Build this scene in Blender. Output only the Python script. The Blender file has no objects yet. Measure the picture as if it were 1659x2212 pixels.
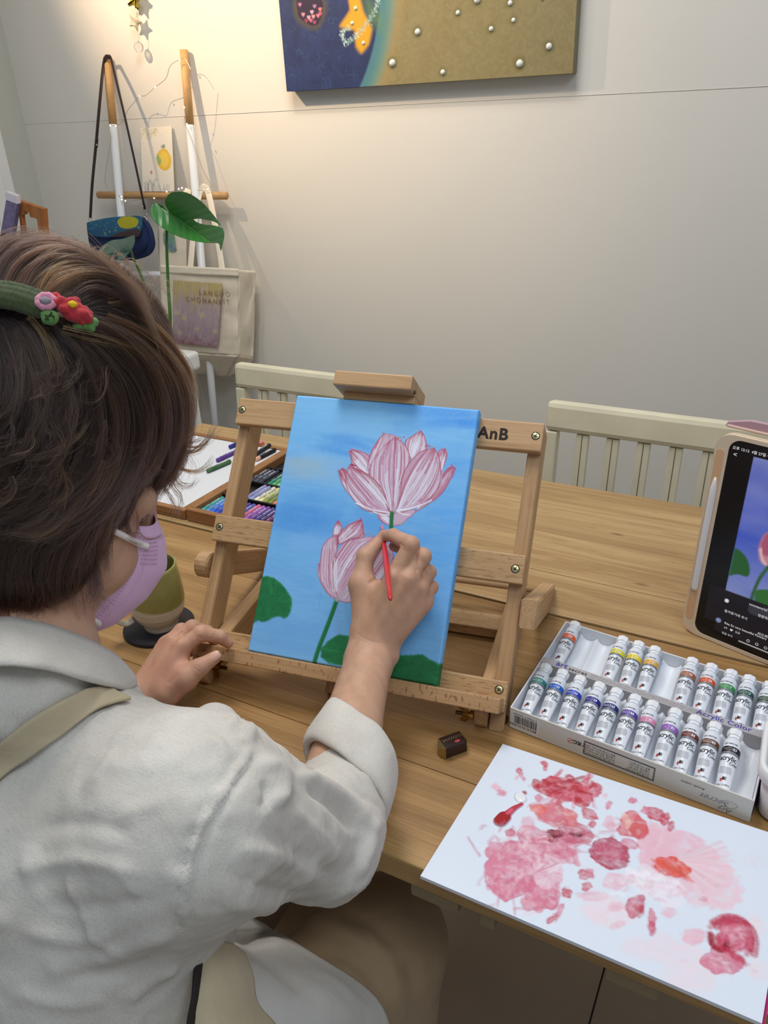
import bpy, bmesh, math, random
import numpy as np
from mathutils import Vector, Matrix

random.seed(7)
rng = np.random.default_rng(11)
SC = bpy.context.scene
COL = SC.collection
V = Vector

# ------------------------------------------------------------------ camera
FPX, PITCH, ROLL, YAW = 1661.86, 0.476794, 0.0462095, 0.504423
IMW, IMH = 1659, 2212
CAMZ, TZ = 1.38, 0.74            # camera height, table-top height
def _basis():
    cy, sy, cp, sp = math.cos(YAW), math.sin(YAW), math.cos(PITCH), math.sin(PITCH)
    f = np.array([-sy*cp, cy*cp, -sp]); r = np.array([cy, sy, 0.]); d = np.cross(f, r)
    return np.array([math.cos(ROLL)*r+math.sin(ROLL)*d, -math.sin(ROLL)*r+math.cos(ROLL)*d, f]).T
RC = _basis()
CAM = np.array([0, 0, CAMZ])
cam_d = bpy.data.cameras.new('camera'); cam = bpy.data.objects.new('camera', cam_d); COL.objects.link(cam)
cam_d.sensor_fit = 'AUTO'; cam_d.sensor_width = 36; cam_d.lens = FPX*36/IMH
cam_d.clip_start = 0.02; cam_d.clip_end = 50
cam.matrix_world = Matrix([[RC[0, 0], -RC[0, 1], -RC[0, 2], 0], [RC[1, 0], -RC[1, 1], -RC[1, 2], 0],
                           [RC[2, 0], -RC[2, 1], -RC[2, 2], CAMZ], [0, 0, 0, 1]])
SC.camera = cam

# ------------------------------------------------------------------ world, lamps, exposure
SC.view_settings.view_transform = 'Standard'; SC.view_settings.look = 'None'
SC.view_settings.gamma = 1; SC.view_settings.use_curve_mapping = False
SC.view_settings.exposure = -0.03
SC.cycles.max_bounces = 8; SC.cycles.diffuse_bounces = 4; SC.cycles.transparent_max_bounces = 16
W = bpy.data.worlds.new('world'); SC.world = W; W.use_nodes = True
W.node_tree.nodes['Background'].inputs[0].default_value = (0.80, 0.90, 1.0, 1)
W.node_tree.nodes['Background'].inputs[1].default_value = 0.30
def lamp(name, kind, loc, target, power, color, size=1.0, sizey=None, spot=None, blend=0.6, soft=None):
    d = bpy.data.lights.new(name, kind); o = bpy.data.objects.new(name, d); COL.objects.link(o)
    o.location = loc; d.energy = power; d.color = color
    o.rotation_euler = (V(target)-V(loc)).to_track_quat('-Z', 'Y').to_euler()
    if kind == 'AREA':
        d.shape = 'RECTANGLE'; d.size = size; d.size_y = sizey or size
    if kind == 'SPOT':
        d.spot_size = spot; d.spot_blend = blend; d.shadow_soft_size = soft or 0.03
    return o
lamp('ceiling_panel_lamp', 'AREA', (-0.8, 0.95, 2.75), (-0.75, 0.95, 0), 24, (1, 0.97, 0.93), 0.9, 0.6)
lamp('ceiling_panel_lamp', 'AREA', (0.6, 0.05, 2.75), (0.2, 0.5, 0), 15, (0.86, 0.93, 1.0), 1.2, 0.8)
lamp('ceiling_spot_lamp', 'SPOT', (-2.2, 1.15, 2.36), (-1.64, 2.08, 1.96), 112, (1, 0.72, 0.44), spot=1.25, blend=0.9, soft=0.02)
lamp('ceiling_spot_lamp', 'SPOT', (-1.25, 1.25, 2.65), (-1.15, 2.08, 1.40), 30, (1, 0.80, 0.56), spot=1.0, blend=1.0, soft=0.03)

# ------------------------------------------------------------------ helpers: geometry from the photograph
def ray(px, py): return RC @ np.array([px-IMW/2, py-IMH/2, FPX])
def T(px, py, z=TZ):               # point at height z
    r = ray(px, py); return CAM + r*((z-CAMZ)/r[2])
def PY(px, py, y):                 # point on the vertical plane at distance y
    r = ray(px, py); return CAM + r*(y/r[1])
def PD(px, py, d):                 # point at depth d
    return CAM + ray(px, py)*(d/FPX)
def depth(w): return float((RC.T @ (np.asarray(w)-CAM))[2])
def proj(w):
    c = (np.asarray(w)-CAM) @ RC
    return c[..., :2]/c[..., 2:3]*FPX + np.array([IMW/2, IMH/2])
EU = np.array([0.98523376, 0.17072786, -0.01290113]); EV = np.array([0.09509926, -0.60833984, -0.78795861])
EN = np.array([-0.14237476, 0.77509653, -0.61559304]); ETL = np.array([-0.56086204, 0.79466123, CAMZ-0.3211844])
def E(u, v, d=0.0): return ETL + EU*u + EV*v + EN*d       # canvas frame: across, down the slope, into the easel
def EP(px, py, d=0.0):             # pixel -> (u, v) on the plane at depth d behind the canvas face
    r = ray(px, py); o = ETL+EN*d; t = np.dot(o-CAM, EN)/r.dot(EN); w = CAM+r*t-o
    return np.array([w.dot(EU), w.dot(EV)])
def EW(px, py, d=0.0): u, v = EP(px, py, d); return E(u, v, d)

# ------------------------------------------------------------------ helpers: objects
def tag(o, label=None, cat=None, group=None, kind=None):
    if label: o['label'] = label
    if cat: o['category'] = cat
    if group: o['group'] = group
    if kind: o['kind'] = kind
    return o
def thing(name, label, cat, loc=(0, 0, 0), group=None, rotz=0.0):
    o = bpy.data.objects.new(name, None); COL.objects.link(o); o.location = V(loc); o.rotation_euler = (0, 0, rotz)
    o.empty_display_size = 0.02
    return tag(o, label, cat, group)
def wm(o):
    m = Matrix.LocRotScale(o.location, o.rotation_euler, o.scale)
    return wm(o.parent) @ m if o.parent else m
def link(name, me, m=None, parent=None, smooth=None):
    o = bpy.data.objects.new(name, me); COL.objects.link(o)
    if m is not None:
        for x in (m if isinstance(m, (list, tuple)) else [m]): me.materials.append(x)
    if parent is not None: o.parent = parent
    return o
def obj(name, bm, m=None, parent=None, smooth=False, world=True):
    """one mesh object out of a bmesh in world coordinates (or in the parent's own when world=False)"""
    if parent is not None and world: bm.transform(wm(parent).inverted())
    if smooth:
        for f in bm.faces: f.smooth = True
    me = bpy.data.meshes.new(name); bm.to_mesh(me); bm.free()
    return link(name, me, m, parent)
def np_mesh(name, verts, faces, m=None, parent=None, smooth=True, colors=None, world=True):
    verts = np.asarray(verts, np.float32).reshape(-1, 3); faces = np.asarray(faces, np.int32)
    if parent is not None and world:
        mi = np.array(wm(parent).inverted()); verts = (verts @ mi[:3, :3].T + mi[:3, 3]).astype(np.float32)
    me = bpy.data.meshes.new(name); n = faces.shape[1]
    me.vertices.add(len(verts)); me.vertices.foreach_set('co', verts.ravel())
    me.loops.add(faces.size); me.loops.foreach_set('vertex_index', faces.ravel())
    me.polygons.add(len(faces)); me.polygons.foreach_set('loop_start', np.arange(0, faces.size, n, dtype=np.int32))
    if smooth: me.polygons.foreach_set('use_smooth', np.ones(len(faces), bool))
    me.update(calc_edges=True)
    if colors is not None:
        a = me.color_attributes.new('paint', 'FLOAT_COLOR', 'POINT')
        c = np.ones((len(verts), 4), np.float32); c[:, :3] = colors.reshape(-1, 3)
        a.data.foreach_set('color', c.ravel())
    return link(name, me, m, parent)
def copy_tree(o, parent=None):
    c = o.copy(); COL.objects.link(c)
    if parent is not None: c.parent = parent
    for ch in [x for x in bpy.data.objects if x.parent == o and x.name != c.name]: copy_tree(ch, c)
    return c
def BM():
    bm = bmesh.new(); bm.verts.layers.float_vector.new('gr'); return bm
def fbox(bm, o, ax, ay, az, xr, yr, zr, bev=0.0, seg=1, grain=0):
    """a box in the frame (o, ax, ay, az); grain: which axis the wood grain runs along"""
    o, ax, ay, az = [np.asarray(t, float) for t in (o, ax, ay, az)]
    L = bm.verts.layers.float_vector.get('gr'); off = np.array([random.uniform(0, 9), random.uniform(0, 9), random.uniform(0, 9)])
    vs = []
    for x in xr:
        for y in yr:
            for z in zr:
                v = bm.verts.new(o+ax*x+ay*y+az*z)
                c = np.array([x, y, z]); c = np.array([c[grain], c[(grain+1) % 3], c[(grain+2) % 3]])
                if L: v[L] = V(c+off)
                vs.append(v)
    fs = [bm.faces.new([vs[i] for i in q]) for q in ((0, 1, 3, 2), (4, 6, 7, 5), (0, 4, 5, 1), (2, 3, 7, 6), (0, 2, 6, 4), (1, 5, 7, 3))]
    bmesh.ops.recalc_face_normals(bm, faces=fs)
    if bev:
        es = list({e for f in fs for e in f.edges})
        bmesh.ops.bevel(bm, geom=es, offset=bev, segments=seg, affect='EDGES', profile=0.5)
    return bm
XA, YA, ZA = (1, 0, 0), (0, 1, 0), (0, 0, 1)
def wbox(x0, x1, y0, y1, z0, z1, bev=0.0, seg=1, grain=0):
    return fbox(BM(), (0, 0, 0), XA, YA, ZA, (x0, x1), (y0, y1), (z0, z1), bev, seg, grain)
def frame_of(d):
    d = np.asarray(d, float); d = d/np.linalg.norm(d)
    a = np.array([0, 0, 1.]) if abs(d[2]) < .9 else np.array([1., 0, 0])
    x = np.cross(a, d); x /= np.linalg.norm(x); return x, np.cross(d, x), d
def tube(bm, pts, rad, seg=12, caps=True, flat=None):
    """round (or flattened) tube through pts"""
    pts = np.asarray(pts, float); n = len(pts); rad = np.broadcast_to(np.asarray(rad, float), (n,))
    L = bm.verts.layers.float_vector.get('gr')
    tan = np.gradient(pts, axis=0); tan /= np.linalg.norm(tan, axis=1)[:, None]
    x, y, _ = frame_of(tan[0]) if flat is None else (None, None, None)
    if flat is not None:
        x = np.asarray(flat[0], float)
    rings = []; s = 0
    for i in range(n):
        x = x-tan[i]*x.dot(tan[i]); x /= np.linalg.norm(x); y = np.cross(tan[i], x)
        if i: s += np.linalg.norm(pts[i]-pts[i-1])
        ring = []
        for k in range(seg):
            a = 2*math.pi*k/seg; ca, sa = math.cos(a), math.sin(a)
            if flat is not None: sa *= flat[1]
            v = bm.verts.new(pts[i]+(x*ca+y*sa)*rad[i])
            if L: v[L] = V((s, ca*rad[i], sa*rad[i]))
            ring.append(v)
        rings.append(ring)
    for a, b in zip(rings, rings[1:]):
        for k in range(seg): bm.faces.new((a[k], a[(k+1) % seg], b[(k+1) % seg], b[k]))
    if caps:
        bm.faces.new(rings[0][::-1]); bm.faces.new(rings[-1])
    return bm
def lathe(bm, prof, seg=48, center=(0, 0, 0), ax=XA, ay=YA, az=ZA):
    """surface of revolution; prof = list of (radius, height)"""
    c, ax, ay, az = [np.asarray(t, float) for t in (center, ax, ay, az)]; rings = []
    for r, h in prof:
        if r < 1e-6: rings.append([bm.verts.new(c+az*h)]); continue
        rings.append([bm.verts.new(c+az*h+(ax*math.cos(2*math.pi*k/seg)+ay*math.sin(2*math.pi*k/seg))*r) for k in range(seg)])
    for a, b in zip(rings, rings[1:]):
        for k in range(seg):
            k2 = (k+1) % seg
            if len(a) == 1 and len(b) == 1: continue
            if len(a) == 1: bm.faces.new((a[0], b[k2], b[k]))
            elif len(b) == 1: bm.faces.new((a[k], a[k2], b[0]))
            else: bm.faces.new((a[k], a[k2], b[k2], b[k]))
    bmesh.ops.recalc_face_normals(bm, faces=bm.faces[:])
    return bm
def prism(bm, outline, o, ax, ay, az, h0, h1, bev=0.0, seg=1):
    """extruded outline in the frame (o, ax, ay), from h0 to h1 along az"""
    o, ax, ay, az = [np.asarray(t, float) for t in (o, ax, ay, az)]
    lo = [bm.verts.new(o+ax*x+ay*y+az*h0) for x, y in outline]; hi = [bm.verts.new(o+ax*x+ay*y+az*h1) for x, y in outline]
    n = len(outline); fs = [bm.faces.new(lo[::-1]), bm.faces.new(hi)]
    L = bm.verts.layers.float_vector.get('gr'); g = random.uniform(0, 9)
    if L:
        for h, vs in ((h0, lo), (h1, hi)):
            for v, (x, y) in zip(vs, outline): v[L] = V((x+g, y+g, h))
    for k in range(n): fs.append(bm.faces.new((lo[k], lo[(k+1) % n], hi[(k+1) % n], hi[k])))
    bmesh.ops.recalc_face_normals(bm, faces=fs)
    if bev:
        bmesh.ops.bevel(bm, geom=list(fs[0].edges)+list(fs[1].edges), offset=bev, segments=seg, affect='EDGES')
    return bm
def rrect(w, h, r, n=6, cx=0, cy=0):
    pts = []
    for sx, sy, a0 in ((1, 1, 0), (-1, 1, 90), (-1, -1, 180), (1, -1, 270)):
        for k in range(n+1):
            a = math.radians(a0+90*k/n); pts.append((cx+sx*(w/2-r)+r*math.cos(a), cy+sy*(h/2-r)+r*math.sin(a)))
    return pts
def spline(p, n=40):
    """Catmull-Rom through p, n samples, even in parameter"""
    p = np.asarray(p, float); q = np.vstack([2*p[0]-p[1], p, 2*p[-1]-p[-2]]); m = len(p)-1
    t = np.linspace(0, m-1e-9, n); i = t.astype(int); f = (t-i)[:, None]
    a, b, c, d = q[i], q[i+1], q[i+2], q[i+3]
    return 0.5*((2*b)+(c-a)*f+(2*a-5*b+4*c-d)*f**2+(3*b-a-3*c+d)*f**3)
def closed(p, n=60):
    p = np.asarray(p, float); return spline(np.vstack([p, p[:1]]), n+1)[:-1]
_tc = {}
def text2d(s, size=1.0, bold=0.0, space=1.0, shear=0.0):
    """flat text as (vertices 2D, faces), lower left at the origin"""
    key = (s, bold, space, shear)
    if key not in _tc:
        c = bpy.data.curves.new('t', 'FONT'); c.body = s; c.offset = bold; c.space_character = space; c.shear = shear
        c.resolution_u = 3
        o = bpy.data.objects.new('t', c); COL.objects.link(o); dg = bpy.context.evaluated_depsgraph_get()
        me = bpy.data.meshes.new_from_object(o.evaluated_get(dg))
        v = np.array([x.co[:] for x in me.vertices]).reshape(-1, 3)[:, :2]; fc = [tuple(p.vertices) for p in me.polygons]
        bpy.data.objects.remove(o); bpy.data.curves.remove(c); bpy.data.meshes.remove(me)
        _tc[key] = (v, fc)
    v, fc = _tc[key]; return v*size, fc
def text_bm(bm, s, size, fn, bold=0.0, space=1.0, align='l', shear=0.0):
    """add text to bm, each vertex (x, y) placed by fn(x, y) -> world"""
    v, fc = text2d(s, size, bold, space, shear)
    if not len(v): return bm
    w = v[:, 0].max(); dx = {'l': 0, 'c': -w/2, 'r': -w}[align]
    vs = [bm.verts.new(fn(x+dx, y)) for x, y in v]
    for f in fc:
        try: bm.faces.new([vs[i] for i in f])
        except ValueError: pass
    return bm

# ------------------------------------------------------------------ helpers: materials
def srgb(r, g, b):
    f = lambda c: (c/255/12.92) if c/255 <= 0.04045 else ((c/255+0.055)/1.055)**2.4
    return (f(r), f(g), f(b), 1)
def lin(c): return np.array(srgb(*c)[:3])
class NT:
    def __init__(s, name):
        s.m = bpy.data.materials.new(name); s.m.use_nodes = True; s.t = s.m.node_tree; s.b = s.t.nodes['Principled BSDF']
    def n(s, kind, **kw):
        x = s.t.nodes.new(kind)
        for k, v in kw.items():
            if k in x.inputs: x.inputs[k].default_value = v
            else: setattr(x, k, v)
        return x
    def l(s, a, b): s.t.links.new(a, b)
    def ramp(s, fac, stops):
        r = s.n('ShaderNodeValToRGB'); e = r.color_ramp.elements
        while len(e) < len(stops): e.new(0.5)
        for k, (p, c) in enumerate(stops): e[k].position = p; e[k].color = c if len(c) == 4 else (*c, 1)
        s.l(fac, r.inputs[0]); return r.outputs[0]
    def bump(s, h, strength=0.2, dist=0.001):
        b = s.n('ShaderNodeBump', Strength=strength, Distance=dist); s.l(h, b.inputs['Height']); s.l(b.outputs[0], s.b.inputs['Normal'])
    def mix(s, fac, a, b, mode='MIX'):
        x = s.n('ShaderNodeMix', data_type='RGBA', blend_type=mode)
        for v, i in ((fac, 0), (a, 6), (b, 7)):
            if hasattr(v, 'is_output'): s.l(v, x.inputs[i])
            else: x.inputs[i].default_value = v
        return x.outputs[2]
def mat(name, c, rough=0.5, metal=0.0, spec=0.5, var=0.0, vscale=20, bump=0.0, bscale=200, bdist=0.0005, sheen=0.0, trans=0.0, sss=0.0, coat=0.0, ior=1.45):
    t = NT(name); b = t.b; col = srgb(*c)
    b.inputs['Base Color'].default_value = col; b.inputs['Roughness'].default_value = rough; b.inputs['Metallic'].default_value = metal
    b.inputs['Specular IOR Level'].default_value = spec; b.inputs['Transmission Weight'].default_value = trans; b.inputs['IOR'].default_value = ior
    b.inputs['Coat Weight'].default_value = coat; b.inputs['Sheen Weight'].default_value = sheen
    if sss:
        b.inputs['Subsurface Weight'].default_value = sss; b.inputs['Subsurface Radius'].default_value = (0.008, 0.003, 0.0015); b.inputs['Subsurface Scale'].default_value = 1
    if var or bump: tc = t.n('ShaderNodeTexCoord').outputs['Object']
    if var:
        nz = t.n('ShaderNodeTexNoise', Scale=vscale, Detail=4.0); t.l(tc, nz.inputs['Vector'])
        lo = tuple(x*(1-var) for x in col[:3])+(1,); hi = tuple(min(1, x*(1+var)) for x in col[:3])+(1,)
        t.l(t.ramp(nz.outputs[0], [(0.3, lo), (0.7, hi)]), b.inputs['Base Color'])
    if bump:
        nz = t.n('ShaderNodeTexNoise', Scale=bscale, Detail=3.0); t.l(tc, nz.inputs['Vector']); t.bump(nz.outputs[0], bump, bdist)
    return t.m
def wood(name, light, mid, dark, rough=0.45, fleck=0.0, fleckc=None, ring=14, bump=0.08, rand=0.12, fscale=(90, 420, 420), spec=0.4, knots=0.0, stretch=1.0):
    t = NT(name); at = t.n('ShaderNodeAttribute', attribute_name='gr').outputs['Vector']
    oi = t.n('ShaderNodeObjectInfo').outputs['Random']
    mp = t.n('ShaderNodeMapping'); t.l(at, mp.inputs[0]); mp.inputs['Scale'].default_value = (1.6*stretch, 22, 22)
    sh = t.n('ShaderNodeCombineXYZ'); ml = t.n('ShaderNodeMath', operation='MULTIPLY'); t.l(oi, ml.inputs[0]); ml.inputs[1].default_value = 37.0
    for k in range(3): t.l(ml.outputs[0], sh.inputs[k])
    t.l(sh.outputs[0], mp.inputs['Location'])
    n1 = t.n('ShaderNodeTexNoise', Scale=1.0, Detail=5.0, Roughness=0.6, Distortion=0.5); t.l(mp.outputs[0], n1.inputs['Vector'])
    sn = t.n('ShaderNodeMath', operation='MULTIPLY'); t.l(n1.outputs[0], sn.inputs[0]); sn.inputs[1].default_value = ring
    fr = t.n('ShaderNodeMath', operation='FRACT'); t.l(sn.outputs[0], fr.inputs[0])
    mp2 = t.n('ShaderNodeMapping'); t.l(at, mp2.inputs[0]); mp2.inputs['Scale'].default_value = (9*stretch, 480, 480)
    n2 = t.n('ShaderNodeTexNoise', Scale=1.0, Detail=3.0, Roughness=0.7); t.l(mp2.outputs[0], n2.inputs['Vector'])
    base = t.ramp(n1.outputs[0], [(0.25, srgb(*dark)), (0.5, srgb(*mid)), (0.75, srgb(*light))])
    rg = t.ramp(fr.outputs[0], [(0.0, (0.72, 0.66, 0.58, 1)), (0.35, (1, 1, 1, 1)), (1.0, (0.93, 0.91, 0.88, 1))])
    c = t.mix(0.55, base, rg, 'MULTIPLY')
    fi = t.ramp(n2.outputs[0], [(0.3, (0.62, 0.57, 0.5, 1)), (0.55, (1, 1, 1, 1)), (0.8, (1.08, 1.07, 1.05, 1))])
    c = t.mix(0.6, c, fi, 'MULTIPLY')
    if fleck:
        mp3 = t.n('ShaderNodeMapping'); t.l(at, mp3.inputs[0]); mp3.inputs['Scale'].default_value = fscale
        n3 = t.n('ShaderNodeTexNoise', Scale=1.0, Detail=1.0); t.l(mp3.outputs[0], n3.inputs['Vector'])
        c = t.mix(t.ramp(n3.outputs[0], [(0.60, (0, 0, 0, 1)), (0.68, (fleck, fleck, fleck, 1))]), c, srgb(*fleckc))
    if knots:
        mp4 = t.n('ShaderNodeMapping'); t.l(at, mp4.inputs[0]); mp4.inputs['Scale'].default_value = (5, 14, 14)
        vo = t.n('ShaderNodeTexVoronoi', Scale=1.0); t.l(mp4.outputs[0], vo.inputs['Vector'])
        c = t.mix(t.ramp(vo.outputs['Distance'], [(0.0, (knots, knots, knots, 1)), (0.075, (0, 0, 0, 1))]), c, srgb(62, 42, 24))
    hs = t.n('ShaderNodeHueSaturation'); t.l(c, hs.inputs['Color'])
    mr = t.n('ShaderNodeMapRange'); t.l(oi, mr.inputs[0]); mr.inputs[3].default_value = 1-rand; mr.inputs[4].default_value = 1+rand
    t.l(mr.outputs[0], hs.inputs['Value']); t.l(hs.outputs[0], t.b.inputs['Base Color'])
    t.b.inputs['Roughness'].default_value = rough; t.b.inputs['Specular IOR Level'].default_value = spec
    t.bump(n2.outputs[0], bump, 0.0006)
    return t.m
def paintmat(name, rough=0.5, bump=0.0, bscale=900, spec=0.4, emit=0.0, attr='paint'):
    t = NT(name); a = t.n('ShaderNodeAttribute', attribute_name=attr)
    t.l(a.outputs['Color'], t.b.inputs['Base Color']); t.b.inputs['Roughness'].default_value = rough; t.b.inputs['Specular IOR Level'].default_value = spec
    if emit:
        t.l(a.outputs['Color'], t.b.inputs['Emission Color']); t.b.inputs['Emission Strength'].default_value = emit
    if bump:
        tc = t.n('ShaderNodeTexCoord').outputs['Object']; nz = t.n('ShaderNodeTexNoise', Scale=bscale, Detail=2.0); t.l(tc, nz.inputs['Vector']); t.bump(nz.outputs[0], bump, 0.0005)
    return t.m

# ------------------------------------------------------------------ helpers: painting on a vertex grid
class Paint:
    """a sheet w x h metres painted in linear colour, one sample per grid vertex"""
    def __init__(s, w, h, nx, ny, c):
        s.w, s.h, s.nx, s.ny = w, h, nx, ny
        s.img = np.ones((ny, nx, 3))*lin(c); s.hgt = np.zeros((ny, nx))
        s.X, s.Y = np.meshgrid(np.linspace(0, w, nx), np.linspace(0, h, ny)); s.px = w/(nx-1)
    def box(s, x0, y0, x1, y1):
        i0 = int(np.clip(math.floor(x0/s.w*(s.nx-1)), 0, s.nx)); i1 = int(np.clip(math.ceil(x1/s.w*(s.nx-1))+1, 0, s.nx))
        j0 = int(np.clip(math.floor(y0/s.h*(s.ny-1)), 0, s.ny)); j1 = int(np.clip(math.ceil(y1/s.h*(s.ny-1))+1, 0, s.ny))
        return slice(j0, max(j0, j1)), slice(i0, max(i0, i1))
    def blend(s, sl, a, c, hgt=0.0):
        im = s.img[sl]; c = np.asarray(c, float); im += (c-im)*a[..., None]
        if hgt: s.hgt[sl] = np.maximum(s.hgt[sl], a*hgt)
    def inside(s, sl, poly):
        X, Y = s.X[sl], s.Y[sl]; ins = np.zeros(X.shape, bool)
        for (x1, y1), (x2, y2) in zip(poly, np.roll(poly, -1, 0)):
            if y1 == y2: continue
            ins ^= ((y1 > Y) != (y2 > Y)) & (X < (x2-x1)*(Y-y1)/(y2-y1)+x1)
        return ins
    def dist(s, sl, pts, wid=None):
        """distance to a polyline minus its width there"""
        X, Y = s.X[sl], s.Y[sl]; best = np.full(X.shape, 1e9)
        for k in range(len(pts)-1):
            a, b = pts[k], pts[k+1]; ab = b-a; L = ab.dot(ab)+1e-18
            t = np.clip(((X-a[0])*ab[0]+(Y-a[1])*ab[1])/L, 0, 1)
            d = np.hypot(X-a[0]-t*ab[0], Y-a[1]-t*ab[1])
            if wid is not None: d = d-(wid[k]+(wid[k+1]-wid[k])*t)
            best = np.minimum(best, d)
        return best
    def poly(s, pts, c, alpha=1.0, soft=None, rough=0.0, hgt=0.0, fn=None):
        pts = np.asarray(pts, float); soft = soft or s.px; m = soft+rough
        sl = s.box(pts[:, 0].min()-m, pts[:, 1].min()-m, pts[:, 0].max()+m, pts[:, 1].max()+m)
        if s.X[sl].size == 0: return
        d = s.dist(sl, np.vstack([pts, pts[:1]])); d = np.where(s.inside(sl, pts), -d, d)
        if rough: d = d + rough*s.noise(sl, rough*2.2, 3)
        a = np.clip(0.5-d/(2*soft), 0, 1)*alpha
        if fn is not None: a = a*fn(s.X[sl], s.Y[sl], d)
        s.blend(sl, a, lin(c), hgt)
    def stroke(s, pts, w, c, alpha=1.0, soft=None, hgt=0.0, streak=0.0):
        pts = np.asarray(pts, float); w = np.broadcast_to(np.asarray(w, float), (len(pts),))/2; soft = soft or s.px*0.8; m = w.max()+soft
        sl = s.box(pts[:, 0].min()-m, pts[:, 1].min()-m, pts[:, 0].max()+m, pts[:, 1].max()+m)
        if s.X[sl].size == 0: return
        d = s.dist(sl, pts, w); a = np.clip(0.5-d/(2*soft), 0, 1)*alpha
        if streak: a = a*(1-streak*(0.5+0.5*s.noise(sl, s.px*2.5, 1)))
        s.blend(sl, a, c if isinstance(c, np.ndarray) else lin(c), hgt)
    def noise(s, sl, scale, seed=0, ax=1.0, ay=1.0):
        return vnoise(s.X[sl]/(scale*ax)+seed*17.3, s.Y[sl]/(scale*ay)+seed*5.1)
    def all(s): return slice(0, s.ny), slice(0, s.nx)
def _hash(i, j):
    n = (i*374761393+j*668265263) & 0xffffffff; n = ((n ^ (n >> 13))*1274126177) & 0xffffffff
    return ((n ^ (n >> 16)) & 0xffff)/65535.0
def vnoise(x, y, octv=3):
    out = 0; amp = 1; tot = 0
    for o in range(octv):
        xi = np.floor(x).astype(np.int64); yi = np.floor(y).astype(np.int64); fx = x-xi; fy = y-yi
        fx = fx*fx*(3-2*fx); fy = fy*fy*(3-2*fy)
        v = (_hash(xi, yi)*(1-fx)+_hash(xi+1, yi)*fx)*(1-fy)+(_hash(xi, yi+1)*(1-fx)+_hash(xi+1, yi+1)*fx)*fy
        out = out+amp*(v*2-1); tot += amp; amp *= 0.5; x = x*2.03+7.7; y = y*2.03+3.1
    return out/tot
def grid_faces(nx, ny):
    i = np.arange(nx*ny).reshape(ny, nx)
    return np.stack([i[:-1, :-1], i[1:, :-1], i[1:, 1:], i[:-1, 1:]], -1).reshape(-1, 4)

# ================================================================== THE SETTING
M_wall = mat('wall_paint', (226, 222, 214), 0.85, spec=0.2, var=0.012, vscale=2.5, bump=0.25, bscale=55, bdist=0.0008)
M_white = mat('white_paint', (232, 232, 230), 0.5, spec=0.3)
WY = 2.08
o = obj('wall_back', wbox(-2.62, 3.2, WY, WY+0.1, 0, 1.40), M_wall); tag(o, kind='structure', label='white plastered back wall with a faint horizontal seam')
up = obj('wall_panel', wbox(-2.62, 3.2, WY-0.0008, WY+0.1, 1.40, 3.0), M_wall, o)
seam = BM()
tube(seam, [(-2.3, WY-0.0004, 1.3995), (-1.6, WY-0.0006, 1.4005), (-0.9, WY-0.0004, 1.4012), (-0.2, WY-0.0006, 1.400), (0.6, WY-0.0005, 1.401), (3.1, WY-0.0004, 1.40)], 0.0008, 6)
obj('seam', seam, M_wall, o)
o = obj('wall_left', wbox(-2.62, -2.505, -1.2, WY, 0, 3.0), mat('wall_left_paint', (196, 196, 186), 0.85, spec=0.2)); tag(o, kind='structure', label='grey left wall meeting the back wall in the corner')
# white door casing on the left wall, seen edge on
o = obj('door_1', wbox(-2.5045, -2.478, 1.30, 1.955, 0, 2.7, 0.004), M_white); tag(o, kind='structure', label='white panelled casing standing out from the left wall')
for y in (1.38, 1.50, 1.62, 1.75, 1.86):
    obj('casing_rib', wbox(-2.4785, -2.466, y, y+0.05, 0.02, 2.68, 0.005, 2), M_white, o)
# floor of large tiles with recessed joints
M_floor = mat('floor_tile', (176, 158, 140), 0.45, var=0.06, vscale=6)
fl = obj('floor', wbox(-2.62, 3.2, -1.6, WY, -0.06, -0.006), mat('grout', (96, 92, 86), 0.9)); tag(fl, kind='structure', label='grey tiled floor in the shade under the table')
tile_me = None
for i in range(-5, 6):
    for j in range(-3, 4):
        x0, y0 = -0.095+i*0.6, -0.2+j*0.6
        if x0+0.6 > 3.2 or x0 < -2.62 or y0+0.6 > WY or y0 < -1.6: continue
        if tile_me is None:
            t_o = obj('tile', wbox(0.0015, 0.5985, 0.0015, 0.5985, -0.006, 0.0, 0.001), M_floor, fl); tile_me = t_o.data
        else: t_o = link('tile', tile_me, None, fl)
        t_o.location = (x0, y0, 0)
M_base = mat('baseboard_paint', (216, 212, 204), 0.5)
o = obj('baseboard_back', wbox(-2.52, 3.2, WY-0.012, WY, 0, 0.08, 0.003), M_base); tag(o, kind='structure', label='low white baseboard along the back wall')

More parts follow.
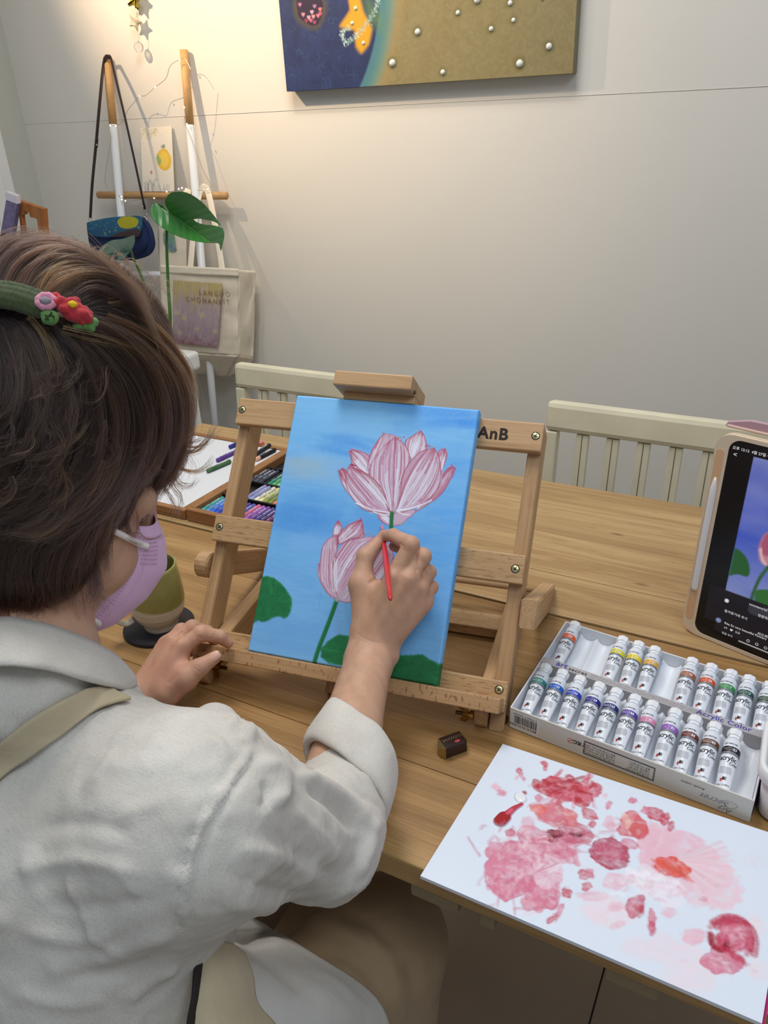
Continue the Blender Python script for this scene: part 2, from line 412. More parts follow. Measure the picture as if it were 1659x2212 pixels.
# ================================================================== TABLES
M_oak = wood('oak', (204, 172, 124), (184, 150, 104), (150, 118, 76), rough=0.42, ring=9, rand=0.07, knots=0.75, bump=0.05, stretch=0.8)
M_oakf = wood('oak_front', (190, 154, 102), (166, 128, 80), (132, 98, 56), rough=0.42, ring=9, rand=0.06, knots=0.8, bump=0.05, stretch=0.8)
M_oakd = wood('oak_edge', (186, 152, 104), (164, 130, 84), (136, 104, 64), rough=0.5, ring=9, rand=0.05)
YF, YS, YB = 0.4405, 0.8990, 1.3270     # front edge, seam, far edge
def table(label, y0, y1, x0, x1, widths, cleats=False):
    t = thing('table', label, 'table', ((x0+x1)/2, (y0+y1)/2, 0))
    th = 0.030
    e0, e1 = y0+0.0025, y1-0.0025
    ws = np.array(widths, float); ws = ws/ws.sum()*(e1-e0); y = e0
    for k, w in enumerate(ws):
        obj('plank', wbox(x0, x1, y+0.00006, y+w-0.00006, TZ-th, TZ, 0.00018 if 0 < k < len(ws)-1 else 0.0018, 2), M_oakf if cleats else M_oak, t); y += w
    # frame under the top, legs
    obj('apron_rail', wbox(x0+0.12, x1-0.12, y0+0.10, y0+0.122, TZ-0.10, TZ-th-0.001, 0.001), M_oakd, t)
    obj('apron_rail', wbox(x0+0.12, x1-0.12, y1-0.122, y1-0.10, TZ-0.10, TZ-th-0.001, 0.001), M_oakd, t)
    for lx in (x0+0.06, x1-0.12):
        for ly in (y0+0.06, y1-0.12):
            obj('leg', wbox(lx, lx+0.06, ly, ly+0.06, 0, TZ-th-0.001, 0.003, 1, 2), M_oakd, t)
    if cleats:
        Mc = mat('cleat', (140, 124, 96), 0.7)
        for a, b in ((-0.235, -0.185), (-0.163, -0.148), (-0.045, 0.0)):
            obj('cleat', wbox(a, b, y0+0.004, y0+0.024, TZ-th-0.017, TZ-th-0.0005, 0.001), Mc, t, )
    return t
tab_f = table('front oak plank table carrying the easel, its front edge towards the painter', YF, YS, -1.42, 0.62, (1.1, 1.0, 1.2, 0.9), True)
tab_b = table('rear oak plank table pushed against the front one, before the chairs', YS, YB, -1.22, 0.62, (1.0, 1.15, 0.9, 1.0))

# ================================================================== CHAIRS
M_chair = mat('chair_paint', (220, 213, 186), 0.5, var=0.06, vscale=14)
M_worn = mat('worn_paint', (214, 190, 160), 0.6)
M_groove = mat('slat_groove', (112, 104, 84), 0.8)
def make_chair(x0, w, label):
    y = 1.485; t = thing('slatted_chair', label, 'chair', (x0+w/2, y-0.2, 0), 'pale slat-back chairs behind the table')
    top = CAMZ-0.535; lean = 0.10     # backrest leans back
    ax = np.array([0, lean, 1.0]); ax /= np.linalg.norm(ax); ay = np.array([0, 1.0, -lean]); ay /= np.linalg.norm(ay)
    base = np.array([0, y-lean*(top-0.45), 0.45])
    H = (top-0.45)/ax[2]
    def bx(name, xa, xb, ya, yb, za, zb, bev=0.003, m=M_chair, par=t):
        return obj(name, fbox(BM(), base, XA, ay, ax, (xa, xb), (ya, yb), (za, zb), bev, 2), m, par)
    bx('top_rail', x0, x0+w, -0.014, 0.018, H-0.062, H, 0.011)
    bx('lower_rail', x0+0.028, x0+w-0.028, -0.01, 0.012, 0.055, 0.095)
    for xx in (x0, x0+w-0.028):
        bx('post', xx+0.001, xx+0.027, -0.012, 0.016, 0.0, H-0.0625)
        obj('leg', wbox(xx, xx+0.028, base[1]-0.014, base[1]+0.016, 0, 0.4495, 0.003), M_chair, t)
        obj('leg', wbox(xx, xx+0.028, base[1]-0.40, base[1]-0.37, 0, 0.4295, 0.003), M_chair, t)
    n = 6; p = (w-0.056-0.026)/(n+0.98)
    for k in range(n):
        cx = x0+0.028+0.0375+0.013+k*(w-0.056-0.075-0.026)/(n-1)
        s = bx('slat', cx-0.0125, cx+0.0125, -0.0065, 0.0075, 0.0955, H-0.0625, 0.0015)
        bx('slat_groove', cx-0.0009, cx+0.0009, -0.0068, 0.0, 0.10, H-0.063, 0, M_groove, s)
    obj('seat', wbox(x0, x0+w, base[1]-0.41, base[1]+0.014, 0.43, 0.4495, 0.006, 2), M_chair, t)
    return t
make_chair(-1.222, 0.44, 'pale slat-back chair half hidden behind the easel and the blue canvas')
make_chair(-0.422, 0.46, 'pale slat-back chair at the far table edge, behind the tablet')

# ================================================================== EASEL
M_beech = wood('beech', (208, 172, 130), (196, 158, 116), (178, 138, 96), rough=0.45, ring=5, rand=0.03, fleck=0.0, bump=0.05)
M_beechf = wood('beech_flecked', (208, 174, 132), (196, 160, 116), (182, 144, 102), rough=0.45, ring=4, rand=0.03, fleck=0.75, fleckc=(146, 104, 66), bump=0.05, fscale=(70, 600, 330))
M_beeche = wood('beech_edge', (206, 170, 126), (190, 150, 106), (176, 132, 88), rough=0.5, ring=3, rand=0.02, fleck=0.8, fleckc=(140, 88, 50), bump=0.08, fscale=(260, 110, 110))
M_brass = mat('brass', (176, 140, 70), 0.28, 1.0)
M_brassd = mat('dark_brass', (110, 90, 50), 0.4, 1.0)
M_screw = mat('screw_head', (214, 204, 150), 0.35, 0.9)
M_black = mat('black', (12, 12, 14), 0.6)
HB = np.array([-EU[1], EU[0], 0.0]); HB /= np.linalg.norm(HB)
HU = np.array([HB[1], -HB[0], 0.0])
easel = thing('table_easel', 'beech wood table easel standing on the front table and holding the blue canvas', 'easel', (E(.115, .36, .06)[0], E(.115, .36, .06)[1], TZ))
def ebox(name, ur, vr, dr, bev=0.0012, m=M_beech, par=easel, grain=0):
    return obj(name, fbox(BM(), ETL, EU, EV, EN, ur, vr, dr, bev, 2, grain), m, par)
def vz(d, z=TZ+0.0006, u=0.1): return (ETL[2]+EU[2]*u+EN[2]*d-z)/(-EV[2])
# uprights, cut level at the foot
for u0, u1 in ((-.0905, -.0752), (.3033, .3207)):
    out = [(0.006, .0322), (vz(.0322, u=u1), .0322), (vz(.071, u=u1), .071), (0.006, .071)]
    obj('upright', prism(BM(), out, ETL, EV, EN, EU, u0, u1, 0.0012, 2), M_beech, easel)
bars = []
for va, vb, m in ((.0047, .0412, M_beech), (.1677, .2025, M_beechf), (.3156, .3505, M_beechf)):
    bars.append(ebox('crossbar', (-.0908, .3205), (va, vb), (.018, .032), 0.0016, m))
# ledge with its lip in front of the canvas foot
ledge = ebox('ledge', (-.0875, .3175), (.3343, .3512), (-.0125, .0178), 0.0012, M_beeche)
# centre mast and the sliding holder on the canvas top
mast = ebox('mast', (.098, .116), (-.004, .368), (.0325, .047), 0.001, M_beech, easel, 1)
holder = ebox('canvas_holder', (.0555, .1585), (-.0300, -.0105), (-.022, .052), 0.002, M_beech)
ebox('holder_jaw', (.064, .1585), (-.0104, -.0006), (.0015, .030), 0.001, M_beech, holder)
tube_b = BM(); tube(tube_b, [E(.158, -.0135, -.006), E(.1605, -.0135, -.006)], .0025, 12); obj('holder_screw', tube_b, M_brassd, holder)
# screws in the crossbar ends
def screw(u, v, par):
    b = BM(); lathe(b, [(0, .0004), (.0036, .0004), (.0042, 0), (.0046, -.0002)], 20, E(u, v, .018), EU, EV, -EN); s = obj('screw', b, M_screw, par, True)
    b = BM(); lathe(b, [(.0042, .00015), (.0052, .00012), (.0052, -.0004)], 20, E(u, v, .018), EU, EV, -EN); obj('screw_rim', b, M_black, par)
    b = BM(); a = random.uniform(0, 1.2); c, s_ = math.cos(a), math.sin(a); ax, ay = EU*c+EV*s_, EV*c-EU*s_
    for p, q in ((.0026, .0005), (.0005, .0026)): fbox(b, E(u, v, .018), ax, ay, -EN, (-p, p), (-q, q), (.0003, .0008))
    obj('screw_cross', b, M_black, par)
for (u, v), p in zip(((-.0836, .0213), (-.0819, .1837), (.3118, .0217), (.310, .1852), (.311, .326)), (bars[0], bars[1], bars[0], bars[1], bars[2])): screw(u, v, p)
# prop frame: two legs outside the uprights, running back and down to a dowel
LD = np.array([-0.14762198, 0.87265362, -0.46549265]); LD -= EU*LD.dot(EU); LD /= np.linalg.norm(LD); LN = np.cross(EU, LD)
if LN[2] < 0: LN = -LN
for u0, u1, n0, rnd in ((.3222, .3425, .0215, False), (-.1113, -.0918, .0395, True)):
    o0 = E(0, .2355 if not rnd else .2345, n0) ; hgt = .0172
    out = []
    if rnd:
        out = [(-.017*math.cos(a), .0172*math.sin(a)) for a in np.linspace(-1.45, 1.45, 9)]
    else: out = [(0, -hgt), (0.001, -hgt), (0, hgt)][1:] if False else [(0.0, -hgt), (0.0, hgt)]
    out += [(.262, hgt), (.262, -hgt)]
    if not rnd: out = [(0, -hgt), (0, hgt), (.262, hgt), (.262, -hgt)]
    obj('prop_leg', prism(BM(), out, o0, LD, LN, EU, u0, u1, 0.0016, 2), M_beech, easel)
# base rails lying on the table, notched at the back, with their cross board
O3 = E(0, .36, .03); O3 = np.array([O3[0], O3[1], TZ])
for u0, u1, fr in ((-.0735, -.0545, -.026), (.2865, .3018, -.010)):
    h = .036
    out = [(fr, .010), (fr+.006, .0006), (.305, .0006), (.305, h+.006), (.296, h+.006), (.296, h-.006), (.284, h-.006), (.284, h+.002), (.274, h+.002), (.274, h-.008), (.262, h-.008), (.262, h-.002), (.252, h-.002), (.225, h), (fr+.022, h), (fr+.006, h-.004), (fr, .026)]
    obj('base_rail', prism(BM(), out, O3, HB, ZA, HU, u0, u1, 0.0008, 1), M_beech, easel)
obj('cross_board', fbox(BM(), O3, HU, HB, ZA, (-.0543, .2863), (.163, .198), (.004, .019), .0012, 2), M_beechf, easel)
b = BM(); tube(b, [O3+HU*-.0540+HB*.240+np.array([0, 0, .040]), O3+HU*.330+HB*.240+np.array([0, 0, .040])], .0045, 14); obj('dowel', b, M_beech, easel, True)
# wing nuts on the inside of the base rails
def wing_nut(uu, px, py, sgn, tilt):
    c = O3+HU*uu; d = T(px, py, TZ+.021)-O3; c = c+HB*float(np.clip(d.dot(HB), -.01, .02))+np.array([0, 0, .021]); ax = HU*sgn
    b = BM(); tube(b, [c, c+ax*.004, c+ax*.0042, c+ax*.012], [.0055, .0055, .004, .0032], 16); w = obj('wing_nut', b, M_brass, easel)
    b = BM(); tube(b, [c+ax*.008, c+ax*.021], .0024, 12); obj('bolt', b, M_brassd, w)
    y = HB*math.cos(tilt)+np.array([0, 0, 1.])*math.sin(tilt); b = BM(); zz = np.cross(ax, y)
    for s in (-1, 1):
        prism(b, [(.003, 0.004), (.004, .011), (.010, .016), (.016, .017), (.017, .010), (.010, .006)], c, y*s, ax, zz, -.0011, .0011, .0004)
    obj('wing', b, M_brass, w)
wing_nut(.2865, 1012, 1548, -1, 1.9); wing_nut(-.0545, 486, 1443, 1, 0.4)
b = BM(); lathe(b, [(0, .0022), (.006, .0016), (.0075, 0)], 20, E(.3209, .362, .05), EV, EN, EU); obj('bolt_head', b, M_brass, easel, True)
b = BM(); text_bm(b, 'AnB', .0205, lambda x, y: E(.2417+x-0.0005, .0300-y, .01785), bold=.035, space=1.1); obj('lettering', b, mat('branded_lettering', (40, 26, 22), .7), bars[0])

# ================================================================== CANVAS WITH THE LOTUS PAINTING
CW, CH = .242, .334
P = Paint(CW, CH, 372, 514, (124, 190, 240))
sl = P.all(); n1 = P.noise(sl, .05, 1, 1.6, 1.0); n2 = P.noise(sl, .011, 2, 2.6, .8); n3 = P.noise(sl, .004, 3, 4.0, .6)
yy = P.Y/CH; xx = P.X/CW
P.blend(sl, np.clip(.45*(1-np.abs(yy-.5)*2.4)+.5*n1, 0, 1)*.75, lin((76, 152, 224)))
P.blend(sl, np.clip(.35+.9*n2-.9*np.abs(yy-.1), 0, 1)*.45, lin((138, 196, 236)))
P.blend(sl, np.clip((yy-.66)*2.2+.3*n1, 0, 1)*.45, lin((112, 164, 214)))
P.blend(sl, np.clip(.5*n3+.12, 0, 1)*.30, lin((66, 140, 214)))
P.blend(sl, np.clip(-.5*n3+.10, 0, 1)*.25, lin((150, 204, 240)))
def C(pts, z=(540, 840, 3.19)): return np.array([EP(z[0]+x/z[2], z[1]+y/z[2], 0) for x, y in pts])
def patch(cx, cy, rx, ry, c, a, n=14, seed=0, wd=.006, ang=0.0):
    """a patch of sweeping brush strokes"""
    r = np.random.default_rng(seed); ctr = C([(cx, cy)])[0]; sx, sy = rx/3.19/1640, ry/3.19/1640
    for k in range(n):
        y0 = ctr[1]+r.uniform(-1, 1)*sy; x0 = ctr[0]+r.uniform(-.5, .5)*sx; L = sx*r.uniform(.5, 1.0)
        s = np.array([(x0+t*L*math.cos(ang), y0+t*L*math.sin(ang)-.012*sx*10*(1-t*t)*.3) for t in np.linspace(-1, 1, 7)])
        P.stroke(s, wd*r.uniform(.6, 1.3), c, a*r.uniform(.4, 1), soft=wd*.35, streak=.7)
patch(1350, 190, 330, 140, (64, 148, 232), .6, 22, 1, .007, -.1); patch(640, 380, 170, 80, (72, 150, 226), .55, 16, 2, .005, .1)
patch(420, 560, 220, 90, (150, 192, 222), .55, 16, 3, .008, .05); patch(330, 540, 160, 60, (166, 188, 190), .3, 10, 13, .008, .05); patch(800, 220, 420, 110, (134, 196, 238), .4, 20, 4, .009)
patch(330, 860, 300, 130, (70, 148, 226), .45, 22, 5, .009, .05); patch(430, 1070, 130, 70, (124, 186, 240), .5, 10, 6, .01)
patch(1450, 700, 160, 300, (76, 158, 236), .35, 22, 7, .007, -.15); patch(1150, 1500, 300, 220, (104, 164, 218), .45, 22, 8, .01, -.05)
patch(300, 1700, 260, 120, (110, 172, 228), .5, 18, 9, .009); patch(1420, 1000, 120, 200, (94, 170, 238), .4, 18, 10, .008, -.2); patch(300, 250, 200, 120, (118, 188, 238), .5, 14, 12, .009)
patch(640, 1560, 120, 260, (112, 158, 208), .35, 12, 11, .006, 1.2)
GD, GM, GL = (14, 84, 48), (24, 112, 58), (34, 136, 74)
leafA = C([(40, 1300), (105, 1290), (160, 1300), (220, 1345), (262, 1400), (290, 1455), (278, 1540), (240, 1582), (185, 1568), (105, 1605), (55, 1597), (20, 1590)])
leafB = C([(488, 1790), (540, 1735), (610, 1690), (680, 1700), (760, 1730), (900, 1820), (900, 1990), (640, 1912), (540, 1890), (488, 1850)])
leafC = C([(830, 1850), (960, 1822), (1000, 1815), (1040, 1838), (1110, 1832), (1190, 1828), (1240, 1862), (1300, 1892), (1400, 1900), (1400, 2080), (1340, 2060), (900, 1990)])
for lf, sd in ((leafA, 1), (leafB, 2), (leafC, 3)):
    lf = closed(lf, 70) if sd == 1 else lf
    P.poly(lf, GL, 1, soft=.0012, rough=.0012, hgt=.0003)
    P.poly(lf, GM, .85, soft=.003, rough=.002, fn=lambda X, Y, d: np.clip(-d/.003, 0, 1))
    P.poly(lf, GD, .5, fn=lambda X, Y, d: np.clip(.5+.8*vnoise(X/.006+sd, Y/.003), 0, 1))
    for k in range(9):
        a = lf[rng.integers(len(lf))]; b_ = lf.mean(0); s = a+(b_-a)*np.linspace(.08, .7, 5)[:, None]+rng.normal(0, .001, (5, 2)); P.stroke(s, .0016, GL, .35, soft=.001)
def stem(pts, w, a=1):
    s = spline(C(pts), 24); P.stroke(s, w, GM, a, soft=.0008, hgt=.0003)
    for k in range(4): P.stroke(s+rng.normal(0, w*.2, 2), w*.25, GD if k % 2 else GL, .6*a, soft=.0008)
RED, PINK, LP, WHT = (176, 44, 66), (196, 100, 132), (214, 176, 196), (238, 232, 240)
def petal(out, tip, base, white=.6, seed=0, n=46, deep=.6, vein=True):
    """an outlined petal filled with streaks running from its tip to its base"""
    r = np.random.default_rng(seed); o = C(out); oc = closed(o, 60); tp = C([tip])[0]; bs = C([base])[0]; ax = bs-tp; L = np.linalg.norm(ax); axn = ax/L; px_ = np.array([-axn[1], axn[0]])
    P.poly(oc, LP, 1, hgt=.0002)
    t_ = (oc-tp).dot(axn)/L; s_ = (oc-tp).dot(px_)
    def halfw(t, side):
        m = np.abs(t_-t) < .1; v = s_[m]
        return (v.max() if side > 0 else v.min()) if m.any() else 0
    ts = np.linspace(0.02, .98, 14); wp = np.array([halfw(t, 1) for t in ts]); wn = np.array([halfw(t, -1) for t in ts])
    old = P.img.copy(); sl_ = P.box(o[:, 0].min(), o[:, 1].min(), o[:, 0].max(), o[:, 1].max()); msk = P.inside(sl_, oc)
    order = list(np.linspace(-.97, .97, n)); r.shuffle(order)
    for q in order:
        a0 = r.uniform(0, .25); a1 = r.uniform(.55, 1.0); k = np.linspace(a0, a1, 10); w_ = np.interp(k, ts, wp)*max(q, 0)-np.interp(k, ts, wn)*min(q, 0)*-1*-1
        s = tp+axn*(k*L)[:, None]+px_*w_[:, None]+r.normal(0, .00018, (10, 2))
        e = abs(q); u_ = r.random()
        c = lin(WHT) if u_ < white*(1-.5*e) else (lin(PINK) if u_ < .9-.3*deep*e else lin(RED))
        P.stroke(s, np.interp(k, [0, .5, 1], [.0007, .0012, .0006])*r.uniform(.6, 1.2), c, r.uniform(.35, .85), soft=.0005, hgt=.00025)
    # deep pink tip
    for k in range(int(26*deep)+6):
        q = r.uniform(-1, 1); kk = np.linspace(0, r.uniform(.12, .42), 6); w_ = np.where(q > 0, np.interp(kk, ts, wp)*q, -np.interp(kk, ts, wn)*q)
        P.stroke(tp+axn*(kk*L)[:, None]+px_*w_[:, None], np.linspace(.0014, .0004, 6), RED if r.random() < deep else PINK, r.uniform(.3, .75), soft=.0005)
    new = P.img[sl_]; new[~msk] = old[sl_][~msk]
    P.stroke(np.vstack([oc, oc[:1]]), .0008+.0006*deep, RED, .6+.3*deep, soft=.0006)
    if vein:
        for k in range(int(8*white)):
            q = r.uniform(-.6, .6); kk = np.linspace(r.uniform(.35, .5), r.uniform(.8, .98), 6); w_ = np.where(q > 0, np.interp(kk, ts, wp)*q, -np.interp(kk, ts, wn)*q)
            P.stroke(tp+axn*(kk*L)[:, None]+px_*w_[:, None], .0011, (246, 242, 248), .8, soft=.0004, hgt=.0005)
UB = (985, 860)
petal([(610, 562), (662, 566), (675, 640), (695, 730), (660, 695), (628, 635)], (612, 562), (700, 740), .4, 1, 20, .6)
petal([(690, 425), (760, 433), (822, 462), (832, 530), (815, 592), (765, 565), (715, 540), (698, 490)], (690, 425), (815, 585), .65, 2, 30, .6)
petal([(1345, 413), (1357, 455), (1335, 530), (1312, 575), (1288, 470), (1310, 422)], (1345, 413), (1312, 575), .6, 8, 22, .6)
petal([(1398, 533), (1392, 590), (1360, 665), (1300, 742), (1200, 812), (1120, 855), (1240, 760), (1310, 660), (1330, 590), (1368, 545)], (1398, 533), (1150, 840), .45, 9, 34, .5)
petal([(1178, 288), (1205, 335), (1216, 410), (1190, 470), (1110, 480), (1070, 370), (1120, 325)], (1180, 288), (1120, 500), .75, 6, 36, .6)
petal([(920, 310), (975, 316), (1040, 350), (1000, 420), (900, 520), (815, 560), (830, 450), (872, 368)], (930, 308), (830, 560), .6, 4, 36, .45)
petal([(870, 840), (950, 835), (1030, 835), (1140, 840), (1080, 900), (1030, 937), (950, 937), (895, 900)], (880, 845), (980, 935), .6, 10, 30, .2)
petal([(1000, 335), (1062, 382), (1100, 460), (1096, 520), (1070, 600), (1040, 700), (1015, 810), (985, 862), (960, 830), (935, 770), (880, 680), (825, 590), (838, 520), (880, 450), (940, 380)], (1000, 335), UB, .5, 5, 70, .6)
petal([(1270, 408), (1302, 470), (1316, 560), (1306, 650), (1272, 722), (1200, 782), (1110, 830), (1025, 848), (1030, 770), (1042, 690), (1050, 620), (1085, 530), (1150, 455), (1200, 425)], (1270, 408), (1015, 850), .65, 7, 64, .7)
petal([(683, 533), (760, 563), (842, 612), (902, 682), (938, 760), (952, 835), (985, 862), (920, 858), (850, 850), (775, 825), (715, 765), (672, 690), (658, 610)], (683, 533), (965, 858), .7, 3, 60, .75)
for a, b_ in (((730, 790), (960, 855)), ((850, 850), (985, 865)), ((1180, 800), (1010, 835)), ((1250, 770), (1020, 845)), ((1100, 870), (1010, 840))):
    P.stroke(spline(C([a, ((a[0]+b_[0])/2, (a[1]+b_[1])/2+12), b_]), 8), .0016, (246, 243, 248), .85, soft=.0005, hgt=.0006)
P.stroke(C([(972, 860), (990, 900), (1040, 935), (1085, 905)]), .001, (190, 186, 120), .6)
stem([(978, 856), (975, 900), (972, 985)], .0052); stem([(972, 985), (968, 1030)], .0052)
petal([(605, 908), (630, 940), (628, 990), (605, 1015), (572, 1022), (582, 950)], (605, 908), (590, 1020), .55, 21, 18, .6)
petal([(768, 898), (780, 960), (778, 1022), (700, 1035), (612, 1070), (612, 1012), (675, 942)], (770, 898), (620, 1065), .5, 22, 34, .75)
petal([(480, 1200), (492, 1260), (525, 1340), (575, 1440), (535, 1410), (488, 1335), (470, 1270)], (480, 1200), (580, 1440), .8, 25, 20, .1)
petal([(740, 1030), (850, 1022), (960, 1075), (985, 1200), (915, 1310), (800, 1400), (690, 1470), (610, 1452), (565, 1380), (560, 1270), (590, 1150), (650, 1062)], (900, 1040), (620, 1440), .42, 24, 80, .35)
petal([(600, 1008), (609, 1060), (592, 1130), (572, 1210), (566, 1290), (575, 1360), (610, 1450), (545, 1412), (498, 1340), (480, 1262), (488, 1170), (502, 1090), (545, 1030)], (600, 1008), (600, 1445), .5, 23, 52, .6)
stem([(600, 1452), (562, 1560), (520, 1670), (470, 1800), (440, 1900)], .0058)
P.stroke(spline(C([(700, 1385), (650, 1405), (600, 1452)]), 10), .005, (196, 176, 186), .75, soft=.001)
P.stroke(C([(488, 1390), (475, 1500)]), .0004, (70, 100, 130), .5)
P.img = np.clip(P.img**.92*np.array([.94, 1.02, 1.10]), 0, 1)
# sheet mesh: painted face plus turned-over edges
nx, ny = P.nx, P.ny
gx, gy = P.X.ravel(), P.Y.ravel()
weave = 0.00012*(np.sin(gx/CW*nx*2.1)*np.sin(gy/CH*ny*2.1))
edge = np.minimum(np.minimum(gx, CW-gx), np.minimum(gy, CH-gy)); rnd = np.clip(1-edge/.0022, 0, 1)**2*.0020
vd = -(P.hgt.ravel()+weave)+rnd
vf = ETL+gx[:, None]*EU+gy[:, None]*EV+vd[:, None]*EN
ring = np.concatenate([np.arange(nx), np.arange(1, ny)*nx+nx-1, (ny-1)*nx+np.arange(nx-2, -1, -1), np.arange(ny-2, 0, -1)*nx])
vb = ETL+gx[ring, None]*EU+gy[ring, None]*EV+.0175*EN
off = nx*ny; m_ = len(ring); k = np.arange(m_); k2 = (k+1) % m_
side = np.stack([ring[k], ring[k2], off+k2, off+k], -1)
cols = P.img.reshape(-1, 3); sc = cols[ring]
c4 = [nx*ny+0, nx*ny+nx-1, nx*ny+nx-1+ny-1, nx*ny+2*(nx-1)+ny-1]
verts = np.vstack([vf, vb]); faces = np.vstack([grid_faces(nx, ny), side, [[c4[3], c4[2], c4[1], c4[0]]]])
canvas = thing('canvas_painting', 'blue stretched canvas with a half-painted pink lotus, set on the easel', 'painting', E(.121, .334, .009))
np_mesh('painted_cloth', verts, faces, paintmat('acrylic_on_canvas', .5, .25, 1600), canvas, True, np.vstack([cols, sc]))
for ur, vr, nm in (((.004, .0345), (.004, .330), 'stretcher_bar'), ((.2075, .238), (.004, .330), 'stretcher_bar')):
    obj(nm, fbox(BM(), ETL, EU, EV, EN, ur, vr, (.0168, .0176), 0, 1, 1), M_beech, canvas)

# ================================================================== PALETTE PAD
M_paper = mat('pad_paper', (226, 232, 242), 0.35, spec=0.5)
PH = .0052
p_tl, p_bl, p_br = T(1086, 1607, TZ+PH), T(908, 1892, TZ+PH), T(1646, 2211, TZ+PH)
pax = p_br-p_bl; PW = np.linalg.norm(pax); pax /= PW; pay = p_bl-p_tl; PL = np.linalg.norm(pay); pay /= PL
pM = np.linalg.inv(np.array([pax[:2], pay[:2]]).T)
def pp(px, py): return pM @ (T(px, py, TZ+PH)-p_tl)[:2]
P = Paint(PW, PL, 460, 302, (226, 234, 247))
Zp = lambda pts: np.array([pp(880+x/2.13, 1560+y/2.13) for x, y in pts])
R1, R2, R3, R4 = (186, 30, 52), (206, 70, 94), (222, 128, 154), (238, 190, 206)
def dab(cx, cy, rx, ry, c, a=.8, ang=0, rough=.003, seed=0, n=9, streaks=10, h=.0, soft=.0012):
    """a scrubbed dab of paint: a ragged blot with brush drags through it"""
    r = np.random.default_rng(seed+int(cx*7+cy)); ca, sa = math.cos(ang), math.sin(ang)
    pt = lambda t, k: (cx+(math.cos(t)*rx*ca-math.sin(t)*ry*sa)*k, cy+(math.cos(t)*rx*sa+math.sin(t)*ry*ca)*k)
    o = closed(Zp([pt(t, r.uniform(*((.93, 1.05) if n > 14 else (.78, 1.12)))) for t in np.linspace(0, 6.283, n, endpoint=False)]), 50)
    P.poly(o, c, a, soft=soft, rough=rough, hgt=h, fn=lambda X, Y, d: np.clip(.86+.5*vnoise(X/.006+seed, Y/.004), 0, 1))
    P.poly(o, tuple(min(255, int(v*.84)) for v in c), (a*.45 if a > .74 and c[1] < 150 else 0), soft=.0006, rough=rough, fn=lambda X, Y, d: np.clip(1-np.abs(d+.0008)/.001, 0, 1))
    for k in range(streaks):
        t = r.uniform(0, 6.28); q = r.uniform(0, .7); x0, y0 = pt(t, q); dx, dy = r.normal(0, rx*.35), r.normal(0, ry*.35); L = r.uniform(.3, .8)
        cc = lin(c)*r.uniform(.78, 1.1) if r.random() < .55 else lin(c)*.45+lin((242, 228, 236))*.55
        P.stroke(spline(Zp([(x0-dx*L, y0-dy*L), (x0+r.normal(0, rx*.08), y0+r.normal(0, ry*.08)), (x0+dx*L, y0+dy*L)]), 8), r.uniform(.0012, .004), np.clip(cc, 0, 1), r.uniform(.25, .6)*a, soft=.0009, streak=.5, hgt=h*.6)
def sweep(pts, w, c, a=.7, n=8, seed=0, spread=.3):
    r = np.random.default_rng(seed)
    for k in range(n):
        s = spline(Zp(pts), 16)+r.normal(0, w*spread, 2); P.stroke(s, w*r.uniform(.25, .6), np.clip(lin(c)*r.uniform(.8, 1.12), 0, 1), a*r.uniform(.4, 1), soft=.001, streak=.6)
# faint washes first
for a in ((1290, 1150, 130, 110, (246, 222, 230), .55), (1140, 1040, 130, 60, (246, 220, 228), .5), (930, 880, 130, 70, (246, 222, 230), .7), (1600, 950, 60, 60, (246, 226, 232), .5), (1600, 640, 50, 40, (228, 228, 242), .7), (1600, 1150, 40, 40, (244, 222, 228), .6)):
    dab(*a, rough=.006, soft=.004)
# the wide pale fan on the right
dab(1235, 640, 190, 175, R4, .92, .3, .005, 3, 12, 26); dab(1390, 700, 120, 110, (240, 200, 214), .8, .4, .006, 4, 11, 16); dab(1130, 560, 90, 100, R4, .9, 0, .004, 5); dab(1390, 790, 130, 80, (240, 206, 218), .7, .2, .006, 41)
for k in range(13):
    t = -0.5+k*.13; sweep([(1250, 640), (1250+130*math.cos(t), 640+110*math.sin(t)), (1250+225*math.cos(t), 640+185*math.sin(t))], .006, (240, 198, 212) if k % 2 else (246, 224, 232), .7, 4, k)
for k in range(12): t = k*.52; dab(1450+70*math.cos(t), 770+80*math.sin(t), 30, 20, (242, 204, 216), .6, t, .003, 60+k, 8, 2)
dab(1130, 740, 110, 70, (240, 236, 248), .8, .1, .006, 6, 10, 22); dab(1210, 800, 60, 50, (244, 236, 246), .7, .1, .004, 61, 9, 12)
sweep([(1030, 690), (1110, 720), (1230, 730)], .012, (246, 240, 250), .8, 10, 71)
# rose blots on the left
dab(500, 680, 140, 140, (220, 124, 152), .95, .5, .005, 7, 13, 34); dab(620, 790, 80, 75, (218, 116, 146), .9, .4, .006, 8, 11, 16); dab(410, 590, 60, 50, (222, 134, 160), .9, 0, .005, 9)
for a in ((440, 760, 60, 50), (570, 830, 70, 36), (660, 830, 40, 40), (395, 680, 40, 70), (480, 590, 70, 40)): dab(*a, (222, 130, 156), .8, .2, .005, 10)
dab(640, 560, 170, 80, (216, 118, 142), .75, .15, .006, 11, 12, 30); dab(760, 510, 100, 60, (204, 84, 108), .8, .2, .005, 12, 10, 18); dab(600, 590, 110, 60, (236, 182, 200), .7, .1, .006, 13, 10, 16)
dab(690, 430, 110, 55, (224, 120, 124), .95, .2, .004, 14, 11, 24); dab(660, 425, 70, 36, (216, 116, 136), .8, .1, .003, 142); dab(600, 400, 40, 30, (236, 110, 90), .8, .2, .003, 15); dab(700, 600, 90, 50, (228, 146, 170), .7, .3, .006, 16)
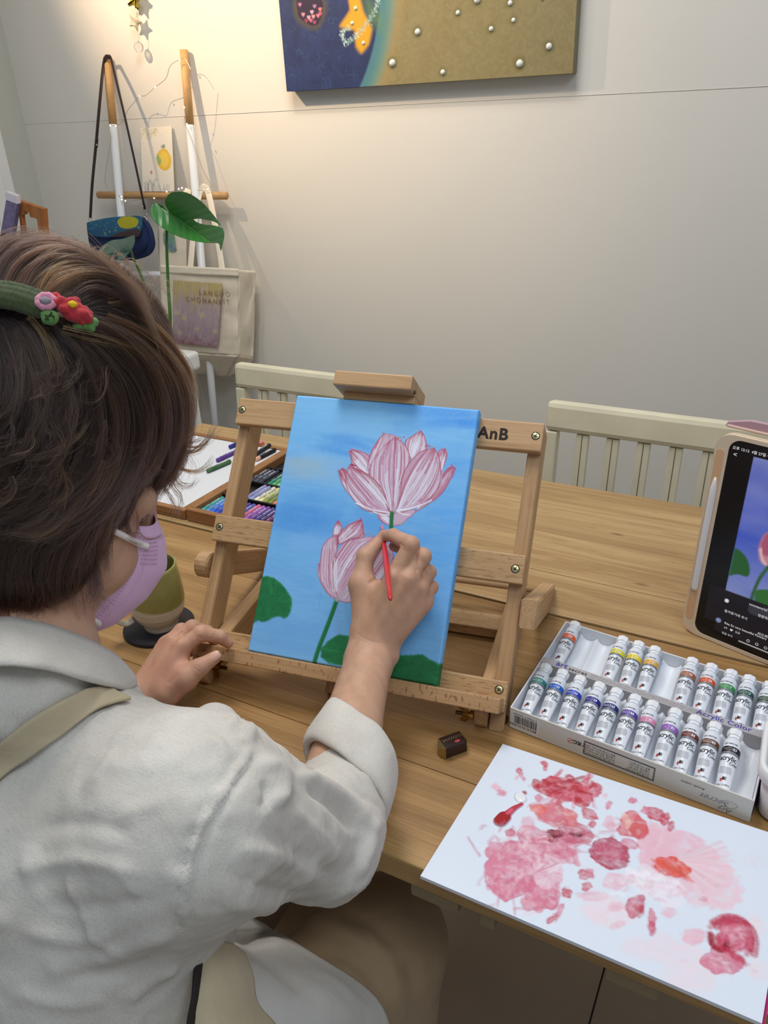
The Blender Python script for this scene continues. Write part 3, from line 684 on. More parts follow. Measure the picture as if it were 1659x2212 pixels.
dab(560, 470, 40, 30, (228, 150, 172), .6, .4, .004, 151, 9, 6); dab(540, 500, 32, 20, (238, 200, 212), .8, .4, .003, 152, 9, 5); dab(640, 640, 90, 50, (240, 206, 220), .7, .3, .007, 17, 10, 16); dab(650, 700, 60, 60, (242, 220, 232), .7, .3, .007, 18, 10, 10)
dab(680, 740, 30, 60, (226, 140, 164), .6, .2, .005, 181, 9, 6); dab(775, 630, 18, 40, (224, 130, 152), .7, -.3, .003, 182, 8, 3)
# crimson group at the top
dab(720, 310, 120, 62, (206, 60, 84), .95, .25, .006, 19, 13, 44, .0004); dab(800, 345, 70, 42, (196, 34, 54), .9, .3, .006, 20, 11, 20, .0005); dab(860, 310, 44, 36, (208, 72, 94), .85, -.5, .005, 21); dab(640, 300, 70, 36, (196, 44, 66), .85, .4, .006, 22, 10, 16); dab(590, 285, 26, 22, R1, .95, 1.2, .003, 23, 9, 5, .0006)
for k in range(26):
    x = rng.uniform(630, 860); y = rng.uniform(258, 370); sweep([(x, y), (x+rng.normal(0, 28), y+rng.normal(0, 22)), (x+rng.normal(0, 45), y+rng.normal(0, 36))], .005, ((176, 16, 36), (214, 84, 106), (226, 130, 150))[k % 3], .75, 3, k+200)
dab(520, 350, 30, 24, (240, 240, 246), 1, 0, .0006, 24, 12, 0, .0024, .0008)
P.stroke(spline(Zp([(525, 380), (490, 400), (455, 430), (430, 455)]), 14), np.linspace(.004, .011, 14), (190, 26, 50), .96, soft=.0007, hgt=.0016)
P.stroke(spline(Zp([(428, 458), (445, 440)]), 6), .0135, (164, 8, 22), 1, soft=.0008, hgt=.0024); P.stroke(spline(Zp([(478, 410), (462, 425)]), 6), .0045, (224, 90, 120), .9, soft=.0009, hgt=.0018)
for a in ((515, 228, 14, 24, R2, .9, -.5), (528, 250, 7, 22, R3, .9, -.5), (505, 255, 8, 10, R4, .8), (632, 190, 18, 12, R2, .85, .5), (635, 212, 11, 15, R2, .85), (410, 300, 26, 16, R4, .9, .6), (437, 325, 24, 15, R3, .7, .4), (540, 325, 10, 8, R1, .8), (605, 350, 20, 20, R3, .8), (660, 372, 10, 6, R2, .8),
          (925, 382, 12, 24, R3, .9, .3), (1037, 363, 19, 15, R3, .95), (910, 338, 12, 14, R4, .8), (840, 425, 46, 26, R2, .9, .5), (850, 472, 18, 20, R2, .85), (475, 510, 26, 18, R2, .85), (1150, 425, 62, 32, (206, 64, 90), .95, .45), (1100, 405, 24, 18, R3, .9), (1185, 445, 24, 30, R2, .9, .3), (1214, 480, 17, 26, R2, .85, .3), (1215, 462, 10, 8, R1, .8),
          (735, 785, 26, 26, R2, .9, .4), (820, 705, 38, 24, R2, .85, .2), (825, 755, 26, 22, R2, .8, -.4), (840, 690, 18, 20, R3, .8), (670, 905, 34, 18, R2, .85, -.5), (700, 870, 14, 40, R3, .85, .5), (610, 865, 10, 6, R3, .8), (850, 800, 70, 22, R4, .8, .05), (950, 735, 50, 40, R4, .85), (1010, 730, 40, 24, R4, .8, -.4), (900, 800, 20, 16, (238, 214, 224), .9), (960, 850, 46, 24, R4, .75, -.3), (965, 935, 44, 16, R4, .85, -.2),
          (1050, 850, 46, 62, (206, 84, 112), .85, .4), (1070, 870, 22, 30, R1, .6, .2), (1125, 900, 20, 46, R3, .9, -.15), (1125, 950, 20, 34, (210, 92, 120), .85), (1205, 875, 36, 24, R4, .8, .1), (1360, 815, 22, 10, R3, .6), (1020, 560, 50, 26, R3, .8, .3)):
    dab(a[0], a[1], a[2], a[3], a[4], a[5], a[6] if len(a) > 6 else 0, .0016, 31, 9, 4)
for k in range(90):
    x, y = 500+rng.normal(0, 75), 680+rng.normal(0, 75); c = ((208, 100, 134), (232, 156, 180), (240, 198, 212), (216, 116, 146))[k % 4]; sweep([(x, y), (x+rng.normal(0, 16), y+rng.normal(0, 16)), (x+rng.normal(0, 34), y+rng.normal(0, 34))], .0042, c, .6, 2, 400+k)
for k in range(60):
    x, y = 690+rng.normal(0, 90), 555+rng.normal(0, 45); c = ((200, 84, 112), (228, 142, 166), (244, 210, 222), (214, 110, 136))[k % 4]; sweep([(x, y), (x+rng.normal(0, 16), y+rng.normal(0, 12)), (x+rng.normal(0, 34), y+rng.normal(0, 24))], .0040, c, .6, 2, 500+k)
for k in range(50):
    x, y = 1110+rng.normal(0, 90), 760+rng.normal(0, 40); sweep([(x, y), (x+rng.normal(0, 14), y+rng.normal(0, 12)), (x+rng.normal(0, 26), y+rng.normal(0, 22))], .005, (246, 240, 250) if k % 3 else (240, 206, 220), .6, 2, 600+k)
# coral patches, plum oval
dab(1030, 470, 80, 60, (222, 92, 104), .95, .4, .005, 25, 11, 26, .0003); dab(1010, 455, 40, 20, (244, 190, 178), .7, 1.1, .003, 26, 9, 6); dab(1060, 500, 40, 34, (220, 100, 104), .9, .3, .004, 27); dab(930, 470, 36, 34, (234, 170, 190), .8, .2, .004, 28)
dab(1210, 665, 92, 46, (232, 88, 74), .95, .25, .005, 29, 12, 30, .0004); dab(1190, 680, 30, 18, (206, 96, 120), .5, .2, .003, 30)
for k in range(9): sweep([(1130+k*18, 640+k*4), (1190+k*12, 670+k*5), (1240+k*8, 690+k*5)], .005, (228, 74, 58) if k % 2 else (240, 120, 104), .7, 3, 300+k)
dab(932, 604, 98, 70, (188, 76, 104), .98, .35, .002, 32, 16, 16, .0004); dab(935, 595, 70, 46, (206, 104, 134), .5, .35, .003, 33, 10, 12)
dab(680, 515, 38, 20, (130, 30, 50), .95, 0, .002, 34, 11, 8, .0006); dab(682, 512, 16, 9, (186, 90, 108), .8, 0, .001, 35, 9, 2); dab(780, 520, 34, 12, (124, 30, 56), .85, .1, .003, 36, 9, 6); dab(672, 545, 20, 8, (178, 50, 70), .8, 0, .002, 37)
# lower right rose
dab(1500, 985, 70, 66, (220, 120, 146), .9, .2, .004, 77, 12, 30)
dab(1510, 985, 88, 80, (214, 102, 130), .95, .3, .005, 38, 13, 44, .0004); dab(1450, 1100, 100, 66, (222, 124, 150), .9, .25, .005, 39, 12, 24); dab(1310, 985, 62, 50, R4, .9, .3, .005, 40, 10, 12)
sweep([(1415, 935), (1480, 905), (1560, 925), (1590, 990), (1585, 1060)], .010, (200, 62, 92), .85, 10, 51, .25); sweep([(1400, 975), (1405, 1020), (1440, 1048), (1480, 1030)], .008, (170, 20, 46), .85, 10, 52, .22); sweep([(1470, 1005), (1490, 1060), (1550, 1100)], .007, (196, 60, 90), .8, 8, 53, .3); dab(1472, 1022, 14, 18, (140, 24, 44), .8, 0, .002, 54, 9, 3)
for k in range(40):
    a = rng.uniform(0, 6.28); r = rng.uniform(10, 75); x, y = 1510+r*math.cos(a), 990+r*.8*math.sin(a); c = ((196, 58, 90), (226, 140, 164), (206, 86, 116), (240, 190, 206))[k % 4]; sweep([(x, y), (x-14*math.sin(a), y+14*math.cos(a)), (x-34*math.sin(a)+4, y+28*math.cos(a))], .0045, c, .6, 2, 700+k)
pad = thing('palette_pad', 'white disposable palette pad smeared with pink and red paint, at the front table edge', 'palette', (*((p_tl+p_br)/2)[:2], TZ))
gx, gy = P.X.ravel(), P.Y.ravel()
vf = p_tl+gx[:, None]*pax+gy[:, None]*pay+(P.hgt.ravel()+.0001)[:, None]*np.array([0, 0, 1.])
np_mesh('painted_sheet', vf, grid_faces(P.nx, P.ny)[:, ::-1], paintmat('wet_acrylic', .28, .1, 700, .5), pad, True, P.img)
obj('sheet_stack', fbox(BM(), p_tl-np.array([0, 0, PH]), pax, pay, ZA, (0, PW), (0, PL), (.0012, PH-.0001)), M_paper, pad)
obj('cover', fbox(BM(), p_tl-np.array([0, 0, PH]), pax, pay, ZA, (.0, PW+.0025), (0.001, PL-.0005), (0.0003, .0011)), mat('magenta_cover', (186, 40, 110), .4), pad)

# ================================================================== BOX OF PAINT TUBES
BH = .030
FLc, FRc, TLc = T(1101.7, 1528, TZ+BH), T(1630, 1731.5, TZ+BH), T(1222, 1342, TZ+BH)
bax = FRc-FLc; BW = np.linalg.norm(bax); bax /= BW; bay = TLc-FLc; BD = np.linalg.norm(bay); bay /= BD; B0 = FLc-np.array([0, 0, BH-.0004])
M_card = mat('box_card', (216, 214, 206), .55); M_cardin = mat('box_inner', (226, 228, 232), .5); M_purple = mat('box_purple', (44, 32, 92), .5); M_tray = mat('tray_plastic', (232, 236, 242), .3, spec=.5)
M_div = mat('divider_card', (176, 172, 174), .55); M_ink = mat('print_black', (22, 22, 28), .6); M_inkp = mat('print_violet', (70, 62, 160), .6); M_inkg = mat('print_grey', (120, 120, 122), .6); M_inkr = mat('print_red', (190, 70, 60), .6)
pbox = thing('paint_box', 'shallow white card box holding two rows of acrylic paint tubes beside the easel', 'box', tuple((B0+bax*BW/2+bay*BD/2)[:2])+(TZ,))
def bb(name, xr, yr, zr, m, par=None, bev=.0004): return obj(name, fbox(BM(), B0, bax, bay, ZA, xr, yr, zr, bev, 1), m, par or pbox)
t_ = .0018
front = bb('front_wall', (0, BW), (0, t_), (0, BH), M_card)
bb('side_wall', (0, t_), (t_, BD-t_), (0, BH), M_cardin); bb('side_wall', (BW-t_, BW), (t_, BD-t_), (0, BH), M_cardin); bb('back_wall', (0, BW), (BD-t_, BD), (0, BH), M_cardin)
for a, b in ((-.0009, -.0001), (BW+.0001, BW+.0009)): bb('outer_sleeve', (a, b), (.012, BD-.03), (0, BH-.0015), M_purple, bev=0)
bb('bottom', (t_, BW-t_), (t_, BD-t_), (0, .0012), M_cardin)
DY0, DY1, DZ = .0925, .1035, .0315
dv = bb('divider', (t_, BW-t_), (DY0, DY1), (.0013, DZ), M_div)
# vacuum formed tray: a scalloped well for each tube
NWELL = 12; px0, pitch = .0090, .0216
def tray(y0, y1, ht):
    nx, ny = NWELL*12+1, 12; xs = np.linspace(t_+.0004, BW-t_-.0004, nx); ys = np.linspace(y0, y1, ny); X, Y = np.meshgrid(xs, ys)
    ph = (X-t_)/(BW-2*t_)*NWELL; c = np.abs((ph % 1)-.5)*2; v = (Y-y0)/(y1-y0)
    Z = .003+.010*c**2*np.clip(v*1.6, .25, 1)+.010*np.clip((v-.55)/.45, 0, 1)**1.5*(1-.3*c)
    vts = B0+X.ravel()[:, None]*bax+Y.ravel()[:, None]*bay+Z.ravel()[:, None]*np.array([0, 0, 1.])
    np_mesh('well_tray', vts, grid_faces(nx, ny)[:, ::-1], M_tray, pbox)
tray(t_+.0004, DY0-.0003, 0); tray(DY1+.0003, BD-t_-.0004, 0)
fdv = lambda x0, y0, s=1: (lambda x, y: B0+bax*(x0+x)+bay*(DY0+y0+y)+np.array([0, 0, DZ+.00012]))
b = BM(); text_bm(b, 'art', .0125, fdv(.020, .003), .02, 1.0); obj('lettering', b, M_inkp, dv)
b = BM(); text_bm(b, 'secret', .0085, fdv(.0365, .0022), .015, 1.08); obj('lettering', b, M_ink, dv)
b = BM(); text_bm(b, 'Fashion Artsecret Acrylic Color which is suitable for painting of handicrafts made of wood, metal, fabric and', .0030, fdv(.064, .0062)); text_bm(b, 'glass is produced with carefully selected raw materials and offers excellent adhesion, color and mixing effect', .0030, fdv(.064, .0026)); obj('lettering', b, M_inkg, dv)
b = BM(); text_bm(b, 'Acrylic Color', .0100, fdv(.186, .003), .014, 1.04); obj('lettering', b, M_inkp, dv)
# printing on the front wall, upside down to the viewer
ff = lambda x0, z0: (lambda x, z: B0+bax*(x0-x)+bay*(-.00012)+np.array([0, 0, z0-z]))
lab = obj('barcode_label', fbox(BM(), B0, bax, bay, ZA, (.001, .0365), (-.0003, -.00005), (.001, .0255)), mat('label_white', (222, 222, 220), .5), front)
b = BM(); x = .0065
while x < .0335:
    w = random.choice((.0003, .0003, .0006, .0009)); fbox(b, B0, bax, bay, ZA, (x, x+w), (-.00045, -.00035), (.0105, .0215)); x += w+random.choice((.0003, .0005, .0007))
text_bm(b, '8 809475 202234', .0038, lambda x, z: B0+bax*(.0335-x)+bay*(-.0004)+np.array([0, 0, .0252-z]), .0, 1.05)
text_bm(b, 'MADE IN KOREA', .0044, lambda x, z: B0+bax*(.0335-x)+bay*(-.0004)+np.array([0, 0, .0090-z]), .01); obj('barcode', b, M_ink, lab)
b = BM(); lathe(b, [(.0028, 0), (.0033, .0001), (.0033, 0)], 24, B0+bax*.0735+bay*(-.0001)+np.array([0, 0, .0155]), bax, ZA, -bay); fbox(b, B0+bax*.0735+np.array([0, 0, .0155]), (bax+np.array([0, 0, 1.]))*.707, bay, (bax-np.array([0, 0, 1.]))*.707, (-.0028, .0028), (-.0003, -.0001), (-.0003, .0003)); obj('warning_mark', b, M_inkr, front)
b = BM(); text_bm(b, 'KC', .0065, ff(.0855, .018), .03); obj('lettering', b, M_ink, front)
b = BM()
for x0, x1, z0, z1 in ((.089, .166, .0225, .0232), (.089, .166, .0048, .0055), (.089, .0897, .0048, .0232), (.1653, .166, .0048, .0232), (.0902, .1648, .0218, .0221), (.0902, .1648, .0059, .0062), (.0902, .0905, .0059, .0221), (.1645, .1648, .0059, .0221)): fbox(b, B0, bax, bay, ZA, (x0, x1), (-.0002, -.0001), (z0, z1))
for k, ln in enumerate(('품명: 아크릴 컬러 20ml  제조국: 대한민국', '사용연령: 8세 이상  제조연월 별도표기', '주의사항: 입에 넣지 마십시오', '직사광선을 피해 보관 하십시오')):
    text_bm(b, ln, .0028, ff(.124, .0192-k*.0034)); text_bm(b, ln[:12], .0028, ff(.161, .0192-k*.0034))
obj('notice_print', b, M_ink, front)
b = BM(); text_bm(b, 'Acrylic colors', .0042, ff(.216, .0215), .005, 1, 'l', .3); obj('lettering', b, M_ink, front)
b = BM(); text_bm(b, 'Secret', .0105, ff(.240, .0150), -.008, 1.0, 'l', .4); text_bm(b, 'Art', .0095, ff(.2445, .0075), -.008, 1.0, 'l', .4)
tube(b, [B0+bax*(.2410+.0052*math.cos(a)+.0025*math.sin(2*a))+bay*(-.0001)+np.array([0, 0, .0125+.0052*math.sin(a)]) for a in np.linspace(0, 6.28, 30)], .00018, 4); obj('lettering', b, M_inkg, front)

# ---- the tubes
M_tube = mat('tube_white', (226, 230, 238), .32, spec=.5); M_cap = mat('tube_cap', (238, 240, 244), .4, spec=.4)
TL_ = .066; TR_ = .0089
def tsec(y):
    k = min(max((y)/TL_, 0), 1); k2 = k**.8
    a = .0070+(TR_-.0070)*min(1, k*1.3); b = .0010+(TR_-.0010)*min(1, k2*1.12) if k < .93 else TR_
    return a, min(b, TR_), .0012+(TR_-.0012)*min(1, k2*1.12)*1.0
def tpt(y, phi, e=0.0):
    """a point of the tube skin, y along it from the crimp, phi around it from straight up"""
    a, b, zc = tsec(y); tw = .5*(1-min(1, y/TL_*1.5)); x, z = (a+e)*math.sin(phi), (b+e)*math.cos(phi)
    return np.array([x*math.cos(tw)-z*math.sin(tw), y, zc+x*math.sin(tw)+z*math.cos(tw)+.002*(1-min(1, y/TL_*1.5))])
def skin(bm, y0, y1, ny, e=0.0, seg=32, end=False):
    rings = [[bm.verts.new(tpt(y, 2*math.pi*k/seg, e)) for k in range(seg)] for y in np.linspace(y0, y1, ny)]
    for a, b in zip(rings, rings[1:]):
        for k in range(seg): bm.faces.new((a[k], a[(k+1) % seg], b[(k+1) % seg], b[k]))
    if end: bm.faces.new(rings[0][::-1])
    return rings
def make_tube():
    t = thing('paint_tube', None, 'paint tube')
    b = BM(); r = skin(b, 0, TL_, 22, 0, 32, True)
    zc = TR_; last = r[-1]
    for rr, yy in ((.0080, TL_+.0022), (.0058, TL_+.0036), (.0050, TL_+.0050)):
        ring = [b.verts.new((rr*math.sin(2*math.pi*k/32), yy, zc+rr*math.cos(2*math.pi*k/32))) for k in range(32)]
        for k in range(32): b.faces.new((last[k], last[(k+1) % 32], ring[(k+1) % 32], ring[k]))
        last = ring
    obj('tube_body', b, M_tube, t, True, False)
    b = BM(); lathe(b, [(0, 0), (.0066, 0), (.0068, .0008), (.0064, .0030), (.0078, .0036), (.0080, .0105), (.0070, .0118), (0, .0118)], 8, (0, TL_+.0046, zc), XA, ZA, YA); obj('cap', b, M_cap, t, False, False)
    b = BM(); skin(b, .0505, .0565, 3, .00012); obj('color_band', b, M_card, t, True, False)
    b = BM(); skin(b, .0478, .0503, 3, .00012); obj('grey_band', b, mat('tube_grey', (120, 124, 130), .4), t, True, False)
    fn = lambda x0, y0: (lambda x, y: tpt(y0+y, (x+x0)/TR_, .0002))
    b = BM(); text_bm(b, 'acrylic', .0078, fn(-.0108, .0405), .012, .95); text_bm(b, 'Color', .0044, fn(.0012, .0362), .012, 1.0); text_bm(b, 'art secret', .0034, fn(-.0085, .0590), .01, 1.0); obj('lettering', b, M_ink, t, False, False)
    b = BM(); r_ = np.random.default_rng(5)
    for k in range(6):
        x = -.0075
        while x < .0055:
            w = r_.uniform(.0006, .0018); v4 = [b.verts.new(fn(0, 0)(xx, .0325-k*.0013+dy)) for xx, dy in ((x, 0), (x+w, 0), (x+w, .0006), (x, .0006))]; b.faces.new(v4); x += w+.0004
    obj('small_print', b, mat('tube_small_print', (150, 152, 158), .5), t, False, False)
    for nm, xs, ys, m in (('red_square', (-.0042, -.0018), (.0172, .0205), M_inkr), ('black_square', (-.0018, .0006), (.0188, .0222), M_ink), ('grey_square', (.0006, .0026), (.0188, .0222), M_inkg)):
        b = BM(); b.faces.new([b.verts.new(fn(0, 0)(x, y)) for x, y in ((xs[0], ys[0]), (xs[1], ys[0]), (xs[1], ys[1]), (xs[0], ys[1]))]); obj(nm, b, m, t, False, False)
    b = BM(); text_bm(b, '20ml / 0.68fl.oz.', .0026, fn(-.0072, .0128), .0, 1.0); obj('volume_print', b, M_ink, t, False, False)
    return t
proto = make_tube(); used_proto = [False]
M_num = mat('print_white', (236, 236, 240), .5)
def place_tube(x, row, cname, rgb, num, label):
    if not used_proto[0]: t = proto; used_proto[0] = True
    else: t = copy_tree(proto)
    ty, cy = (.0068, .0788) if row == 0 else (.1075, .1795)
    tilt = math.atan2(.0155, cy-ty); ang = math.atan2(bax[1], bax[0])
    o = B0+bax*x+bay*ty+np.array([0, 0, .0068]); lean = math.atan2(bay[0]*1.0, bay[1])*-1
    t.location = V(o); t.rotation_euler = (tilt, 0, lean*.9+math.radians(random.uniform(-1.5, 1.5)))
    tag(t, label, 'paint tube', 'acrylic paint tubes in the white box')
    m = mat('band_'+cname, rgb, .4)
    for ch in [c for c in bpy.data.objects if c.parent == t]:
        if ch.name.startswith('color_band'):
            ch.data = ch.data.copy(); ch.data.materials.clear(); ch.data.materials.append(m); par = ch
    b = BM(); text_bm(b, 'NO.'+num, .0040, lambda xx, y: tpt(.0520+y, (xx-.0085)/TR_, .0003), .012, 1.05); obj('number_print', b, M_num, par, False, False)
place_list = [
 (0, 0, 'teal', (30, 138, 128), '327', 'paint tube with teal band, leftmost in the front row of the white box'),
 (1, 0, 'azure', (24, 98, 200), '331', 'paint tube with bright azure blue band, second in the front row of the white box'),
 (2, 0, 'cobalt', (32, 58, 190), '333', 'paint tube with cobalt blue band, third in the front row of the white box'),
 (3, 0, 'indigo', (38, 30, 146), '334', 'paint tube with deep indigo band, fourth in the front row of the white box'),
 (4, 0, 'navy', (38, 40, 118), '335', 'paint tube with navy blue band, fifth in the front row of the white box'),
 (5, 0, 'violet', (88, 58, 166), '340', 'paint tube with dark violet band, sixth in the front row, left of the pink one'),
 (6, 0, 'pink', (230, 146, 184), '341', 'paint tube with pale pink band in the front row of the white box'),
 (7, 0, 'lilac', (156, 98, 200), '342', 'paint tube with lilac band in the front row, right of the pink one'),
 (8, 0, 'redbrown', (118, 44, 34), '344', 'paint tube with red-brown band, third from the right in the front row'),
 (9, 0, 'brown', (104, 60, 36), '345', 'paint tube with plain brown band in the front row, left of the black one'),
 (10, 0, 'black', (16, 16, 24), '393', 'paint tube with black band, rightmost in the front row of the white box'),
 (0, 1, 'orange', (240, 96, 44), '305', 'paint tube with bright orange band, alone at the left of the back row'),
 (3, 1, 'lemon', (226, 216, 30), '308', 'paint tube with lemon yellow band, first of three in the back row'),
 (4, 1, 'yellow', (242, 220, 26), '310', 'paint tube with warm yellow band between two others in the back row'),
 (5, 1, 'amber', (240, 178, 52), '311', 'paint tube with amber yellow band, third of the yellow trio in the back row'),
 (7, 1, 'sienna', (170, 92, 46), '315', 'paint tube with sienna brown band in the back row, beside the orange-red one'),
 (8, 1, 'vermilion', (226, 88, 38), '316', 'paint tube with orange-red band in the back row, beside the green one'),
 (9, 1, 'green', (44, 146, 66), '321', 'paint tube with leaf green band in the back row of the white box'),
 (10, 1, 'darkgreen', (16, 84, 64), '323', 'paint tube with dark green band in the back row, right of the leaf green one'),
 (11, 1, 'olive', (44, 82, 56), '325', 'paint tube with greyish green band, rightmost in the back row of the white box')]
for k, row, cn, rgb, num, label in place_list:
    fx = (.0137+.0217*k) if row == 0 else (.0150+.0214*k)
    place_tube(fx, row, cn, rgb, num, label)

# ================================================================== TABLET IN ITS CASE
ta0 = T(1472, 1357, TZ+.001); tb = T(1629, 1422, TZ+.001)-ta0; tb /= np.linalg.norm(tb); tbk = np.array([-tb[1], tb[0], 0]); th = math.radians(2.5)
tup = np.array([0, 0, 1])*math.cos(th)+tbk*math.sin(th); tn = np.cross(tup, tb)       # tn points away from the viewer
TWd, THt = .226, .284
M_case = mat('tablet_case', (226, 206, 180), .5, var=.02); M_casep = mat('case_inside', (222, 178, 138), .5); M_mauve = mat('case_cover', (186, 150, 160), .55)
tab = thing('tablet', 'tablet in a peach silicone case, propped up at the right end of the table', 'tablet', tuple(ta0+tb*TWd/2+tbk*.02))
tf = lambda x, y, d=0.0: ta0+tb*x+tup*y+tn*d
obj('case_back', prism(BM(), rrect(TWd, THt, .020, 6, TWd/2, THt/2), ta0, tb, tup, tn, .0035, .0105, .0015, 2), M_case, tab)
def rim_pts(m, r): return rrect(TWd-2*m, THt-2*m, r, 6, TWd/2, THt/2)
b = BM(); outer, inner = rim_pts(0, .020), rrect(TWd-.0165-.005, THt-.010, .014, 6, TWd/2+(.0165-.005)/2, THt/2)
n = len(outer)
def ringsolid(bm, o_, i_, d0, d1):
    A = [bm.verts.new(tf(x, y, d0)) for x, y in o_]; Bv = [bm.verts.new(tf(x, y, d0)) for x, y in i_]; Cv = [bm.verts.new(tf(x, y, d1)) for x, y in o_]; D = [bm.verts.new(tf(x, y, d1)) for x, y in i_]
    for k in range(len(o_)):
        q = (k+1) % len(o_)
        for a_, b_ in ((A, Bv), (Bv, D), (D, Cv), (Cv, A)): bm.faces.new((a_[k], a_[q], b_[q], b_[k]))
    bmesh.ops.recalc_face_normals(bm, faces=bm.faces[:])
ringsolid(b, outer, inner, -.0015, .0036); case = obj('case_rim', b, M_case, tab)
# pen channel along the left rim: a long recess with round thumb holes
b = BM(); prism(b, rrect(.0098, .242, .0045, 5, .0076, THt/2), ta0, tb, tup, tn, -.0019, -.0012, .0); obj('pen_channel', b, M_casep, tab)
for yy in (.232, .055):
    b = BM(); lathe(b, [(0, -.0003), (.0036, -.0003), (.0040, .0)], 20, tf(.0076, yy, -.0019), tb, tup, -tn); obj('thumb_hole', b, mat('case_hole', (196, 142, 100), .5), tab)
b = BM(); prism(b, rrect(TWd-.0165-.0052, THt-.0102, .0138, 6, TWd/2+(.0165-.005)/2, THt/2), ta0, tb, tup, tn, -.0004, .0034, .0); scr = obj('glass', b, mat('tablet_glass', (8, 8, 11), .12, spec=.5), tab)
b = BM(); prism(b, [(.001, .2875), (.004, .2935), (.030, .3005), (.24, .3035), (.24, .289)], ta0, tb, tup, tn, .014, .020, .001); obj('folded_cover', b, M_mauve, tab)
obj('folded_cover', fbox(BM(), tf(0, .2875, .0108), tb, tn, tup, (.004, TWd), (0, .016), (0, .003), .001), mat('case_cover_edge', (206, 172, 158), .55), tab)
b = BM(); fbox(b, tf(.03, 0.004, .012), tb, tbk*math.cos(.35)-np.array([0, 0, 0]), tup, (0, .16), (0, .07), (0, .003), .001); obj('kickstand', b, M_mauve, tab)
# what the screen shows
SX, SY = .0168, .006
P = Paint(TWd-.024, THt-.014, 300, 400, (9, 9, 12))
iw = P.w; ih = P.h
def sc(px, py):
    r = ray(px, py); o_ = tf(0, 0, -.0006); t_s = np.dot(o_-CAM, tn)/r.dot(tn); w_ = CAM+r*t_s-o_; return np.array([w_.dot(tb)-SX, THt-SY-.002-w_.dot(tup)])
Zs = lambda pts: np.array([sc(1460+x/4.256, 900+y/4.256) for x, y in pts])
il, it = Zs([(720, 372)])[0]; ill, ib = Zs([(455, 1592)])[0]; il = (il+ill)/2
rect = lambda x0, y0, x1, y1: np.array([(x0, y0), (x1, y0), (x1, y1), (x0, y1)])
P.poly(rect(0, ib-.001, iw, ib+.0015), (9, 9, 12)); P.poly(rect(il-.004, ib, iw, ih-.012), (24, 24, 32), .9)
P.poly(rrect(iw, ib-it, .003, 4, il+iw/2, (it+ib)/2), (58, 78, 170))
s_ = P.box(il, it, iw, ib); yy_ = (P.Y[s_]-it)/(ib-it); msk = (P.X[s_] >= il)
gr = np.clip(1-yy_*2.6, 0, 1)*.75*msk; P.blend(s_, gr, lin((120, 128, 172)))
P.blend(s_, np.clip((yy_-.55)*1.9, 0, 1)*msk*.9, lin((126, 136, 180)))
P.blend(s_, np.clip(.7*P.noise(s_, .05, 4, 1.8, .7)-.05+.35*np.exp(-((yy_-.2)/.1)**2), 0, 1)*msk*.6, lin((150, 156, 190)))
P.blend(s_, np.clip(.9*P.noise(s_, .035, 9, 1.6, .8)-.1, 0, 1)*msk*.45, lin((38, 58, 158)))
P.poly(np.clip(closed(Zs([(400, 1190), (540, 1205), (620, 1260), (665, 1330), (680, 1420), (655, 1472), (560, 1450), (470, 1470), (400, 1460)]), 50), [il, 0], [9, 9]), (34, 82, 40), 1, soft=.0012)
P.poly(closed(Zs([(755, 1230), (790, 1120), (860, 1060), (1000, 1060), (1050, 1250), (950, 1390), (850, 1385), (775, 1330)]), 50), (176, 120, 130), 1, soft=.0014)
P.poly(closed(Zs([(780, 1160), (840, 1070), (960, 1070), (940, 1200), (860, 1280), (790, 1260)]), 50), (150, 70, 96), .9, soft=.002); P.poly(closed(Zs([(765, 1220), (790, 1210), (800, 1290), (845, 1375), (790, 1330)]), 40), (196, 170, 180), .9, soft=.001)
P.stroke(spline(Zs([(850, 1380), (770, 1490), (720, 1600), (690, 1690)]), 20), .0042, (46, 84, 52), 1, soft=.0012)
P.poly(closed(Zs([(720, 1680), (735, 1600), (830, 1590), (1000, 1620), (1000, 1760), (840, 1750), (760, 1720)]), 40), (44, 96, 40), 1, soft=.001)
P.poly(rect(il-.02, ib, iw, ib+.05), (22, 22, 30), .97); P.poly(rrect(.05, .013, .006, 5, *(Zs([(850, 1830)])[0])), (52, 52, 62)); c0 = Zs([(420, 1882)])[0]; P.poly(np.array([c0+np.array([math.cos(a)-1.2, math.sin(a)])*.0034 for a in np.linspace(0, 6.28, 24)]), (120, 132, 170))
a0, a1 = Zs([(580, 2062), (1000, 2240)]); P.stroke(np.array([a0, [iw-.01, a0[1]]]), .0009, (225, 225, 228)); c0 = Zs([(468, 1692)])[0]; P.poly(np.array([c0+np.array([math.cos(a), math.sin(a)])*.0026 for a in np.linspace(0, 6.28, 20)]), (214, 214, 220))
vf = tf(SX, THt-SY-.002, -.00065)+P.X.ravel()[:, None]*tb-P.Y.ravel()[:, None]*tup
np_mesh('display', vf, grid_faces(P.nx, P.ny)[:, ::-1], paintmat('lit_screen', .25, emit=.62), scr, True, P.img)
Mtx = NT('screen_text'); Mtx.b.inputs['Base Color'].default_value = (.02, .02, .02, 1); Mtx.b.inputs['Emission Color'].default_value = (.8, .8, .82, 1); Mtx.b.inputs['Emission Strength'].default_value = .75
b = BM()
def stext(s, X, Y, size, bold=0.0):
    x0, y0 = Zs([(X, Y)])[0]; text_bm(b, s, size, lambda x, y: tf(SX+x0+x, THt-SY-.002-y0+y, -.0009), bold)
stext('오후 12:12  4월 27일 수요일', 520, 292, .0046, .01); stext('<', 524, 362, .008, .01); stext('cocotama님의 flower', 672, 1728, .0046, .01); stext('즐겨찾기에 추가', 445, 1790, .0044, .005); stext('방문하기', 752, 1832, .0044, .01)
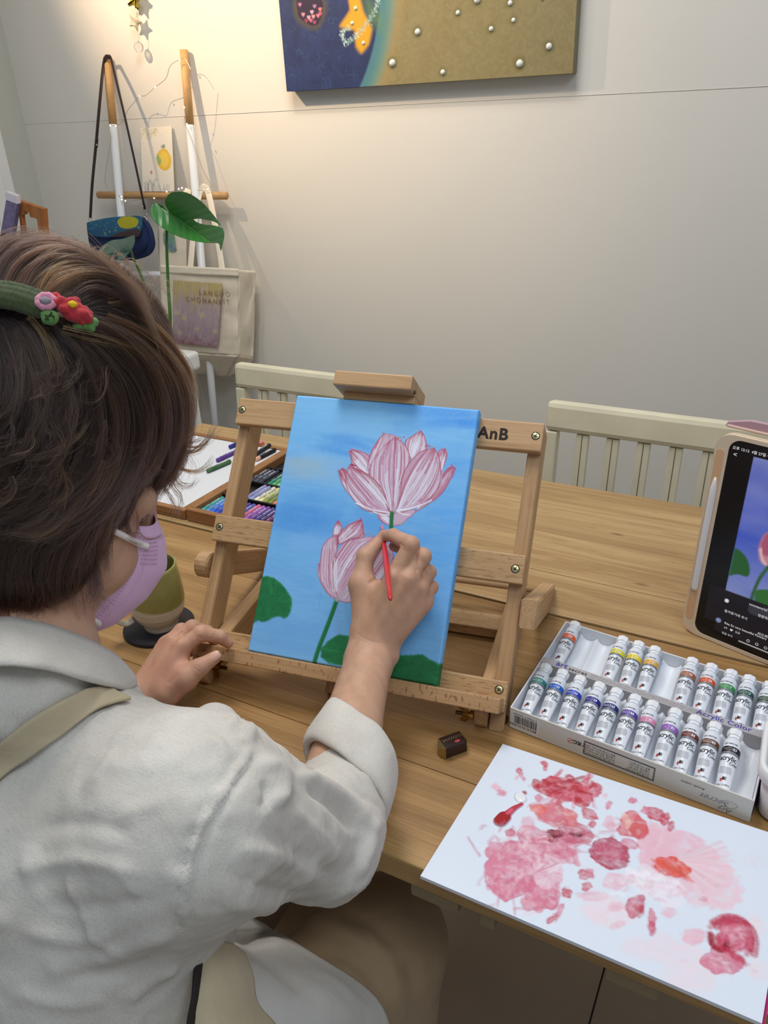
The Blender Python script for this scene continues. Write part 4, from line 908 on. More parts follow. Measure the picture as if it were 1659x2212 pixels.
stext('Rita So very beautiful Flowers', 445, 1902, .0044, .008); stext('피드백 공유', 748, 2000, .0046, .01); stext('2주   ♥   답글', 440, 1942, .0034); stext('댓글 추가', 420, 1990, .0036)
for X, Y in ((665, 2060), (745, 2092), (825, 2126)):
    x0, y0 = Zs([(X, Y)])[0]; lathe(b, [(.0014, 0), (.0020, .0001), (.0020, 0)], 16, tf(SX+x0, THt-SY-.002-y0, -.0009), tb, tup, -tn)
obj('screen_text', b, Mtx.m, scr)
# stylus in the channel
sty = thing('stylus', 'white digital stylus held in the channel of the tablet case', 'stylus', tuple(tf(.0076, .06, -.004)))
b = BM(); tube(b, [tf(.0076, y, -.0012) for y in (.0655, .067, .07, .205, .212, .222, .2265)], [.0032, .0040, .0042, .0042, .0040, .0024, .0010], 20); obj('barrel', b, mat('stylus_white', (236, 236, 238), .35), sty, True)
b = BM(); tube(b, [tf(.0076, y, -.0012) for y in (.2135, .2139)], .0037, 20); obj('tip_ring', b, mat('ring_grey', (150, 150, 154), .4), sty)

# ================================================================== WASH TUB AT THE RIGHT EDGE
tub = thing('wash_tub', 'pale plastic brush-washing tub cut off by the right picture edge', 'tub', tuple(T(1648, 1786, TZ)+np.array([.046, .045, 0])))
cx, cy = tub.location[0], tub.location[1]; M_tub = mat('tub_plastic', (236, 228, 226), .4, spec=.4)
def loop_solid(secs):
    b = BM(); rings = []
    for w, d, r, z in secs: rings.append([b.verts.new((cx+x, cy+y, TZ+z)) for x, y in rrect(w, d, r, 6)])
    for a_, c_ in zip(rings, rings[1:]):
        for k in range(len(a_)): b.faces.new((a_[k], a_[(k+1) % len(a_)], c_[(k+1) % len(a_)], c_[k]))
    b.faces.new(rings[0][::-1]); b.faces.new(rings[-1]); bmesh.ops.recalc_face_normals(b, faces=b.faces[:]); return b
obj('tub_body', loop_solid([(.100, .072, .014, .0005), (.106, .078, .016, .004), (.112, .084, .016, .050), (.109, .081, .016, .0505), (.102, .074, .014, .008)]), M_tub, tub, True)
b = loop_solid([(.118, .090, .018, .050), (.122, .094, .019, .053), (.122, .094, .019, .066), (.117, .089, .018, .068), (.111, .083, .016, .066), (.110, .082, .016, .054)]); obj('rim', b, mat('tub_rim', (236, 236, 236), .4), tub, True)

# ================================================================== MUG ON ITS COASTER
cc = T(343, 1348, TZ+.006); cc[2] = TZ
coaster = thing('coaster', 'round dark leather coaster under the green mug', 'coaster', tuple(cc))
b = BM(); lathe(b, [(0, .0004), (.0475, .0004), (.0495, .0015), (.0500, .0045), (.0485, .0066), (0, .0068)], 64, cc); obj('coaster_disc', b, mat('dark_leather', (36, 34, 42), .55, bump=.15, bscale=900), coaster, True)
mug = thing('mug', 'green and cream glazed mug standing on the dark coaster', 'mug', (cc[0], cc[1], TZ+.0068)); mc = np.array([cc[0]+.006, cc[1], TZ+.0069])
HM = .099
prof_o = [(0, .002), (.0205, .002), (.0215, 0), (.0235, 0), (.0242, .003), (.0236, .008), (.0265, .012), (.0325, .020), (.0368, .031), (.0388, .045), (.0386, .060), (.0374, .078), (.0354, .094), (.0348, HM), (.0338, HM+.0008), (.0330, HM)]
prof_i = [(.0338, .092), (.0352, .076), (.0366, .060), (.0366, .046), (.0345, .030), (.028, .016), (.016, .009), (0, .008)]
M_mg = mat('green_glaze', (124, 128, 48), .3, spec=.5, var=.06, vscale=60); 
def mugmat():
    t = NT('mug_glaze'); tc = t.n('ShaderNodeTexCoord').outputs['Object']; sx = t.n('ShaderNodeSeparateXYZ'); t.l(tc, sx.inputs[0])
    nz = t.n('ShaderNodeTexNoise', Scale=30, Detail=3); t.l(tc, nz.inputs[0]); mp = t.n('ShaderNodeMapping'); t.l(tc, mp.inputs[0]); mp.inputs['Scale'].default_value = (8, 8, 420); mp.inputs['Rotation'].default_value = (.09, .05, 0)
    nb = t.n('ShaderNodeTexNoise', Scale=1.0, Detail=2); t.l(mp.outputs[0], nb.inputs[0])
    cream = t.ramp(nb.outputs[0], [(.25, srgb(166, 152, 130)), (.42, srgb(212, 206, 192)), (.8, srgb(230, 226, 216))])
    green = t.ramp(nz.outputs[0], [(.3, srgb(150, 150, 84)), (.7, srgb(168, 166, 102))])
    ad = t.n('ShaderNodeMath', operation='MULTIPLY_ADD'); t.l(sx.outputs[0], ad.inputs[0]); ad.inputs[1].default_value = .18; t.l(sx.outputs[2], ad.inputs[2])
    f = t.ramp(ad.outputs[0], [(.0485, (0, 0, 0, 1)), (.0495, (1, 1, 1, 1))]); c = t.mix(f, cream, green)
    t.l(c, t.b.inputs['Base Color']); t.b.inputs['Roughness'].default_value = .28; t.b.inputs['Coat Weight'].default_value = .3; return t.m
b = BM(); lathe(b, prof_o+prof_i, 72, mc); obj('mug_body', b, mugmat(), mug, True)
hd = np.array([-.50, -.866, 0]); hp = [mc+hd*r_+np.array([0, 0, z]) for r_, z in ((.0360, .024), (.047, .021), (.058, .030), (.0625, .046), (.059, .062), (.050, .070), (.0365, .070))]
b = BM(); tube(b, spline(hp, 30), .0058, 16, True, (np.array([.866, -.5, 0]), .62)); obj('handle', b, mugmat(), mug, True)
b = BM(); lathe(b, [(0, .060), (.0362, .060)], 40, mc); obj('tea', b, mat('tea', (70, 60, 20), .08), mug)

# ================================================================== SWEETS
M_choc = mat('brown_wrapper', (42, 22, 22), .28, spec=.6, bump=.3, bscale=160, bdist=.001); M_gold = mat('gold_foil', (170, 156, 104), .25, .85, bump=.4, bscale=240, bdist=.001)
ch = T(977, 1621, TZ); dx_ = np.array([.62, .785, 0]); dy_ = np.array([-.785, .62, 0])
choc = thing('chocolate', 'small chocolate in brown and gold wrapper on the table before the easel', 'sweet', tuple(ch))
b = BM(); fbox(b, ch, dx_, dy_, ZA, (-.0135, .0135), (-.0095, .0095), (.0006, .0165), .002, 2); body = obj('wrapper', b, M_choc, choc)
for s in (-1, 1):
    b = BM(); ob = [(-.0098, .0004), (.0098, .0004), (.0092, .0168), (-.0092, .0168)]; tip_ = ch+dx_*s*.0175+np.array([0, 0, .0075])
    q = [b.verts.new(ch+dx_*s*.0130+dy_*x+np.array([0, 0, z])) for x, z in ob]; tp_ = [b.verts.new(tip_+dy_*d+np.array([0, 0, e])) for d, e in ((-.003, -.0065), (.003, -.0065), (.002, .004), (-.002, .004))]
    for k in range(4): b.faces.new((q[k], q[(k+1) % 4], tp_[(k+1) % 4], tp_[k]))
    b.faces.new(tp_); b.faces.new(q[::-1]); bmesh.ops.recalc_face_normals(b, faces=b.faces[:]); obj('foil_end', b, M_gold, choc)
b = BM(); text_bm(b, 'LUVANA', .0062, lambda x, y: ch+dx_*(.0125-x)+dy_*(-.0015-y+.0055)+np.array([0, 0, .01665]), 0, 1.0); obj('lettering', b, M_gold, body)
b = BM(); lathe(b, [(0, .0001), (.0020, .0001)], 20, ch+dx_*.004+dy_*(-.0045)+np.array([0, 0, .01655]), dx_*1.7, dy_, ZA); obj('logo_oval', b, mat('logo_red', (170, 60, 66), .4), body)
def twist(name, label, px, py, L, r, m1, m2, ang):
    c = T(px, py, TZ); d = np.array([math.cos(ang), math.sin(ang), 0]); e = np.array([-d[1], d[0], 0]); t = thing(name, label, 'sweet', tuple(c))
    b = BM(); pts = [c+d*x+np.array([0, 0, r+.0004]) for x in np.linspace(-L/2, L/2, 9)]; tube(b, pts, [r*.3, r*.75, r*.95, r, r, r, r*.95, r*.75, r*.3], 14); obj('wrapped_body', b, m1, t, True)
    for s in (-1, 1):
        b = BM(); fan = []; r0 = c+d*s*L/2+np.array([0, 0, r]); v0 = b.verts.new(r0)
        for k in range(9): a = -.7+1.4*k/8; fan.append(b.verts.new(r0+(d*s*math.cos(a)+e*math.sin(a))*.014+np.array([0, 0, .003*(-1)**k])))
        for k in range(8): b.faces.new((v0, fan[k], fan[k+1]))
        obj('twisted_end', b, m2, t)
M_cel = mat('clear_cellophane', (220, 222, 226), .12, spec=.7, trans=.5)
twist('candy', 'red hard candy in a clear wrapper beside the mug handle', 252, 1312, .022, .0075, mat('red_candy', (170, 40, 24), .15, spec=.6), M_cel, .4)
twist('candy', 'dark red sweet in silvery foil wrapper, nearest to the painter', 212, 1348, .020, .0065, mat('dark_candy', (60, 16, 22), .2, spec=.6), mat('silver_foil', (200, 200, 204), .2, .9), .7)

# ================================================================== OIL PASTEL BOX
M_pw = wood('pastel_box_wood', (176, 128, 84), (160, 112, 70), (140, 94, 56), rough=.45, ring=4, rand=.04)
M_tin = mat('tray_black', (20, 20, 24), .5)
Hb = .024; q0 = T(400, 1099.5, TZ+Hb); q0[2] = TZ+.0005; qx = np.array([.9996, .003, 0]); qx /= np.linalg.norm(qx); qy = np.array([.050, .9987, 0])
PBW, PBD = .262, .320
pbx = thing('pastel_box', 'open wooden oil pastel box on the rear table, left of the easel', 'box', tuple(q0+qx*PBW/2+qy*PBD/2))
def qb(name, xr, yr, zr, m=M_pw, bev=.0012, par=None, grain=0): return obj(name, fbox(BM(), q0, qx, qy, ZA, xr, yr, zr, bev, 1, grain), m, par or pbx)
wl = .012
qb('box_side', (0, PBW), (0, wl), (0, Hb)); qb('box_side', (0, PBW), (PBD-wl, PBD), (0, Hb)); qb('box_side', (0, wl), (wl, PBD-wl), (0, Hb), grain=1); qb('box_side', (PBW-wl, PBW), (wl, PBD-wl), (0, Hb), grain=1); qb('box_floor', (wl, PBW-wl), (wl, PBD-wl), (0, .004))
tin = qb('pastel_tray', (wl, PBW-wl), (wl, PBD-wl), (.0042, .0085), M_tin, 0)
for yy in (.086, .154, .222): qb('tray_divider', (wl, PBW-wl), (yy-.002, yy+.002), (.0086, .019), M_tin, .0005, tin)
qb('tray_divider', (.052, .056), (.156, PBD-wl), (.0086, .018), M_tin, .0005, tin)
LW = .262
lid = qb('lid', (-LW-.004, -.004), (0, PBD), (0, .0055))
for a in (((-LW-.004, -.004), (0, wl)), ((-LW-.004, -.004), (PBD-wl, PBD)), ((-wl-.004, -.004), (wl, PBD-wl)), ((-LW-.004, -LW+wl-.004), (wl, PBD-wl))): qb('lid_side', *a, (.0056, .019), par=lid)
qb('lid_paper', (-LW+wl-.0035, -wl-.0045), (wl+.0005, PBD-wl-.0005), (.0056, .0165), mat('drawing_paper', (222, 224, 228), .8), .0004)
M_hinge = mat('hinge_brass', (190, 158, 96), .35, .9)
for yy in (.068, .262):
    b = BM(); tube(b, [q0+qx*-.002+qy*(yy-.013)+np.array([0, 0, .0195]), q0+qx*-.002+qy*(yy+.013)+np.array([0, 0, .0195])], .0022, 10); fbox(b, q0, qx, qy, ZA, (-.008, .006), (yy-.013, yy+.013), (.0191, .0196)); obj('hinge', b, M_hinge, pbx)
M_stick = {}
def make_stick():
    t = thing('oil_pastel', None, 'oil pastel'); b = BM(); tube(b, [(0, y, 0) for y in (0, .0012, .004, .0125)], [.0024, .0040, .0043, .0043], 14); obj('pastel_tip', b, M_card, t, True, False)
    b = BM(); tube(b, [(0, y, 0) for y in (.0126, .059, .0605)], [.0046, .0046, .0040], 14); obj('paper_sleeve', b, M_card, t, True, False)
    b = BM(); r_ = np.random.default_rng(2)
    text_bm(b, 'OIL PASTEL', .0042, lambda x, y: ((.0049)*math.sin((y-.0015)/.0046), .030+x*.9, .0049*math.cos((y-.0015)/.0046)), .02, 1.1)
    text_bm(b, 'Mungyo', .0036, lambda x, y: ((.0049)*math.sin((y-.0015)/.0046), .0145+x*.9, .0049*math.cos((y-.0015)/.0046)), .01, 1.0)
    obj('sleeve_print', b, M_num, t, False, False); return t
stick0 = make_stick(); first = [True]
def stick(o, dirv, rgb, label, group, z, sleeve=None, dark=False):
    if first[0]: t = stick0; first[0] = False
    else: t = copy_tree(stick0)
    t.location = V((o[0], o[1], z)); t.rotation_euler = (0, 0, math.atan2(-dirv[0], dirv[1])); tag(t, label, 'oil pastel', group)
    key = (rgb, sleeve)
    if rgb not in M_stick: M_stick[rgb] = mat('pastel_%d_%d_%d' % rgb, rgb, .6)
    s2 = sleeve or tuple(int(v*.92) for v in rgb)
    if s2 not in M_stick: M_stick[s2] = mat('sleeve_%d_%d_%d' % s2, s2, .55)
    for chd in [c for c in bpy.data.objects if c.parent == t]:
        if 'print' in chd.name:
            if dark: chd.data = chd.data.copy(); chd.data.materials.clear(); chd.data.materials.append(M_ink)
            continue
        k2 = ('m', chd.name.split('.')[0], rgb, s2)
        if k2 not in M_stick:
            me = chd.data.copy(); me.materials.clear(); me.materials.append(M_stick[rgb] if 'tip' in chd.name else M_stick[s2]); M_stick[k2] = me
        chd.data = M_stick[k2]
    return t
ORD = ['leftmost', 'second', 'third', 'fourth', 'fifth', 'sixth', 'seventh', 'eighth', 'ninth', 'tenth', 'eleventh', 'twelfth', 'thirteenth', 'fourteenth']
rows = [
 ('front row', .0165, .0185, [('aqua', (70, 176, 170)), ('sky blue', (96, 160, 232)), ('bright blue', (56, 120, 230)), ('blue', (60, 90, 210)), ('blue-violet', (78, 84, 200)), ('violet', (92, 74, 186)), ('deep violet', (84, 72, 170)), ('periwinkle', (104, 100, 190)), ('pink', (232, 112, 160)), ('mauve', (180, 110, 204)), ('purple', (136, 84, 178)), ('slate blue', (84, 84, 160)), ('plum', (100, 66, 128)), ('dark magenta', (140, 70, 130))]),
 ('second row', .0905, .0178, [None]*4+[('pale lavender', (150, 158, 214)), ('grey-lavender', (160, 166, 208)), ('ivory', (240, 238, 222)), ('pale yellow', (236, 232, 166)), ('khaki', (150, 158, 90)), ('olive green', (134, 158, 74)), ('coral', (240, 132, 122)), ('salmon', (238, 150, 140)), ('rose', (236, 120, 120))]),
 ('third row', .1585, .0175, [('charcoal', (74, 76, 90)), ('slate grey', (82, 84, 98)), ('dark grey', (66, 68, 84)), None, ('jade', (44, 146, 120)), ('meadow green', (96, 176, 120)), ('mint', (130, 206, 160)), ('sea green', (70, 160, 130))]),
 ('rear row', .2265, .0172, [None]*4+[('moss', (140, 164, 88)), ('lime', (206, 222, 90)), ('pale aqua', (164, 222, 214))])]
for rname, y0, xs, cols_ in rows:
    for k, cdef in enumerate(cols_):
        if cdef is None: continue
        x = xs+k*.0105+random.uniform(-.0003, .0003)
        stick(q0+qx*x+qy*(y0+random.uniform(0, .002)), qy, cdef[1], '%s oil pastel in the %s of the open wooden box' % (cdef[0], rname), 'oil pastels in the wooden box', TZ+.0138, None, sum(cdef[1]) > 600)
lz = TZ+.0005+.0165+.0048
for (px, py), (px2, py2), rgb, lbl, slv in (((447, 1018), (505, 993), (70, 110, 66), 'dark green oil pastel lying on the white lid paper, nearest the hinge side', None), ((468, 995), (520, 970), (98, 62, 150), 'purple oil pastel lying on the lid paper between green and navy', None), ((495, 966), (545, 945), (40, 52, 140), 'navy blue oil pastel lying on the lid paper, behind the purple one', None),
                                     ((569, 955), (520, 972), (222, 120, 128), 'pink oil pastel lying at the back of the lid paper', None), ((552, 993), (612, 962), (238, 178, 150), 'black-sleeved pastel with a peach tip, lying along the hinge edge', (20, 22, 26)), ((548, 984), (600, 950), (30, 30, 34), 'all black pastel lying behind the peach-tipped one on the lid', (24, 26, 30))):
    a, b_ = T(px, py, lz), T(px2, py2, lz); d = b_-a; d /= np.linalg.norm(d)
    stick(a, d, rgb, lbl, 'oil pastels lying on the lid', lz, slv)

# ================================================================== THE BACK WALL: PICTURE, RACK, BAGS, PLANT
def masked_sheet(name, P, keep, fn, m, parent, smooth=True, flip=True):
    """the part of a painted grid where keep is true, each vertex placed by fn(x, y) arrays -> world"""
    idx = -np.ones(P.nx*P.ny, int); k = keep.ravel(); f = grid_faces(P.nx, P.ny); f = f[k[f].all(1)]
    u_ = np.unique(f); idx[u_] = np.arange(len(u_)); v = fn(P.X.ravel()[u_], P.Y.ravel()[u_]); f = idx[f]
    return np_mesh(name, v, f[:, ::-1] if flip else f, m, parent, smooth, P.img.reshape(-1, 3)[u_])
# ---- large painting
py_ = 2.042; g0 = PY(620, 203, py_); g1 = PY(1237, 152, py_); GW = g1[0]-g0[0]; GH = .62; gz = (g0[2]+g1[2])/2
gx0 = g0[0]
pic = thing('wall_painting', 'large unframed wall painting with a navy and olive ground set with pearls', 'painting', (gx0+GW/2, WY-.02, gz))
P = Paint(GW, GH, 420, 314, (142, 130, 92))
def gq(pts): return np.array([(lambda w: (w[0]-gx0, w[2]-gz))(PY(560+x/2.242, y/2.242, py_)) for x, y in pts])
s_ = P.all(); P.blend(s_, np.clip(.4+.6*P.noise(s_, .05, 1), 0, 1)*.6, lin((138, 122, 78))); P.blend(s_, np.clip(.35+.8*P.noise(s_, .006, 2), 0, 1)*.55, lin((160, 146, 104))); P.blend(s_, np.clip(.8*P.noise(s_, .015, 3)-.1, 0, 1)*.5, lin((122, 112, 74)))
cv = gq([(590, 0), (575, 90), (565, 200), (560, 280), (552, 350), (540, 418)]); top = gq([(590, 0)])[0]
cx_, cy_, R_ = top[0]-.335, top[1]+.06, .335
def disc(r, c, a, soft): P.poly([(cx_+r*math.cos(t), cy_+r*math.sin(t)*1.15) for t in np.linspace(0, 6.283, 90)], c, a, soft=soft)
cx_ = cv[:, 0].max()-R_; cy_ = .24
disc(R_+.055, (172, 146, 92), .6, .02); disc(R_+.042, (96, 140, 132), .9, .012); disc(R_+.022, (70, 124, 140), .8, .010); disc(R_, (36, 52, 96), 1, .003)
P.blend(s_, np.clip(P.noise(s_, .05, 7), 0, 1)*.0, lin((0, 0, 0)))
m_ = np.hypot(P.X-cx_, (P.Y-cy_)/1.15) < R_-.003
P.img[m_] = (P.img*(1+.25*P.noise(s_, .03, 5)[..., None]+.15*P.noise(s_, .005, 6)[..., None]))[m_]
for k in range(70):
    x, y = rng.uniform(0, .22), rng.uniform(.0, .45); a = rng.uniform(0, 6.3)
    if math.hypot(x-cx_, (y-cy_)/1.15) < R_-.02: P.stroke(spline([(x, y), (x+.012*math.cos(a), y+.012*math.sin(a)), (x+.02*math.cos(a+.8), y+.02*math.sin(a+.8))], 6), .0012, (70, 98, 140), .45, soft=.001)
P.poly(closed(gq([(500, -60), (590, 60), (600, 150), (560, 130), (520, 110)]), 40), (104, 140, 88), .55, soft=.014)
dk = closed(gq([(180, 20), (185, -5), (240, -10), (300, -5), (308, 50), (290, 110), (262, 126), (220, 108), (190, 78)]), 50)
P.poly(closed(gq([(165, 20), (185, -20), (300, -20), (325, 50), (295, 125), (262, 142), (205, 118), (175, 80)]), 50), (96, 84, 40), .7, soft=.008); P.poly(dk, (44, 32, 60), 1, soft=.002)
def heart(c, r, col):
    t = np.linspace(0, 6.283, 26); P.poly(np.stack([c[0]+r*np.sin(t)**3, c[1]+r*(.81*np.cos(t)-.31*np.cos(2*t)-.12*np.cos(3*t)-.06*np.cos(4*t))], 1), col, 1, soft=.001)
for q, cl in (((213, 70), (212, 140, 160)), ((255, 58), (206, 170, 190)), ((268, 30), (170, 120, 160)), ((295, 45), (216, 130, 130)), ((285, 75), (214, 124, 150)), ((228, 100), (150, 60, 90)), ((250, 98), (198, 100, 130)), ((268, 108), (160, 70, 100)), ((262, 80), (222, 150, 150)), ((197, 22), (190, 120, 170)), ((296, 65), (190, 90, 120)), ((240, 84), (224, 160, 180))): heart(gq([q])[0], .0055, cl)
star = np.array(gq([(430, -30), (440, 50), (392, 125), (420, 138), (462, 145), (470, 225), (495, 258), (530, 215), (545, 140), (505, 60), (480, -30)])); P.poly(star, (206, 150, 36), 1, soft=.004); P.poly(closed(star, 60)*.96+star.mean(0)*.04, (222, 168, 44), .6, soft=.008)
for X, Y, r in ((1055, 0, 1.6), (962, 62, 1.1), (767, 155, 1.6), (645, 305, 1.7), (889, 350, 1.3), (1123, 140, 1.2), (1215, 15, 1.2), (1231, 98, 1.1), (1403, 225, 1.6), (1261, 308, 1.8)): c = gq([(X, Y)])[0]; P.stroke(np.array([c, c+1e-5]), .016*r, (98, 96, 56), .75, soft=.006)
rg = spline(gq([(575, -20), (565, 40), (520, 110), (470, 175), (425, 205), (402, 180), (410, 145), (440, 138)]), 60); P.stroke(rg, .006, (130, 180, 178), .55, soft=.004)
for k in range(170):
    c = rg[rng.integers(60)]+rng.normal(0, .0045, 2); P.stroke(np.array([c, c+1e-5]), rng.uniform(.0012, .003), (206, 228, 220), .9, soft=.0008)
fnp = lambda X, Y: np.stack([gx0+X, np.full_like(X, py_-.0002), gz+Y], -1)
np_mesh('painted_face', fnp(P.X.ravel(), P.Y.ravel()), grid_faces(P.nx, P.ny)[:, ::-1], paintmat('wall_painting_paint', .6, .5, 300), pic, True, P.img)
M_navy = mat('canvas_side_navy', (34, 48, 92), .7); M_olive = mat('canvas_side_olive', (132, 124, 96), .7)
xs_ = gx0+cx_+R_*.93
obj('canvas_side', wbox(gx0, xs_, py_, WY-.003, gz, gz+GH, .001), M_navy, pic); obj('canvas_side', wbox(xs_, gx0+GW, py_, WY-.003, gz, gz+GH, .001), M_olive, pic)
M_pearl = mat('pearl', (232, 236, 228), .18, spec=.7, coat=.5)
for X, Y, r in ((1055, 0, .0098), (962, 62, .0068), (767, 155, .0092), (645, 305, .0108), (889, 350, .0078), (1123, 140, .0070), (1215, 15, .0072), (1231, 98, .0062), (1403, 225, .0092), (1261, 308, .0108), (1370, -8, .0062), (467, 40, .0060), (450, 112, .0058), (505, 208, .0058)):
    r *= .82; q = gq([(X, Y)])[0]; b = BM(); lathe(b, [(0, r*.8), (r*.5, r*.68), (r*.85, r*.38), (r, 0), (r*1.5, -r*.02)][:4], 20, (gx0+q[0], py_-.0003, gz+q[1]), XA, ZA, (0, -1, 0)); obj('pearl', b, M_pearl, pic, True)
# ---- ladder rack leaning on the wall
M_rw = mat('rack_wood', (206, 160, 104), .5, var=.08, vscale=60); M_rwh = mat('rack_white', (228, 232, 236), .4)
rack = thing('ladder_rack', 'leaning ladder rack of white poles with bare wood tops against the back wall', 'rack', (-1.85, 1.9, 0))
def pole(px, py, dxb, split):
    A = PY(px, py, WY-.016); Bq = np.array([A[0]+dxb, 1.87, .001]); d = Bq-A
    b = BM(); tube(b, [A, A+d*split], .0125, 18); obj('pole_top', b, M_rw, rack, True)
    b = BM(); tube(b, [A+d*split, Bq], .0124, 18); obj('pole', b, M_rwh, rack, True)
    return A, d
LA, Ld = pole(231, 124, -.02, .118); RA, Rd = pole(397, 108, .035, .125)
zr = PY(213, 421, 1.99)[2]
e0, e1 = PY(213, 421, 2.035), PY(489, 423, 2.035); zr = (e0[2]+e1[2])/2
b = BM(); tube(b, [(e0[0], 2.035, zr), (e1[0], 2.035, zr)], .0115, 18); obj('cross_rod', b, M_rw, rack, True)
zl = PY(335, 592, 1.99)[2]
b = BM(); tube(b, [(e0[0]+.05, 1.985, zl), (e1[0]-.05, 1.985, zl)], .0105, 14); obj('lower_rod', b, M_rwh, rack, True)
b = BM(); tube(b, [(e0[0]+.03, 1.885, .14), (e1[0]-.03, 1.885, .14)], .0105, 14); obj('lower_rod', b, M_rwh, rack, True)
# ---- string of tiny lights
sl_ = thing('string_light', 'thin string of tiny clear lights wound between the rack poles', 'string light', tuple(PY(397, 135, 2.03)))
b = BM(); wp = [(412, 150), (400, 128), (388, 129), (368, 142), (358, 170), (335, 188), (315, 206), (302, 208), (290, 221), (275, 240), (268, 262)]
tube(b, spline([PY(x, y, 2.03+.006*((k % 3)-1)) for k, (x, y) in enumerate(wp)], 60), .0008, 5)
tube(b, spline([PY(x, y, 2.005) for x, y in ((268, 262), (250, 272), (234, 270), (240, 300), (232, 345), (227, 390), (236, 412), (262, 425), (270, 435), (300, 431), (330, 428))], 70), .0008, 5)
tube(b, spline([PY(x, y, 2.015) for x, y in ((412, 150), (405, 230), (398, 262), (410, 290), (425, 330), (440, 370), (455, 400), (448, 412), (410, 408), (390, 405), (370, 415))], 70), .0008, 5); obj('wire', b, mat('wire_silver', (190, 180, 160), .4, .6), sl_)
Mbulb = NT('light_bead'); Mbulb.b.inputs['Base Color'].default_value = (.9, .86, .78, 1); Mbulb.b.inputs['Roughness'].default_value = .1; Mbulb.b.inputs['Emission Color'].default_value = (1, .88, .66, 1); Mbulb.b.inputs['Emission Strength'].default_value = 1.2
for x, y, yd in ((388, 129, 2.03), (335, 188, 2.03), (302, 208, 2.03), (238, 271, 2.0), (250, 272, 2.0), (262, 425, 2.0), (263, 431, 2.0), (271, 434, 2.0), (398, 232, 2.01), (404, 268, 2.01), (393, 406, 2.01), (386, 408, 2.01), (402, 408, 2.01), (449, 409, 2.01), (333, 428, 2.01), (360, 414, 2.01)):
    b = BM(); lathe(b, [(0, -.003), (.0022, -.0015), (.0026, 0), (.0022, .0015), (0, .003)], 10, PY(x, y, yd)); obj('bead', b, Mbulb.m, sl_, True)
# ---- handbag on the left pole
M_strap = mat('dark_leather_strap', (44, 26, 24), .5); M_steel = mat('steel_ring', (200, 196, 186), .3, .9)
bag = thing('handbag', 'navy fabric handbag with painted flap, hung by its dark strap on the rack', 'handbag', tuple(PY(262, 560, 1.955)))
by_ = 1.955
tp = LA+Ld*0.0; ty = tp[1]-.016
sp = [(195, 470, by_), (199, 400, by_), (208, 305, 1.985), (216, 215, 2.015), (223, 145, ty), (228, 125, ty)]
sp2 = [(234, 123, ty), (240, 128, ty), (250, 170, 2.02), (268, 245, 1.995), (288, 335, 1.97), (313, 452, by_)]
b = BM(); tube(b, spline([PY(*q) for q in sp+sp2], 70), .0062, 8, True, ((1, 0, 0), .22)); strap = obj('strap', b, M_strap, bag, True)
b = BM(); tube(b, [PY(209, 299, 1.980), PY(207.5, 318, 1.977)], .0074, 8, True, ((1, 0, 0), .4)); obj('strap_keeper', b, M_strap, strap)
for x, y in ((209, 313), (308, 447)):
    b = BM(); lathe(b, [(0, .001), (.0026, .0006), (.003, 0)], 14, PY(x, y, 1.973 if x < 250 else by_-.004), XA, ZA, (0, -1, 0)); obj('rivet', b, M_steel, strap)
for x, y in ((195, 474), (315, 466)):
    c = PY(x, y, by_); b = BM(); tube(b, [c+np.array([math.cos(a)*.0065, 0, math.sin(a)*.0065]) for a in np.linspace(0, 6.0, 20)], .0012, 6); tube(b, [c+np.array([0, 0, -.006]), c+np.array([0, 0, -.018])], .002, 8); obj('ring', b, M_steel, bag, True)
ol = np.array([PY(x, y, by_)[[0, 2]] for x, y in closed([(190, 482), (230, 472), (275, 468), (306, 470), (322, 488), (330, 512), (331, 535), (318, 553), (285, 562), (245, 560), (212, 550), (198, 530), (193, 505)], 48)])
b = BM(); prism(b, [(x, z) for x, z in ol], (0, 0, 0), XA, ZA, (0, 1, 0), by_-.022, by_+.024, .016, 4); obj('bag_body', b, mat('navy_fabric', (26, 44, 88), .8, bump=.3, bscale=700), bag, True)
x0, x1 = PY(188, 490, by_-.03)[0], PY(309, 490, by_-.03)[0]; z0, z1 = PY(200, 518, by_-.03)[2], PY(268, 463, by_-.03)[2]
P = Paint(x1-x0, z1-z0, 170, 90, (34, 92, 126))
bq = lambda pts: np.array([(PY(x, y, by_-.030)[0]-x0, PY(x, y, by_-.030)[2]-z0) for x, y in pts])
s_ = P.all(); P.blend(s_, np.clip(.5-(P.Y/P.h)+.4*P.noise(s_, .02, 3), 0, 1)*.8, lin((22, 66, 110))); P.blend(s_, np.clip(P.noise(s_, .012, 5), 0, 1)*.5, lin((56, 120, 140)))
P.poly(closed(bq([(252, 505), (275, 497), (300, 494), (307, 502), (300, 515), (262, 518), (235, 516)]), 40), (70, 56, 56), 1, soft=.002); P.poly(closed(bq([(255, 480), (262, 470), (282, 468), (299, 474), (299, 486), (284, 493), (264, 491)]), 40), (176, 172, 40), 1, soft=.0015)
for q in ((265, 478), (275, 484), (283, 476), (291, 483), (271, 472), (288, 490)): c = bq([q])[0]; P.stroke(np.array([c, c+1e-5]), .0035, (216, 140, 40), .9, soft=.001)
for k in range(26): c = bq([(rng.uniform(194, 258), rng.uniform(474, 500))])[0]; P.stroke(np.array([c, c+1e-5]), rng.uniform(.0012, .002), (214, 214, 140), .8, soft=.0008)
for q in ((229, 503), (240, 500), (252, 497), (302, 491), (231, 507), (296, 488)): c = bq([q])[0]; P.stroke(np.array([c, c+1e-5]), .0042, (206, 206, 60), .9, soft=.001)
fo = closed(bq([(190, 480), (230, 471), (275, 467), (306, 469), (307, 498), (298, 512), (270, 511), (235, 512), (205, 509), (192, 498)]), 60)
